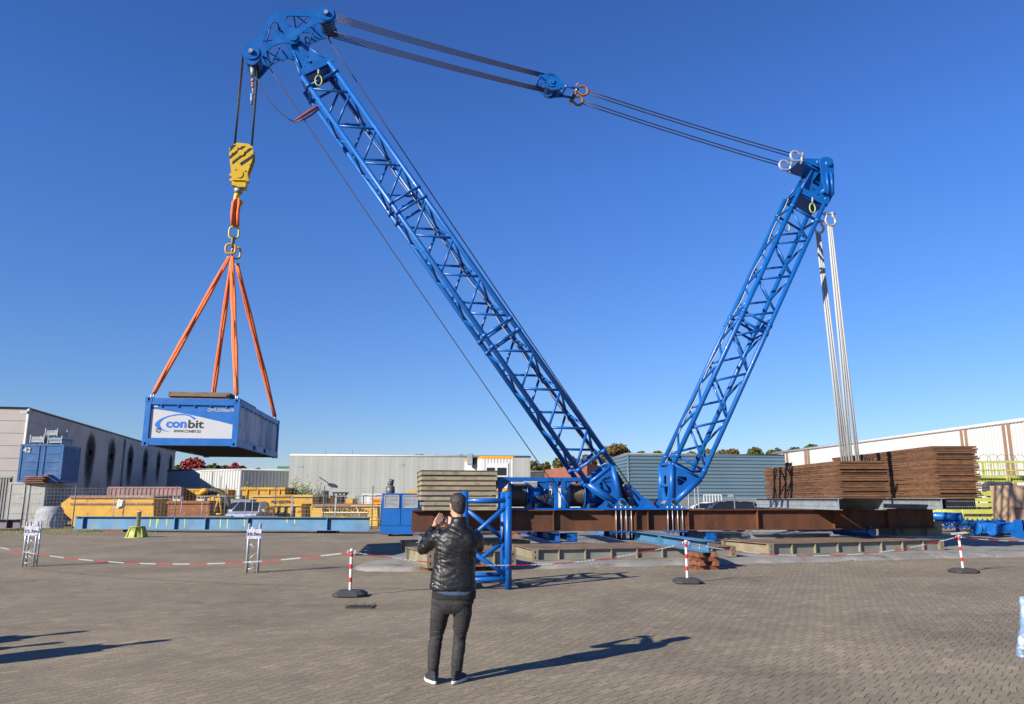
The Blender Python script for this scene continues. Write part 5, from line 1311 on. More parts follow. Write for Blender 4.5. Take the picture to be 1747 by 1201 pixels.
for px,w in((293,12.5),(333.5,13)):
    Y=47.4; t=thing('cream_box','small cream and red box with two dark openings, on the %s of the rusty skip'%('left' if px<300 else 'right'),'box',atY(px+6,854.5,Y),0,'cream boxes on the rusty skip')
    xa,xb=gx(px,Y),gx(px+w,Y); mb=MB(); mb.bx(xa,xb,Y,Y+.5,zy(855.3,Y),zy(846,Y)); mb.build('housing',PM('cream_box',(.62,.52,.38),.6) if 'cream_box' not in bpy.data.materials else bpy.data.materials['cream_box'],t)
    for k in(0,1): mb=MB(); m=xa+(xb-xa)*(.07+.48*k); mb.bx(m,m+(xb-xa)*.36,Y-.02,Y-.001,zy(850.5,Y),zy(846.8,Y)); mb.build('opening',BLK,t)
# demolition machine behind: dark round attachments
t=thing('demolition_grab','dark hydraulic grab with curved arms and hoses behind the rusty skip','excavator grab',(gx(368,49),49,0))
DK=PM('grimy_dark',(.07,.06,.05),.7,.2,.4,3,spots=[((.25,.17,.05),3,.6,.1)])
mb=MB(); 
for r_,cxp,cy0,w_ in((1.05,362,865,.16),(.75,362,865,.12)):
    c=atY(cxp,cy0,49); mb.tube([c+V((cos(a)*r_,0,sin(a)*r_)) for a in[radians(-10+200*i/14) for i in range(15)]],w_,8)
mb.build('curved_arm',DK,t)
mb=MB()
for a,b,r_ in(((346,842),(358,838),.25),((358,838),(382,848),.22),((382,848),(388,866),.2),((350,860),(350,885),.3),((383,860),(383,885),.18)): mb.tube([atY(*a,49.2),atY(*b,49.2)],r_,8)
mb.build('boom_piece',DK,t)
mb=MB(); mb.tube([atY(339,843,48.6),atY(347,838,48.6),atY(355,837,48.6)],[.12,.2,.14],8); mb.build('yellow_cylinder',SKIPY,t)
mb=MB()
for a,b in(((366,874),(374,846)),((374,846),(378,876)),((369,877),(378,877))): mb.tube([atY(*a,47),atY(*b,47)],.06,6)
mb.tube([atY(374,847,47),atY(374,843,47)],.13,8); mb.top('yellow_tripod',SKIPY,'small yellow steel tripod frame left of the silver car','tripod')
# galvanised site boxes
for i,(a,b) in enumerate(((388,396),(396,426))):
    mb=MB(); Y=50.5; mb.bx(gx(a,Y),gx(b-.6,Y),Y,Y+1.2,0,zy(852+i,Y)); mb.bx(gx(a,Y)-.03,gx(b-.6,Y)+.03,Y-.03,Y+1.23,zy(852+i,Y),zy(851+i,Y)); mb.top('steel_box',GALV,['narrow','wide'][i]+' galvanised steel box behind the silver car','steel box')
t,xa,xb,zt=prism('yellow_skip','tall yellow open container with three panels, standing furthest back','skip',[(413,832),(486,834.5),(486,899),(413,899)],58,2.4,SKIPY,'yellow and rusty skips in the yard',ribs=4,rmat=SKIPY)
t,xa,xb,zt=prism('yellow_skip','long yellow container with black lettering behind the silver car','skip',[(429,844.5),(533,845.5),(533,899),(429,899)],54,2.4,SKIPY,'yellow and rusty skips in the yard',rmat=SKIPY)
a=atY(463,858.6,53.9);b=atY(498.5,853.4,53.9); textfit(t,'M. HEEZEN',frame(a,(1,0,0),(0,-1,0)),b.x-a.x,b.z-a.z,TXTK,.02,.01)
prism('yellow_skip','low yellow skip with hook frame right beside the silver car','skip',[(446,869),(462,864),(462,899),(444,899)],51.5,1.8,SKIPY,'yellow and rusty skips in the yard')
t,xa,xb,zt=prism('yellow_skip','rust scarred yellow container with double doors','skip',[(468,860),(514,860),(514,899),(468,899)],50,2.2,PM('scarred_yellow',(.60,.36,.04),.7,0,.15,1,spots=[((.24,.08,.03),3,.54,.06)]),'yellow and rusty skips in the yard')
mb=MB()
for px in(474,486,499.5): x=gx(px,50); mb.bx(x-.04,x+.04,49.9,49.997,.1,zt-.15)
mb.build('door_edge',BLK,t)
prism('yellow_skip','narrow ribbed yellow container left of the forklift','skip',[(537.5,845.5),(549,845.5),(549,899),(537.5,899)],56,1.5,SKIPY,'yellow and rusty skips in the yard',ribs=4)
prism('yellow_skip','narrow yellow container directly behind the forklift mast','skip',[(557,846),(563,846),(563,899),(557,899)],56.5,1.5,SKIPY,'yellow and rusty skips in the yard')
t,xa,xb,zt=prism('yellow_skip','worn yellow skip with large black company lettering beside the blue generator','skip',[(536,860.5),(643,861),(645,899),(526,899)],48.5,2.2,PM('skip_front',(.62,.40,.06),.7,0,.1,.8,spots=[((.45,.2,.07),2.5,.6,.08)]),'yellow and rusty skips in the yard',rmat=RIMR)
Yt=48.4
def ht(s,x0,y0,x1,y1,bold=.02):
    a=atY(x0,y0,Yt);b=atY(x1,y1,Yt); textfit(t,s,frame(a,(1,0,0),(0,-1,0)),b.x-a.x,b.z-a.z,TXTK,bold,.01)
ht('M. H E E Z E N',549.5,872.4,616.5,865.4,.03); ht('bv',619.5,872,627,869.3); ht('SLOOP-GRONDWERKEN EN TRANSPORT',550,878,626,875.8,0); ht('ENGELEN DEN BOSCH',549.5,883,627,880.3,.01)
a=atY(549.5,875,Yt);b=atY(627,873.3,Yt); MB().bx(a.x,b.x,Yt-.01,Yt,a.z,b.z).build('white_stripe',WHT,t)
prism('orange_skip','orange yellow tall frame container left of the blue generator','skip',[(635,850),(651,850),(651,899),(635,899)],50.5,1.6,PM('orange_yellow',(.70,.28,.01),.5,0,.1,2),None)
stepcont('plain white container behind the lettered skip and the blue generator',616,722,842,57,2.4,PM('plain_white',(.58,.58,.58),.6,0,.04,.5),None,1.2)
# forklift
t=thing('forklift','black and yellow forklift with raised mast behind the lettered skip','forklift',(gx(570,53),53,0))
mb=MB()
for x in(550.5,555.5): mb.bx(gx(x-1,53),gx(x+1.4,53),53,53.4,.1,zy(838,53))
mb.bx(gx(548.5,53),gx(557.5,53),52.9,53.3,zy(840.5,53),zy(837,53)); mb.bx(gx(549.5,53),gx(557,53),53.05,53.3,.8,1.9); mb.build('mast',BLK,t)
mb=MB()
for x in(567.5,582): 
    for y in(53,54.3): mb.bx(gx(x-1,53),gx(x+1,53),y,y+.12,.9,zy(841,53))
mb.bx(gx(566,53),gx(586,53),52.9,54.5,zy(842,53),zy(839.5,53)); mb.bx(gx(573,53),gx(579,53),53.2,54.2,.8,zy(844,53)); mb.build('cab',BLK,t)
mb=MB(); mb.bx(gx(560,53),gx(604,53),53,54.6,.5,zy(859,53)); mb.build('chassis',BLK,t)
mb=MB(); mb.bx(gx(588,53),gx(600,53),53.1,54.5,zy(858.9,53),zy(850.5,53)); mb.build('engine_cover',SKIPY,t)
mb=MB(); mb.tube([atY(587,858,53.2),atY(587,847,53.2),atY(592,842,53.2)],.06,8); mb.build('exhaust',BLK,t)
for x in(565,598):
    c=V((gx(x,53),52.95,.42)); MB().tube([c,c+V((0,.35,0))],.42,20).build('wheel',RUB,t)
# orange-white road barrier
t=thing('road_barrier','thin orange and white barrier rail on crossed legs before the lettered skip','barrier',(gx(622,45.5),45.5,0))
mb=MB(); a=gx(597,45.5);b=gx(650,45.5); z=zy(864,45.5); mb.bx(a,b,45.45,45.5,z-.0,z+.07); mb.build('rail',PM('barrier_peach',(.80,.50,.25),.6),t)
mb=MB()
for x0,x1 in((607,634),(634,607),(636,655)): mb.tube([V((gx(x0,45.5),45.55,z)),V((gx(x1,45.5)*.5+gx(x0,45.5)*.5,45.6,.05))],.03,6)
mb.tube([V((gx(622,45.5),45.6,zy(893,45.5)+.2)),V((gx(650,45.5),45.6,zy(893,45.5)+.2))],.05,6); mb.build('leg',bpy.data.materials['barrier_peach'],t)
# silver car
def car(label,P,rz,mat,cat='car',h=1.46,group=None,suv=0):
    t=thing('parked_car',label,cat,P,rz,group); W=.88; M=Matrix.Translation(P)@Matrix.Rotation(rz,4,'Z')
    # x forward along length (nose at +x)
    prof=[(-2.15,.35),(-2.2,.75),(-2.1,1.0),(-1.75,1.05),(1.0,.98),(1.9,.82),(2.15,.62),(2.15,.32)]
    mb=MB(); mb.ext(prof,M@frame((0,0,0),(1,0,0),(0,-1,0)),2*W); mb.build('body',mat,t)
    hh=h
    st=[(-2.0,1.0,.80),(-1.55,hh-.06,.66),(-.9,hh,.64),(.1,hh-.02,.63),(1.05,.98,.80)]
    if suv: st=[(-2.1,1.0,.80),(-1.95,hh-.06,.70),(-.9,hh,.68),(.2,hh-.02,.66),(1.0,.98,.80)]
    vs=[];fs=[]
    for x,z,y in st: vs+= [M@V((x,-y,z)),M@V((x,y,z))]
    n=len(st); fs=[(2*i,2*i+2,2*i+3,2*i+1) for i in range(n-1)]
    mb=MB(); 
    # roof & pillars
    mb.add(vs,[(2,4,5,3),(4,6,7,5)]); 
    rf=[p+V((0,0,.02)) for p in vs]
    for i in range(n-1):
        for s in(0,1): mb.tube([vs[2*i+s],vs[2*i+2+s]],.035,6)
    mb.build('roof',mat,t)
    mb=MB(); mb.add(vs,[(0,2,3,1),(6,8,9,7)]); 
    for s in(0,1):
        base=[M@V((-2.0,(-.80,.80)[s],1.0)),M@V((1.05,(-.80,.80)[s],.98))]
        mb.add([vs[0+s],vs[2+s],vs[4+s],vs[6+s],vs[8+s]],[(0,1,2,3,4)])
    mb.build('windows',GLASS,t)
    for x in(-1.35,1.35):
        for s in(-1,1):
            w=MB().tube([M@V((x,s*(W-.18),.32)),M@V((x,s*(W+.01),.32))],.32,20).build('wheel',RUB,t); MB().tube([M@V((x,s*(W+.011),.32)),M@V((x,s*(W+.02),.32))],.2,16).build('rim',GALV,w)
    for s in(-1,1):
        MB().box((.75,s*(W+.08),1.02),(.12,.2,.14),M).build('mirror',mat,t)
        MB().box((2.14,s*.62,.68),(.06,.36,.14),M).build('headlight',WHT,t)
    mb=MB(); mb.box((2.16,0,.45),(.03,.9,.2),M); mb.build('grille',BLK,t)
    return t
CARS=PM('silver_car_paint',(.55,.58,.66),.3,.1,.03,1,coat=.6)
p=atY(422,880,47.2); car('silver white car parked behind the long blue girder',V((p.x,47.6,0)),radians(-86),CARS,h=1.52)
# ---- fences
WIRE=PM('fence_wire',(.25,.26,.27),.6,.3,.1,5); POST=PM('fence_post',(.12,.13,.14),.6,.3,.1,5)
def fence(label,x0,x1,Y0,Y1,h,posts,group=None,step=.2,frame_=False,ph=None):
    a=V((gx(x0,Y0),Y0,0)); b=V((gx(x1,Y1),Y1,0)); t=thing('mesh_fence',label,'fence',a,0,group); d=b-a; L=d.length; d.normalize()
    mb=MB(); n=int(L/step); r=.0025
    for i in range(n+1): q=a+d*(L*i/n); mb.bx(q.x-r,q.x+r,q.y-r,q.y+r,.08,h)
    mb.build('vertical_wires',WIRE,t)
    mb=MB()
    for k in range(int(h/.2)+1): z=.1+k*.2; mb.tube([a+V((0,-.01,z)),b+V((0,-.01,z))],.003,4)
    mb.build('horizontal_wires',WIRE,t)
    for px in posts:
        q=a+d*along(px,a,d); MB().tube([q+V((0,-.03,0)),q+V((0,-.03,ph or h+.1))],.03 if not frame_ else .022,8).build('post',POST if not frame_ else GALV,t)
    if frame_: MB().tube([a+V((0,-.02,h)),b+V((0,-.02,h))],.022,6).build('top_tube',GALV,t)
    return t
fence('tall dark mesh fence before the white container and skips at the left',-25,470,44.4,44.4,2.35,(-18,42,129,213,301,385),None)
fence('tall dark mesh fence with grey posts in front of the lettered yellow skip',470,665,44.4,44.4,2.35,(470,553,636,),None)
for x0,x1,lab in((196,311,'left of the rusty skip'),(346,420,'around the dark grab'),(432,498,'behind the silver car'),(500,573,'before the scarred yellow container'),(574,650,'before the lettered skip')):
    fence('low galvanised site fence panel '+lab,x0,x1,43.2,43.2,1.85,(x0,x1),'galvanised site fence panels',frame_=True,ph=1.85)
# ---- long blue girder at the left
pa=V((gx(129,41.2),41.2,.14)); pb=V((gx(631,39.0),39.0,.14)); hh=zy(881,41)-.14
t,M,L_=girder('long light blue girder with yellow chalk marks lying across the back of the yard',pa,pb,hh,.36,SKYB,0,None)
for px in(149,304,356,428,562):
    x=along(px,pa,(pb-pa).normalized()); MB().bx(x-.012,x+.012,-.175,-.01,.02,hh-.02,M).build('stiffener',SKYB,t)
YM=PM('yellow_chalk',(.55,.60,.06),.8)
mb=MB(); r=random.Random(4)
for px in(260,271,288,379,391,420,492,505,273):
    x=along(px,pa,(pb-pa).normalized()); z0=r.uniform(.05,.4); mb.bx(x-.02,x+.03,-.0125,-.0075,z0,hh-.05,M)
x=along(318,pa,(pb-pa).normalized()); mb.bx(x,x+.04,-.0125,-.0075,.1,hh-.05,M)
mb.build('chalk_mark',YM,t)
for px,lab in((190,'left'),(561,'right')):
    q=atY(px,906,40.4); mb=MB(); mb.bx(q.x-.5,q.x+.5,39.9 if px>400 else 40.6,40.6 if px>400 else 41.3,0,.135); mb.top('timber_block',WOODR,lab+' dark timber block under the long blue girder','timber block','blocks under the long girder')
for a,b,lab in((356,395,'left'),(420,475,'middle'),(592,625,'right')):
    Y=40.3; mb=MB(); mb.bx(gx(a,Y),gx(b,Y),Y-.05,Y+.25,hh+.142,hh+.185); mb.top('plank',MAT,lab+' brown plank lying on top of the long blue girder','plank','planks on the long girder')
# purple girder end far left
a=V((gx(-30,43),43,.12)); b=V((gx(36,42.4),42.4,.12)); girder('short faded purple girder lying at the far left by the fence',a,b,zy(886,42.5)-.12,.5,PM('faded_purple',(.13,.10,.13),.7,0,.2,2),2,None,'steel_girder')
# silver rubble bag by the white container
p=atY(83,890,45.8); mb=MB(); vs=[];
for j in range(9):
    for i in range(16):
        a=2*pi*i/16; z=j/8; rr_=(1.0-.35*z**3)*(.9+.15*noise.noise(V((cos(a)*2,sin(a)*2,z*3)))); vs.append(p*1.0+V((cos(a)*.95*rr_,sin(a)*.6*rr_,z*1.25-p.z+.02)))
fs=[(j*16+i,j*16+(i+1)%16,(j+1)*16+(i+1)%16,(j+1)*16+i) for j in range(8) for i in range(16)]+[[8*16+i for i in range(16)]]
mb.add(vs,fs,True); mb.top('tarpaulin_bundle',PM('grey_tarpaulin',(.32,.34,.36),.6,0,.2,3,bump=.5,bs=6),'grey tarpaulin covered bundle beside the white container','bundle')
# grass strip
mb=MB(); r=random.Random(11)
for i in range(9000):
    px=r.uniform(-30,300) ; Y=r.uniform(37.5,44.5)
    dens=max(0,1-max(0,(px-150))/150)*(.25+.75*(noise.noise(V((px*.03,Y*.5,0)))*.5+.5))
    if r.random()>dens*(1 if Y>39.5 else .35): continue
    x=gx(px,Y); b=V((x,Y,0)); h=r.uniform(.03,.10); w=.012; mb.m=r.random()<.55; mb.add([b+V((-w,0,0)),b+V((w,0,0)),b+V((r.uniform(-.05,.05),r.uniform(-.04,.04),h))],[(0,1,2)])
tag(mb.build('grass',[GRASS,DRY]),None,None,None,'stuff')
# ================================================================ blue generator
Yg=36.4; x0,x1=gx(651,Yg),gx(716,Yg); z1g=zy(841.5,Yg); t=thing('generator','blue power generator with two louvred doors and exhaust on top','generator',((x0+x1)/2,Yg,0))
MB().bx(x0,x1+1.6,Yg,Yg+1.4,.46,z1g-.06).build('housing',BLUE,t)
MB().bx(x0-.03,x1+1.65,Yg-.03,Yg+1.43,.1,.455).build('base_tank',BLUE,t)
MB().bx(x0-.03,x1+1.65,Yg-.04,Yg+1.43,z1g-.055,z1g).build('lid',BLUE,t)
for k in(0,1):
    xa=x0+(x1-x0)*(.03+.49*k); xb=xa+(x1-x0)*.46; dd=MB().bx(xa,xb,Yg-.025,Yg-.002,.5,z1g-.1).build('door',BLUE,t)
    fr=MB(); la,lb=xa+.07*(xb-xa)+.02,xb-.07*(xb-xa)-.02; zc0,zc1=zy(866,Yg),zy(845,Yg)
    fr.bx(la,lb,Yg-.03,Yg-.026,zc0,zc1); g=fr.build('grille',BLK,dd)
    mb=MB()
    for i in range(9): z=zc0+(zc1-zc0)*(i+.3)/9; mb.add([(la,Yg-.06,z),(lb,Yg-.06,z),(lb,Yg-.032,z+.05),(la,Yg-.032,z+.05)],[(0,1,2,3)])
    for xx in(la,lb): mb.bx(xx-.02,xx+.02,Yg-.065,Yg-.03,zc0,zc1)
    for zz_ in(zc0,zc1): mb.bx(la,lb,Yg-.064,Yg-.031,zz_-.02,zz_+.02)
    mb.build('louvre',GALV,dd)
mb=MB(); c=atY(666,838,Yg+.4); 
mb.lathe([(.20,0),(.22,.05),(.20,.32),(.13,.34),(.12,.42),(.15,.43),(.15,.50),(.09,.5)],Matrix.Translation((c.x,c.y,z1g)),20); mb.tube([V((c.x+.02,c.y,z1g+.5)),V((c.x+.06,c.y,z1g+.66))],.12,14); mb.build('exhaust',PM('exhaust_grey',(.12,.12,.12),.5,.4),t)
for px in(655,712): q=atY(px,914,Yg); MB().bx(q.x-.2,q.x+.2,Yg,Yg+1.3,0,.095).build('skid',WOODR,t)
prism('yellow_crate','small yellow crate behind the top right corner of the generator','crate',[(698,837.5),(716,837.5),(716,899),(698,899)],44,1.2,SKIPY,None)
# orange stand + pallet bits behind truss
t=thing('trestle','small red brown steel trestle behind the standing blue truss','trestle',G(880,925))
M=Matrix.Translation(G(880,925)); mb=MB()
for z in(.05,.35,.6): mb.bx(-.3,.35,-.1,.3,z,z+.07,M)
for x in(-.15,.15): mb.bx(x-.05,x+.05,-.05,.05,.12,.35,M); mb.bx(x-.04,x+.04,-.05,.05,.42,.6,M)
mb.build('frame',RUSTO,t)
# ================================================================ mid right: wall, poles, cars
CARB=PM('dark_blue_car_paint',(.01,.025,.09),.25,.3,.05,1,coat=.7)
p=atY(1238,870,52); car('dark blue estate car parked behind the rusty beam',V((p.x,53,0)),radians(176),CARB,h=1.52,suv=1,group='cars parked behind the crane')
p=atY(1196,870,55); car('silver car parked left of the dark blue estate car',V((p.x+.5,56.5,0)),radians(170),CARS,h=1.42,group='cars parked behind the crane')
p=atY(1300,870,54); car('blue car parked right of the dark blue estate car, half hidden by the rusty stack',V((p.x,56.5,0)),radians(5),PM('blue_car_paint',(.03,.06,.16),.3,.2,.05,1,coat=.6),h=1.40,group='cars parked behind the crane')
t=thing('yard_fence','grey vertical bar fence with gate before the slate blue hall','fence',(gx(1170,60),60,0)); mb=MB()
xa,xb=gx(1150,60),gx(1300,60); n=110
for i in range(n): x=xa+(xb-xa)*i/n; mb.bx(x,x+.03,60,60.03,.1,1.7)
mb.build('bars',GALV,t); mb=MB(); mb.bx(xa,xb,59.98,60.05,1.65,1.72); mb.bx(xa,xb,59.98,60.05,.2,.27); mb.build('rail',GALV,t)
mb=MB(); a,b=gx(1202,59),gx(1232,59); 
for z in(.3,1.2,1.95): mb.bx(a,b,59,59.06,z,z+.07)
for i in range(7): x=a+(b-a)*i/6; mb.bx(x-.035,x+.035,58.97,59.0,.2,2.0)
mb.build('gate',WHT,t)
for px,yt in((1176,833),(1181,832),(1189,832),(1195,831)):
    q=V((gx(px,50),50+px%3*.3,0)); MB().tube([q,V((q.x,q.y,zy(yt,50)))],.035,6).top('steel_pole',GALV if px!=1181 else POST,'thin upright pole %s of four right of the mast foot'%{1176:'first from the left',1181:'second from the left',1189:'third from the left',1195:'fourth from the left'}[px],'pole','poles right of the mast foot')
q=V((gx(1254.5,48),48,0)); t=thing('fence_post','dark post with a small grey sign plate before the slate blue hall','post',q); MB().tube([q,V((q.x,q.y,zy(841,48)))],.05,8).build('post',POST,t); MB().bx(gx(1243,48),gx(1253,48),47.95,47.99,zy(848,48),zy(843,48)).build('sign_plate',GALV,t)
# ================================================================ lime steel and pipes at the right
def bar(mb,x0,x1,y0,y1,Y,dp=.3): mb.bx(gx(x0,Y),gx(x1,Y),Y,Y+dp,zy(y1,Y),zy(y0,Y)); return mb
t=thing('lime_walkway','lime green steel walkway with railing stacked in front of the white hall','steel walkway',(gx(1700,42),42,0))
for y0,y1 in((787,789.5),(802,803.5),(811,816)): bar(MB(),1668,1800,y0,y1,42,.08).build('rail',LIME,t)
for px in(1686,1688,1706,1714,1735,1758,1780): bar(MB(),px-.8,px+.8,789,812,42.02,.05).build('railing_post',LIME,t)
for y0,y1 in((786,788),(801,802.5),(812,817)): bar(MB(),1674,1800,y0,y1,43.4,.08).build('rail',LIME,t)
for px in(1692,1700,1722,1745,1770): bar(MB(),px-.7,px+.7,787,813,43.42,.05).build('railing_post',LIME,t)
mb=MB(); r=random.Random(8)
for k in range(26): px=1670+k*5; bar(mb,px,px+2,815,821,42.1,1.4)
bar(mb,1668,1800,820,823,42.05,.1); bar(mb,1730,1732,812,828,41.9,.1); bar(mb,1726,1728,812,828,41.9,.1); mb.build('deck',LIME,t)
mb=MB()
for px in(1680,1695,1710,1725,1740):
    c=atY(px,786,42.7); mb.tube([c+V((cos(a)*.34,sin(a)*.3*0,sin(a)*.34)) for a in[pi*i/10 for i in range(11)]],.012,5); 
    for s in(-1,1): mb.tube([c+V((s*.34,0,0)),c+V((s*.34,0,-1.0))],.012,5)
mb.build('cage_hoop',POST,t)
mb=MB(); r=random.Random(2)
for k in range(8):
    y=826+k*2.4; pts=[atY(1676+(1728-1676)*i/8,y+r.uniform(-1,1),41.5+k%2*.5) for i in range(9)]; mb.tube(pts,[.05]+[.14]*7+[.05],7)
mb.top('dark_net_bundle',PM('dark_net',(.035,.045,.06),.7,0,.5,6,bump=.6),'dark blue grey bundle strapped below the lime walkway','bundle')
for i,(y0,y1,x0) in enumerate(((839,846,1680),(848.5,856,1640),(858,864.5,1612),(869,876.5,1600),(881.5,889,1598))):
    lab=['topmost','second from the top','third from the top','second from the bottom','lowest'][i]
    t=thing('lime_beam',lab+' horizontal lime beam in the rack behind the blue pipes','steel beam',(gx(1700,41),41,0),0,'lime beams in the rack')
    mb=bar(MB(),x0,1740 if i else 1735,y0,y1,41,.35); mb.build('beam',LIME,t); mb=MB(); bar(mb,1697,1702,y0-1.4,y1+1.4,40.93,.45); mb.build('flange',LIME,t)
for k,px in enumerate((1642,1672,1699,1718)):
    mb=MB(); bar(mb,px,px+2,846,900,41.4,.08); mb.top('rack_post',GALV if k%2 else RUSTO,['first','second','third','fourth'][k]+' thin upright of the rack holding the lime beams, counted from the left','post','uprights of the lime beam rack')
mb=MB(); bar(mb,1625,1725,865,900,43.5,.1); mb.top('dark_bundle',DK,'dark clutter standing behind the lime beams','steel clutter')
pipe('lime pipe with flange collars lying left of the lime rack',V((gx(1641,39.5),39.3,zy(876,39.5))),V((gx(1585,39.8),40.2,zy(877,39.8))),.29,LIME,True,None)
# plywood box
t=thing('plywood_box','pale plywood box with red strap lines at the right edge','wooden box',(gx(1740,39),39,0)); PLY=PM('plywood',(.46,.31,.20),.8,0,.12,1.5,spots=[((.52,.40,.29),2,.55,.1)])
M=Matrix.Translation((gx(1728,39),39,0)); zt=zy(828,39); mb=MB(); mb.bx(0,2.4,0,1.6,.1,zt,M); mb.build('panels',PLY,t)
mb=MB(); mb.bx(.03,2.4,-.02,-.001,zy(868,39),zy(866.5,39),M); mb.bx(.12,.16,-.02,-.001,.2,zy(868,39),M); mb.build('red_strap',RED,t)
for x in(.1,1.2,2.2): MB().bx(x,x+.12,0,1.6,0,.099,M).build('skid',PLY,t)
# blue pipes with saddles
def sad(t,p,r):
    M=frame(p-V((0,0,p.z)),(1,0,0),(0,-1,0)); MB().ext([(-r*1.3,0),(r*1.3,0),(r*1.1,p.z*.75),(r*.55,p.z*.55),(-r*.55,p.z*.55),(-r*1.1,p.z*.75)],M,.06).build('saddle',BLUE,t)
Yp=35.5; zc=zy(903,Yp); rp=(zy(893,Yp)-zy(913,Yp))/2
t=pipe('large blue pipe on saddles at the right edge, the nearer of two',V((gx(1689,Yp),Yp,zc)),V((gx(1800,Yp+2),Yp+2.2,zc)),rp,BLUE,True,'large blue pipes on saddles',RUSTB)
for px in(1698,1735): sad(t,V((gx(px,Yp+.2),Yp+.3,zc)),rp)
t=pipe('large blue pipe on saddles at the right edge, the farther of two with rusty inside',V((gx(1676,Yp+.4),Yp+1.0,zc)),V((gx(1800,Yp+3),Yp+3.2,zc)),rp,BLUE,True,'large blue pipes on saddles',RUSTO)
for px in(1684,): sad(t,V((gx(px,Yp+1.2),Yp+1.3,zc)),rp)
pipe('blue pipe with collars lying on the blue frames left of the lime rack',V((gx(1637,37.6),37.4,zy(882,37.5))),V((gx(1602,37.8),38.2,zy(881,37.5))),.20,BLUE,True,'small blue pipes')
mb=MB(); r=random.Random(12)
t=thing('steel_trusses','lying blue lattice frames between the rusty beam end and the blue pipes','steel frame',(gx(1640,37),37,0))
for y in(891,897.5):
    for Y in(36.6,38.2): bar(MB(),1560,1668,y,y+2.6,Y,.14).build('rail',BLUE,t)
for k in range(12): px=1565+k*9; mb=MB(); mb.tube([atY(px,892,36.7),atY(px+(7 if k%2 else -5),899,38.2)],.05,6); mb.bx(gx(px,36.7),gx(px+1.6,36.7),36.65,36.72,.3,zy(892,36.7)); mb.build('brace',BLUE,t)
mb=MB()
for k in range(14): px=1600+k*8.5; c=atY(px,889.5+r.uniform(-1,1),38.4); mb.box(c,(.22,.2,.12)); mb.tube([c,c+V((0,0,.14))],.04,6)
mb.build('clamp',BLUE,t)
for px in(1570,1600,1630,1655): MB().bx(gx(px,36.9),gx(px+5,36.9),36.9,37.0,0,.35).build('foot',BLUE,t)
mb=MB(); Y=34; mb.bx(gx(1742.5,Y),gx(1745,Y),Y,Y+.6,zy(921,Y),zy(887,Y)); mb.bx(gx(1742.5,Y),gx(1780,Y),Y,Y+.08,zy(921,Y)+.3,zy(887,Y)); mb.bx(gx(1742.5,Y)-.06,gx(1744,Y),Y-.05,Y+.3,0,.35); mb.top('steel_sheet',BLUE,'upright blue steel panel cut by the right edge of the picture','steel panel')
# ================================================================ trees
def leafmat(nm,c1,c2):
    m,nt,b=NT(nm); tc=N(nt,'TexCoord'); c=ramp(nt,noisef(nt,tc.outputs['Object'],1.2,3),[(.35,tuple(x*1.05 for x in c1)),(.65,tuple(x*1.1 for x in c2))]); nt.links.new(c,b.inputs['Base Color']); b.inputs['Roughness'].default_value=.8; b.inputs['Specular IOR Level'].default_value=.2; return m
LM={'green':leafmat('leaf_green',(.05,.065,.018),(.11,.115,.03)),'brown':leafmat('leaf_brown',(.085,.055,.02),(.15,.10,.035)),'olive':leafmat('leaf_olive',(.075,.075,.022),(.14,.12,.04)),'red':leafmat('leaf_red',(.24,.035,.03),(.36,.07,.05)),'shrub':leafmat('leaf_shrub',(.17,.24,.07),(.32,.38,.14))}
BARK=PM('bark',(.10,.08,.06),.9,0,.2,4)
def tree(px,pt,pb,hw,Y,kind,label,dens=1.0,seed=0,leaf=.22,group='trees beyond the buildings',name='tree'):
    r=random.Random(seed*31+int(px)); top=zy(pt,Y,px); bot=max(.5,zy(pb,Y,px)); x=gx(px,Y,pt); R_=hw/F*Y*1.0; Hc=(top-bot)/2; cz=(top+bot)/2
    t=thing(name,label,'tree' if name=='tree' else 'shrub',(x,Y,0),0,group)
    br=MB(); br.tube([(x,Y,0),(x+r.uniform(-.2,.2),Y,bot+Hc*.6),(x+r.uniform(-.3,.3),Y,top-Hc*.4)],[.028*top,.018*top,.006*top],7)
    mb=MB(); cl=[]
    ncl=int(55+35*dens)
    for i in range(ncl):
        while 1:
            u=V((r.uniform(-1,1),r.uniform(-1,1),r.uniform(-1,1)))
            if .25<u.length<1: break
        u=u*r.uniform(.7,1.18)
        k=1 if u.z>0 else .9; c=V((x+u.x*R_*.80,Y+u.y*R_*.8,cz+u.z*Hc*.82)); cl.append((c,r.uniform(.08,.24)*min(R_,Hc*1.2)))
        br.tube([(x,Y,bot+Hc*.3),c.lerp(V((x,Y,cz)),.4),c],[.010*top,.006*top,.003*top],5)
    br.build('trunk',BARK,t)
    for c,cr in cl:
        for j in range(int(38*dens)):
            v=V((r.gauss(0,1),r.gauss(0,1),r.gauss(0,1))); v=v.normalized()*cr*r.uniform(.2,1.7)
            p=c+V((v.x,v.y,v.z*.8)); s=leaf*r.uniform(.35,.85); n1=V((r.gauss(0,1),r.gauss(0,1),r.gauss(0,1))).normalized(); a=n1.orthogonal().normalized()*s; b=n1.cross(a).normalized()*s*.7
            mb.add([p-a,p-b,p+a,p+b],[(0,1,2,3)])
    mb.build('crown',LM[kind],t)
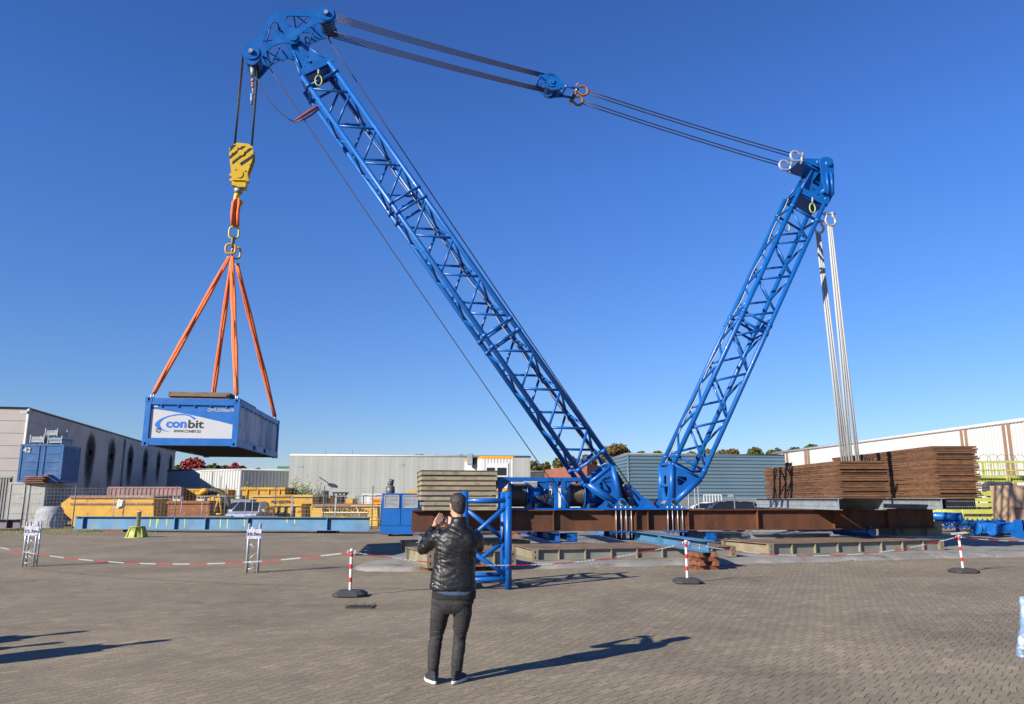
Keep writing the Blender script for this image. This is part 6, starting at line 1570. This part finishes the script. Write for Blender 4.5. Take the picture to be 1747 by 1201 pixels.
tl=[(332,780,815,21,118,'red','large red leaved tree behind the ribbed building, left of two'),(402,789,812,13,118,'red','smaller red leaved tree right of the large red one'),
(306,794,812,9,130,'green','small green tree between the left hall and the red tree'),(364,791,812,13,125,'green','green tree between the two red trees'),(384,792,812,9,130,'olive','olive tree touching the smaller red tree'),
(413,795,815,9,135,'green','green tree right of the smaller red tree'),(440,797,818,6,120,'brown','thin brown tree left of the cream office'),(452,803,818,12,125,'olive','low olive tree touching the cream office'),
(717,774,790,9,150,'olive','small treetop above the middle of the grey warehouse'),(783,776,790,12,150,'olive','wider treetop above the grey warehouse left of the cabins'),(680,780,790,5,150,'olive','tiny treetop above the grey warehouse left of the others'),
(886,783,812,12,128,'brown','brown green tree directly right of the site cabins'),(908,785,812,14,132,'green','second green tree right of the site cabins'),(930,788,812,11,135,'olive','third tree right of the site cabins, lower'),(955,782,810,15,128,'olive','olive tree left of the boom above the brick band'),(978,779,808,14,130,'olive','olive tree seen through the boom'),
(1003,775,805,16,110,'brown','brown tree inside the foot of the boom'),(1050,753,800,31,98,'brown','large brown oak rising behind the slate blue hall'),
(1092,769,785,8,140,'olive','small treetop above the left of the slate hall'),(1122,769,785,9,140,'olive','second small treetop above the slate hall'),(1208,767,785,11,135,'olive','treetop behind the mast above the slate hall'),(1232,767,785,12,135,'olive','treetop right of the mast above the slate hall'),(1248,763,785,13,132,'brown','brown treetop above the slate hall'),
(1287,762,785,17,130,'green','wide green treetop above the right part of the slate hall'),(1322,765,785,18,130,'green','green treetop where the slate hall meets the white hall'),(1355,763,782,14,132,'green','green treetop above the left end of the white hall'),(1384,758,778,13,132,'green','rightmost green treetop above the white hall'),(1180,770,785,9,138,'olive','small treetop left of the mast above the slate hall')]
for i,(px,pt,pb,hw,Y,k,lab) in enumerate(tl): tree(px,pt,pb,hw,Y,k,lab,dens=1.0 if hw<20 else 1.7,seed=i,leaf=.34 if Y>105 else .26)
def shrub(px,pt,hw,Y,label,seed,n=900,kind='shrub'):
    r=random.Random(seed); top=zy(pt,Y,px); x=gx(px,Y); R_=hw/F*Y; t=thing('shrub',label,'shrub',(x,Y,0),0,'sparse shrubs before the warehouse'); br=MB(); mb=MB()
    for i in range(22):
        a=r.uniform(0,6.28); rr_=r.uniform(.1,1)*R_; h=top*r.uniform(.55,1)*(1-.3*rr_/R_); tip=V((x+cos(a)*rr_,Y+sin(a)*rr_,h)); m=V((x+cos(a)*rr_*.35,Y+sin(a)*rr_*.35,h*.55)); br.tube([(x,Y,0),m,tip],[.04,.025,.008],5)
        for j in range(n//22):
            f=r.uniform(.25,1); p=(V((x,Y,0)).lerp(m,f*2) if f<.5 else m.lerp(tip,f*2-1))+V((r.gauss(0,.16),r.gauss(0,.16),r.gauss(0,.16))); s=r.uniform(.04,.10); n1=V((r.gauss(0,1),r.gauss(0,1),r.gauss(0,1))).normalized(); q=n1.orthogonal()*s; b=n1.cross(q).normalized()*s*.5; mb.add([p-q,p-b,p+q,p+b],[(0,1,2,3)])
    br.build('stems',BARK,t); mb.build('leaves',LM[kind],t)
shrub(502,806,13,60,'sparse shrub before the warehouse, left of the bushier one',1,700); shrub(520,802,11,60,'bushiest green shrub before the left end of the warehouse',2,1500); shrub(543,812,14,61,'thin twiggy shrub right of the bushy one',3,350); shrub(606,832,4,60,'small bare shrub behind the forklift',4,60); shrub(423,800,10,64,'tall thin shrub before the grey side of the ribbed building',5,420)
# ================================================================ people
from mathutils.bvhtree import BVHTree
def bake(mbs,voxel,smooth=3,name='tmp'):
    """join the lofted pieces of one garment or body and fuse them into one continuous surface"""
    mb=MB()
    for m in mbs: mb.add(m.v,m.f,True)
    me=bpy.data.meshes.new(name); me.from_pydata(mb.v,[],mb.f); me.update()
    bm=bmesh.new(); bm.from_mesh(me); bmesh.ops.recalc_face_normals(bm,faces=bm.faces); bm.to_mesh(me); bm.free()
    o=bpy.data.objects.new(name,me); COL.objects.link(o)
    r=o.modifiers.new('r','REMESH'); r.mode='VOXEL'; r.voxel_size=voxel; r.use_smooth_shade=True
    s=o.modifiers.new('s','SMOOTH'); s.iterations=smooth; s.factor=.5
    dg=bpy.context.evaluated_depsgraph_get(); out=bpy.data.meshes.new_from_object(o.evaluated_get(dg)); bpy.data.objects.remove(o); bpy.data.meshes.remove(me)
    return out
def disp(me,fn):
    me.update(); ns=[v.normal.copy() for v in me.vertices]
    for v,n in zip(me.vertices,ns): v.co+=n*fn(v.co,n)
    me.polygons.foreach_set('use_smooth',[True]*len(me.polygons)); me.update(); return me
def put(me,name,mat,parent,label=None):
    me.name=name; me.materials.clear()
    for m in (mat if isinstance(mat,list) else [mat]): me.materials.append(m)
    o=bpy.data.objects.new(name,me); COL.objects.link(o); o.parent=parent
    if label:o['label']=label
    return o
def rings(secs,n=28,pw=2.3):
    """stack of super-elliptic sections: (x,y,z,rx,ry[,tiltx])"""
    mb=MB(); vs=[]
    for s in secs:
        x,y,z,rx,ry=s[:5]; tl=s[5] if len(s)>5 else 0
        for j in range(n):
            a=2*pi*j/n; c,q=cos(a),sin(a); vs.append(V((x+rx*abs(c)**(2/pw)*(1 if c>0 else -1), y+ry*abs(q)**(2/pw)*(1 if q>0 else -1), z+tl*c)))
    k=len(secs); fs=[(i*n+j,i*n+(j+1)%n,(i+1)*n+(j+1)%n,(i+1)*n+j) for i in range(k-1) for j in range(n)]
    fs+= [list(range(n))[::-1],list(range((k-1)*n,k*n))]; mb.add(vs,fs,True); return mb
def limb(pts,rs,n=16,sub=4):
    P=[V(p) for p in pts]; Q=[];R=[]
    for i in range(len(P)-1):
        p0=P[max(0,i-1)];p1=P[i];p2=P[i+1];p3=P[min(len(P)-1,i+2)]
        for k in range(sub):
            t=k/sub; Q.append(.5*((2*p1)+(p2-p0)*t+(2*p0-5*p1+4*p2-p3)*t*t+(3*p1-p0-3*p2+p3)*t**3)); f=t*t*(3-2*t); R.append(rs[i]*(1-f)+rs[i+1]*f)
    Q.append(P[-1]);R.append(rs[-1]); mb=MB(); mb.tube(Q,R,n); return mb
SKIN=PM('skin',(.55,.30,.20),.5,0,.08,14,bump=.1,bs=90)
HAIR=PM('hair_dark_grey',(.030,.022,.018),.6,0,.35,22,bump=.5,bs=170,stretch=(1,1,.2),spots=[((.11,.10,.095),26,.60,.1)])
LEATHER=PM('black_leather',(.009,.009,.010),.44,0,.2,6,bump=.12,bs=30,spec=.45)
DENIM=PM('blue_denim',(.045,.085,.17),.85,0,.15,12,bump=.5,bs=120)
JEANS=PM('washed_black_jeans',(.022,.020,.021),.8,0,.3,7,bump=.5,bs=70,spots=[((.042,.040,.043),3.2,.52,.2)],stretch=(1,1,.6))
TSH=PM('black_tshirt',(.012,.012,.013),.85)
SOLE=PM('white_sole',(.70,.67,.60),.7,0,.1,20)
CANV=PM('dark_canvas_shoe',(.018,.022,.030),.8,0,.2,20,bump=.4)
ROOT=G(760,1164); YM_=ROOT.y
def mp(px,py,dy=0):
    p=atY(px,py,YM_+dy); return V((p.x-ROOT.x,dy,p.z))
def hand(mbs,w,elb,dirf,side,thumb,curl=.35,sc=1.0):
    """five fingered hand: w wrist point, dirf pointing direction, side vector from little to index finger"""
    w=V(w); f=V(dirf).normalized(); s=V(side); s=(s-f*s.dot(f)).normalized(); pn=f.cross(s).normalized()
    mbs.append(limb([V(elb).lerp(w,.75),w,w+f*.03*sc],[.030*sc,.026*sc,.028*sc],12))
    for k in range(4):
        o=(k-1.5)*.0195*sc; L_=[.062,.074,.080,.070][k]*sc; base=w+f*(.082*sc)+s*o; rt=w+f*.02*sc+s*o*.7
        mbs.append(limb([rt,base],[.0145*sc,.0115*sc],10,2))
        c=curl*(1+.15*k); d1=(f*cos(c*.4)+pn*sin(c*.4)).normalized(); d2=(f*cos(c)+pn*sin(c)).normalized(); d3=(f*cos(c*1.7)+pn*sin(c*1.7)).normalized()
        a=base+d1*L_*.45; b=a+d2*L_*.32; e=b+d3*L_*.26
        mbs.append(limb([base-f*.01,base,a,b,e],[.0105*sc,.0100*sc,.0092*sc,.0083*sc,.0065*sc],10,2))
    t0=w+f*.022*sc+s*.026*sc; td=V(thumb).normalized(); mbs.append(limb([t0,t0+td*.035*sc,t0+td*.062*sc+f*.012*sc,t0+td*.070*sc+f*.034*sc],[.016*sc,.0125*sc,.0105*sc,.008*sc],10,3))
def headparts(hc,sc,look,mbs):
    """hc head centre; look horizontal facing angle (0 = +Y)"""
    R=Matrix.Translation(hc)@Matrix.Rotation(look,4,'Z')
    m=rings([(0,.0,-.118*sc,.030*sc,.035*sc),(0,.030*sc,-.105*sc,.048*sc,.058*sc),(0,.022*sc,-.075*sc,.060*sc,.078*sc),(0,.010*sc,-.04*sc,.068*sc,.088*sc),(0,.004*sc,0,.073*sc,.094*sc),(0,.0,.04*sc,.075*sc,.096*sc),(0,-.002*sc,.075*sc,.067*sc,.086*sc),(0,-.002*sc,.10*sc,.046*sc,.062*sc),(0,0,.114*sc,.018*sc,.026*sc)],28,2.1)
    m.v=[R@p for p in m.v]; mbs.append(m)
    for s in(-1,1): # ears
        e=MB(); e.tube([R@V((s*(.072+.012*sin(a))*sc,(-.008-.016*cos(a))*sc,(-.012+.030*sin(a-.0))*sc)) for a in[pi*i/6-.4 for i in range(9)]],.0075*sc,8); e.tube([R@V((s*.070*sc,-.004*sc,.012*sc)),R@V((s*.074*sc,-.004*sc,-.030*sc))],.010*sc,8); mbs.append(e)
    nz=MB(); nz.tube([R@V((0,.090*sc,.012*sc)),R@V((0,.106*sc,-.012*sc)),R@V((0,.113*sc,-.028*sc)),R@V((0,.096*sc,-.036*sc))],[.008*sc,.010*sc,.014*sc,.010*sc],10); mbs.append(nz)
    for z,r in((-.058,.008),(-.068,.009)):
        l=MB(); l.tube([R@V((-.024*sc,.084*sc,z*sc)),R@V((0,.094*sc,z*sc)),R@V((.024*sc,.084*sc,z*sc))],[.004*sc,r*sc,.004*sc],8); mbs.append(l)
    return R
def facebits(t,R,sc,base):
    for s in(-1,1):
        m=MB(); c=R@V((s*.030*sc,.083*sc,.006*sc)); M=Matrix.Translation(c); m.lathe([(.0115*sc*sin(a)+.0001,-.0115*sc*cos(a)) for a in[pi*i/8 for i in range(9)]],M,12); o=m.build('eye',WHT,t,local=True)
        m=MB(); q=R@V((s*.030*sc,.0925*sc,.006*sc)); d=(R.to_3x3()@V((0,1,0))); m.tube([q,q+d*.0025],.005*sc,10); m.build('iris',BLK,o,local=True)
def wr(c,a,fx,fy,fz,amp,seed=0):
    return amp*(abs(noise.noise(V((c.x*fx+seed,c.y*fy,c.z*fz))))*-2+.6)
# ---------------------------------------------------------------- the photographing man
def man():
    t=thing('person','man in black leather jacket seen from behind, raising a phone towards the hanging container','person',ROOT)
    # body under the clothes (one continuous surface)
    hc=mp(781,862.5,.03)+V((0,0,.0)); nk=mp(783,893,.0)
    Ls,Le,Lw=mp(748,915,.02),mp(721.5,936,.16),mp(741.5,897,.33)
    Rs,Re,Rw=mp(812,915,.02),mp(815.5,933,.20),mp(775,893,.38)
    bd=[]
    look=radians(22)
    R=headparts(hc,1.0,look,bd)
    bd.append(limb([hc+V((0,-.02,-.03)),hc+V((.0,-.022,-.09)),nk,nk+V((0,0,-.06))],[.060,.058,.062,.075],18))
    hx=mp(773,1010).x
    bd.append(rings([(nk.x,0,1.44,.08,.06),(nk.x,0,1.40,.16,.085),(nk.x,0,1.25,.165,.10),(hx+.01,0,1.05,.15,.09),(hx,0,.92,.16,.10),(hx,0,.84,.15,.10)]))
    for s_,e_,w_ in((Ls,Le,Lw),(Rs,Re,Rw)): bd.append(limb([s_,s_.lerp(e_,.5),e_,e_.lerp(w_,.4),w_],[.048,.043,.036,.034,.026]))
    hand(bd,Lw,Le,mp(753,880,.37)-Lw,V((.75,.3,-.55)),(.75,.35,-.35),.28)
    hand(bd,Rw,Re,mp(763,886,.44)-Rw,V((0,.25,.9)),(-.2,.3,.9),.6)
    hips={'L':(mp(752,1030),mp(744.5,1088,.02),mp(738.5,1150,-.02)),'R':(mp(787,1030),mp(783,1088,.03),mp(778,1150,.0))}
    for k,(a,b,c) in hips.items(): bd.append(limb([a+V((0,0,-.02)),b,c,c+V((0,0,-.05))],[.06,.042,.032,.035]))
    me=bake(bd,.0042,1); put(me,'body',SKIN,t)
    facebits(t,R,1.0,hc)
    # hair: cap following the skull, down to the nape
    hb=[]
    m=rings([(0,-.030,-.085,.046,.050),(0,-.022,-.06,.062,.068),(0,-.016,-.03,.070,.079),(0,-.010,.0,.0765,.088),(0,-.004,.035,.082,.099),(0,.0,.075,.079,.097),(0,0,.103,.062,.077),(0,0,.122,.036,.046),(0,0,.129,.012,.016)],32,2.15)
    m.v=[R@p for p in m.v]; hb.append(m); me=bake(hb,.005,2)
    Ri=R.inverted()
    def hf(c,n):
        q=Ri@c; f=noise.noise(c*30)*.003+noise.noise(V((c.x*120,c.y*120,c.z*40)))*.003
        if q.y>.055 and q.z<.055: f-=.045      # forehead and face stay clear
        if abs(q.x)>.05 and -.022<q.y<.05 and q.z<.012: f-=.022
        return f
    disp(me,hf); put(me,'hair',HAIR,t)
    # jacket
    J=[]
    def row(py,xl,xr,ry,y=0): 
        a=mp(xl,py);b=mp(xr,py); return ((a.x+b.x)/2,y,a.z,(b.x-a.x)/2,ry)
    J.append(rings([row(1005.5,732.5,812.5,.155,.0),row(1000,733,812.5,.157,.0),row(985,735,811.5,.15,.0),row(968,738.5,811,.142,.0),row(952,741.5,812,.142,-.005),row(937,742,814.5,.142,-.01),row(922,743,818,.135,-.012),row(912,747,816,.122,-.01),row(905,755,809,.105,-.005),row(898,765,801,.088,.0),row(891,769,798,.076,.0),row(886,771,796,.070,-.004)],36,2.5))
    J.append(limb([mp(754,915,-.0),mp(744,918,.02),Ls.lerp(Le,.5)+V((-.003,0,-.008)),Le+V((.004,0,.002)),Le.lerp(Lw,.35),Le.lerp(Lw,.7),Lw.lerp(Le,.10)],[.085,.080,.068,.066,.062,.052,.045],18))
    J.append(limb([mp(806,915,-.0),mp(812,918,.02),Rs.lerp(Re,.6),Re+V((.004,0,0)),Re.lerp(Rw,.35),Re.lerp(Rw,.7),Rw.lerp(Re,.12)],[.085,.078,.068,.060,.058,.050,.045],18))
    me=bake(J,.0075,2)
    zc=mp(0,912).z
    def jf(c,n):
        back=max(0,-n.y); arm=1 if (abs(c.x-hx)>.19 and c.z>1.12) else 0
        f=0
        f+=.0055*(1-arm)*(noise.noise(V((c.x*3.0+2,c.y*4,c.z*15)))) # horizontal sag folds
        k=max(0,1-abs(c.z-1.13)/.16); f+=-.013*k*(1-arm)*max(0,.5-abs(noise.noise(V((c.x*5+9,c.y*3,c.z*22+c.x*6)))*2.2))
        f+=.004*noise.noise(V((c.x*18,c.y*18,c.z*30)))
        f+=(1-arm)*-.006*max(0,.35-abs(noise.noise(V((c.x*2.2+5,c.y*2,c.z*13+c.x*5)))*3))/.35
        f+=arm*(.010*noise.noise(V((c.x*20+c.z*26,c.y*9,c.z*9-c.x*18)))-.004*abs(noise.noise(c*26)))
        return f
    disp(me,jf); jo=put(me,'leather_jacket',LEATHER,t)
    # collar: turned up band
    mb=MB(); n=40; vs=[]
    for i in range(n+1):
        a=radians(-245+310*i/n); lx,ly=cos(a),sin(a)
        for (rr,zz,th) in((.078,.0,0),(.080,.035,0),(.072,.070,0),(.064,.068,0),(.068,.02,0)):
            hgt=1 if ly<.2 else max(.35,1-.8*(ly-.2)); vs.append(V((nk.x+lx*rr*1.04,ly*rr*1.05-.004,nk.z-.015+zz*1.15*hgt+.004*noise.noise(V((lx*3,ly*3,zz*20))))))
    fs=[(i*5+j,(i+1)*5+j,(i+1)*5+j+1,i*5+j+1) for i in range(n) for j in range(4)]; mb.add(vs,fs,True); mb.build('collar',LEATHER,jo,local=True)
    # seams and straps laid on the surface
    bv=BVHTree.FromPolygons([v.co for v in me.vertices],[p.vertices for p in me.polygons])
    def seam(pts,nm='seam',r=.0022,mat=LEATHER):
        out=[]
        P=[mp(*p) for p in pts]
        for i in range(len(P)-1):
            for k in range(10):
                q=P[i].lerp(P[i+1],k/10); h=bv.ray_cast(V((q.x,-1,q.z)),V((0,1,0)))
                if h[0]: out.append(h[0]+V((0,-.0006,0)))
        if len(out)>3: m=MB(); m.tube(out,r,6); m.build(nm,mat,jo,local=True)
    seam([(753,916),(753.3,940),(753.5,1003)]); seam([(800,916),(801,940),(801.5,1003)])
    seam([(748,915.5),(780,916.5),(812,915.5)]); seam([(735,999),(775,1000.5),(811,1000)])
    for a,b in(((741,995),(752,996)),((801,994),(811,993))): seam([a,b],'waist_strap',.007)
    m=MB(); q=mp(741.5,996); h=bv.ray_cast(V((q.x,-1,q.z)),V((0,1,0)))
    if h[0]: m.tube([h[0]+V((x,-.008,z)) for x,z in((-.012,-.014),(.012,-.014),(.012,.014),(-.012,.014))],.003,6,closed=True); m.build('buckle',SILV,jo,local=True)
    # denim shirt hem and t-shirt
    me=bake([rings([row(1017,741,809,.125),row(1012,739,811,.14),row(1000,738,811,.14),row(990,741,809,.12)],36,2.4)],.008,1)
    zb=mp(0,1014).z
    def sf(c,n): return .005*noise.noise(V((c.x*16,c.y*16,c.z*5)))
    for v in me.vertices:
        if v.co.z<zb: v.co.z+=.035*(abs(v.co.x-hx)/.2)**2*(1)
    disp(me,sf); put(me,'denim_shirt',DENIM,t)
    me=bake([rings([row(1022,737,811,.128),row(1010,737,812,.14),row(1000,740,810,.12)],36,2.4)],.009,1); disp(me,sf); put(me,'tshirt_hem',TSH,t)
    # trousers
    T=[rings([row(1046,752,789,.085),row(1038,738,803,.115),row(1028,735.5,808,.125),row(1015,737,809,.125),row(1004,741,806,.11)],32,2.3)]
    T.append(limb([mp(753,1030),mp(751,1045,.0),mp(748,1062,.01),mp(744,1088,.03),mp(741.5,1105,.01),mp(740,1125,-.01),mp(739,1146,-.01),mp(738.8,1156,-.0)],[.098,.096,.085,.067,.068,.060,.053,.051],20))
    T.append(limb([mp(789,1030),mp(789,1045,.0),mp(787.5,1062,.02),mp(784,1088,.045),mp(782.5,1105,.02),mp(780.5,1125,.0),mp(778.5,1146,.0),mp(778.2,1154,.0)],[.098,.096,.084,.066,.067,.060,.053,.051],20))
    me=bake(T,.0068,2)
    zk=mp(0,1088).z
    def tf_(c,n):
        f=.005*noise.noise(V((c.x*11,c.y*11,c.z*24+c.x*9)))
        k=max(0,1-abs(c.z-zk)/.16); f+=-.007*k*abs(noise.noise(V((c.x*9,c.y*9,c.z*34))))*2
        k=max(0,1-c.z/.24); f+=-.009*k*abs(noise.noise(V((c.x*7,c.y*7,c.z*38+4))))*2.2+.004*k
        k=max(0,1-abs(c.z-.80)/.12); f+=.006*k*noise.noise(V((c.x*16+c.z*20,c.y*5,c.z*14)))
        return f
    disp(me,tf_); tr=put(me,'jeans',JEANS,t)
    bvt=BVHTree.FromPolygons([v.co for v in me.vertices],[p.vertices for p in me.polygons])
    def tseam(pts,nm,r=.0022):
        out=[]; P=[mp(*p) for p in pts]
        for i in range(len(P)-1):
            for k in range(8):
                q=P[i].lerp(P[i+1],k/8); h=bvt.ray_cast(V((q.x,-1,q.z)),V((0,1,0)))
                if h[0]: out.append(h[0]+V((0,-.0005,0)))
        if len(out)>3: m=MB(); m.tube(out,r,6); m.build(nm,JEANS,tr,local=True)
    for s,x0 in((1,741),(-1,803)):
        tseam([(x0,1026),(x0+s*1,1044),(x0+s*9,1050),(x0+s*19,1045),(x0+s*20,1028)],'back_pocket')
    tseam([(770,1022),(769.5,1046)],'centre_seam')
    # shoes
    for c,rot,x0 in((mp(734.5,1165),.42,0),(mp(783.5,1165),-.42,0)):
        M=Matrix.Translation((c.x,c.y+.02,0))@Matrix.Rotation(rot,4,'Z')
        def sec(k): return k
        m=MB(); n=20; prof=[]
        pts=[]
        for i in range(n):
            a=2*pi*i/n; yy=.145*sin(a); xx=.046*cos(a)*(1.08 if yy>.0 else .88)*(1-.1*(yy/.145)**4); pts.append((xx,yy))
        vs=[]
        for z,g in((0.004,.98),(.012,1.02),(.030,1.0),(.033,.96)): vs+= [M@V((x*g,y*g,z)) for x,y in pts]
        fs=[(i*n+j,i*n+(j+1)%n,(i+1)*n+(j+1)%n,(i+1)*n+j) for i in range(3) for j in range(n)]+[list(range(n))[::-1],list(range(3*n,4*n))]
        m.add(vs,fs,True); sh=MB(); 
        for z,g,sh_,gy in((.031,.94,0,.96),(.050,.92,-.004,.93),(.068,.82,-.022,.78),(.085,.74,-.048,.56),(.105,.72,-.065,.40),(.118,.70,-.068,.36)):
            sh.v+= [M@V((x*g,y*gy+sh_,z)) for x,y in pts]
        sh.f=[[i*n+j,i*n+(j+1)%n,(i+1)*n+(j+1)%n,(i+1)*n+j] for i in range(5) for j in range(n)]; sh.sm=[True]*len(sh.f); sh.mi=[0]*len(sh.f)
        so_=sh.build('shoe',CANV,t,local=True); m.build('sole',SOLE,so_,local=True)
        l=MB()
        for k in range(5):
            y=.06-k*.022; z=.064+k*.008; l.tube([M@V((-.02,y,z)),M@V((0,y+.004,z+.006)),M@V((.02,y,z))],.0025,6)
        l.build('lace',WHT,so_,local=True)
    return t,Lw,Rw
mt,Lw,Rw=man()
# phone held in front
pc=mp(760,886.5,.455); t=thing('mobile_phone','dark phone held sideways in the raised hands of the man','mobile phone',ROOT+pc)
M=Matrix.Translation(ROOT+pc)@Matrix.Rotation(radians(-4),4,'Y'); mb=MB(); mb.bx(-.072,.072,-.004,.004,-.036,.036,M); mb.build('case',BLK,t)
mb=MB(); mb.bx(-.066,.066,-.0052,-.0042,-.031,.031,M); mb.build('screen',PM('phone_screen',(.02,.02,.03),.12,0,.2,40),t)
mb=MB()
for x in(-.03,0,.03,.05):
    for z in(-.012,.012): mb.box((x,-.0058,z),(.010,.001,.009),M)
mb.build('screen_icons',PM('icon_grey',(.18,.18,.22),.4),t)
# ---------------------------------------------------------------- plain standing figure (arms down)
LBL=PM('light_blue_camo',(.20,.31,.50),.85,0,.15,5,spots=[((.46,.55,.68),7,.52,.04),((.13,.20,.36),11,.60,.04)],bump=.4,bs=60)
def figure(label,P,sc,rz,top,bot,hair,name='person',slv=-.05):
    t=thing(name,label,'person',P,rz); s=sc
    hc=V((0,.02,1.66))*s; bd=[]; R=headparts(hc,s,0,bd)
    bd.append(limb([hc+V((0,-.01,-.03))*s,V((0,0,1.50))*s,V((0,0,1.40))*s],[.058*s,.055*s,.07*s],14))
    bd.append(rings([(0,0,1.42*s,.12*s,.07*s),(0,0,1.2*s,.15*s,.09*s),(0,0,.95*s,.14*s,.09*s),(0,0,.85*s,.14*s,.09*s)]))
    aw=[]
    for q in(-1,1):
        a,b,c=V((q*.19,0,1.40))*s,V((q*.26,-.02,1.12))*s,V((q*.25,.07,.88))*s; aw.append((a,b,c)); bd.append(limb([a,b,c],[.045*s,.036*s,.026*s]))
        hand(bd,c,b,(0,.15,-1),(0,1,.1),(q*-.3,.8,-.5),.4,s)
        bd.append(limb([V((q*.09,0,.88))*s,V((q*.10,.02,.48))*s,V((q*.10,0,.09))*s],[.07*s,.045*s,.035*s]))
    put(bake(bd,.0065*s+.001,1),'body',SKIN,t); facebits(t,R,s,hc)
    m=rings([(0,-.030,-.075,.05,.055),(0,-.016,-.03,.072,.081),(0,-.008,.0,.0785,.092),(0,-.0,.04,.084,.102),(0,.0,.08,.078,.095),(0,0,.11,.055,.07),(0,0,.128,.02,.03)],24,2.15); m.v=[R@(p*s) for p in m.v]; me=bake([m],.008*s,1); Ri=R.inverted()
    disp(me,lambda c,n:(-.05*s if ((Ri@c).y>.055*s and (Ri@c).z<.05*s) else noise.noise(c*60)*.006)); put(me,'hair',hair,t)
    J=[rings([(0,0,.86*s,.20*s,.14*s),(0,0,1.0*s,.185*s,.13*s),(0,0,1.2*s,.195*s,.135*s),(0,0,1.38*s,.20*s,.12*s),(0,0,1.45*s,.13*s,.09*s),(0,0,1.50*s,.075*s,.07*s)],28,2.4)]
    for a,b,c in aw: J.append(limb([a+V((0,0,.0)),a.lerp(b,.5),b,c.lerp(b,.5),c+(c-b)*slv],[.075*s,.068*s,.062*s,.058*s,.052*s]))
    me=bake(J,.010*s,2); disp(me,lambda c,n:.014*s*noise.noise(V((c.x*14,c.y*14,c.z*22)))-.006*abs(noise.noise(c*30))); put(me,'jacket',top,t)
    T=[rings([(0,0,.80*s,.16*s,.11*s),(0,0,.9*s,.17*s,.12*s)],24)]
    for q in(-1,1): T.append(limb([V((q*.09,0,.84))*s,V((q*.10,.02,.48))*s,V((q*.10,0,.06))*s],[.092*s,.07*s,.058*s]))
    me=bake(T,.010*s,2); disp(me,lambda c,n:.008*s*noise.noise(V((c.x*11,c.y*11,c.z*26)))); put(me,'trousers',bot,t)
    for q in(-1,1):
        m=rings([(q*.10*s,.05*s,.0,.045*s,.13*s),(q*.10*s,.05*s,.04*s,.045*s,.13*s),(q*.10*s,.0,.09*s,.04*s,.07*s)],20); m.build('shoe',CANV,t,local=True)
    return t
figure('person in light blue and white patterned jacket, cut off by the right picture edge',(4.29,6.42,0),.69,radians(10),LBL,JEANS,HAIR,slv=.62)
def shadow_person(tip,lab,dz,top,hgt):
    p=G(*tip)-V((2.81,2.3,0))*(hgt/1.79); return figure(lab,(p.x,p.y,0),hgt/1.78,radians(dz),top,JEANS,HAIR)
shadow_person((282,1094),'onlooker in a dark coat standing left outside the picture, nearest the camera',-60,TSH,1.80)
shadow_person((138,1079),'onlooker in a denim jacket standing left outside the picture, farthest back',-50,DENIM,1.78)
shadow_person((97,1098),'onlooker in a brown jacket standing left outside the picture, between two others',-70,MAT,1.62)
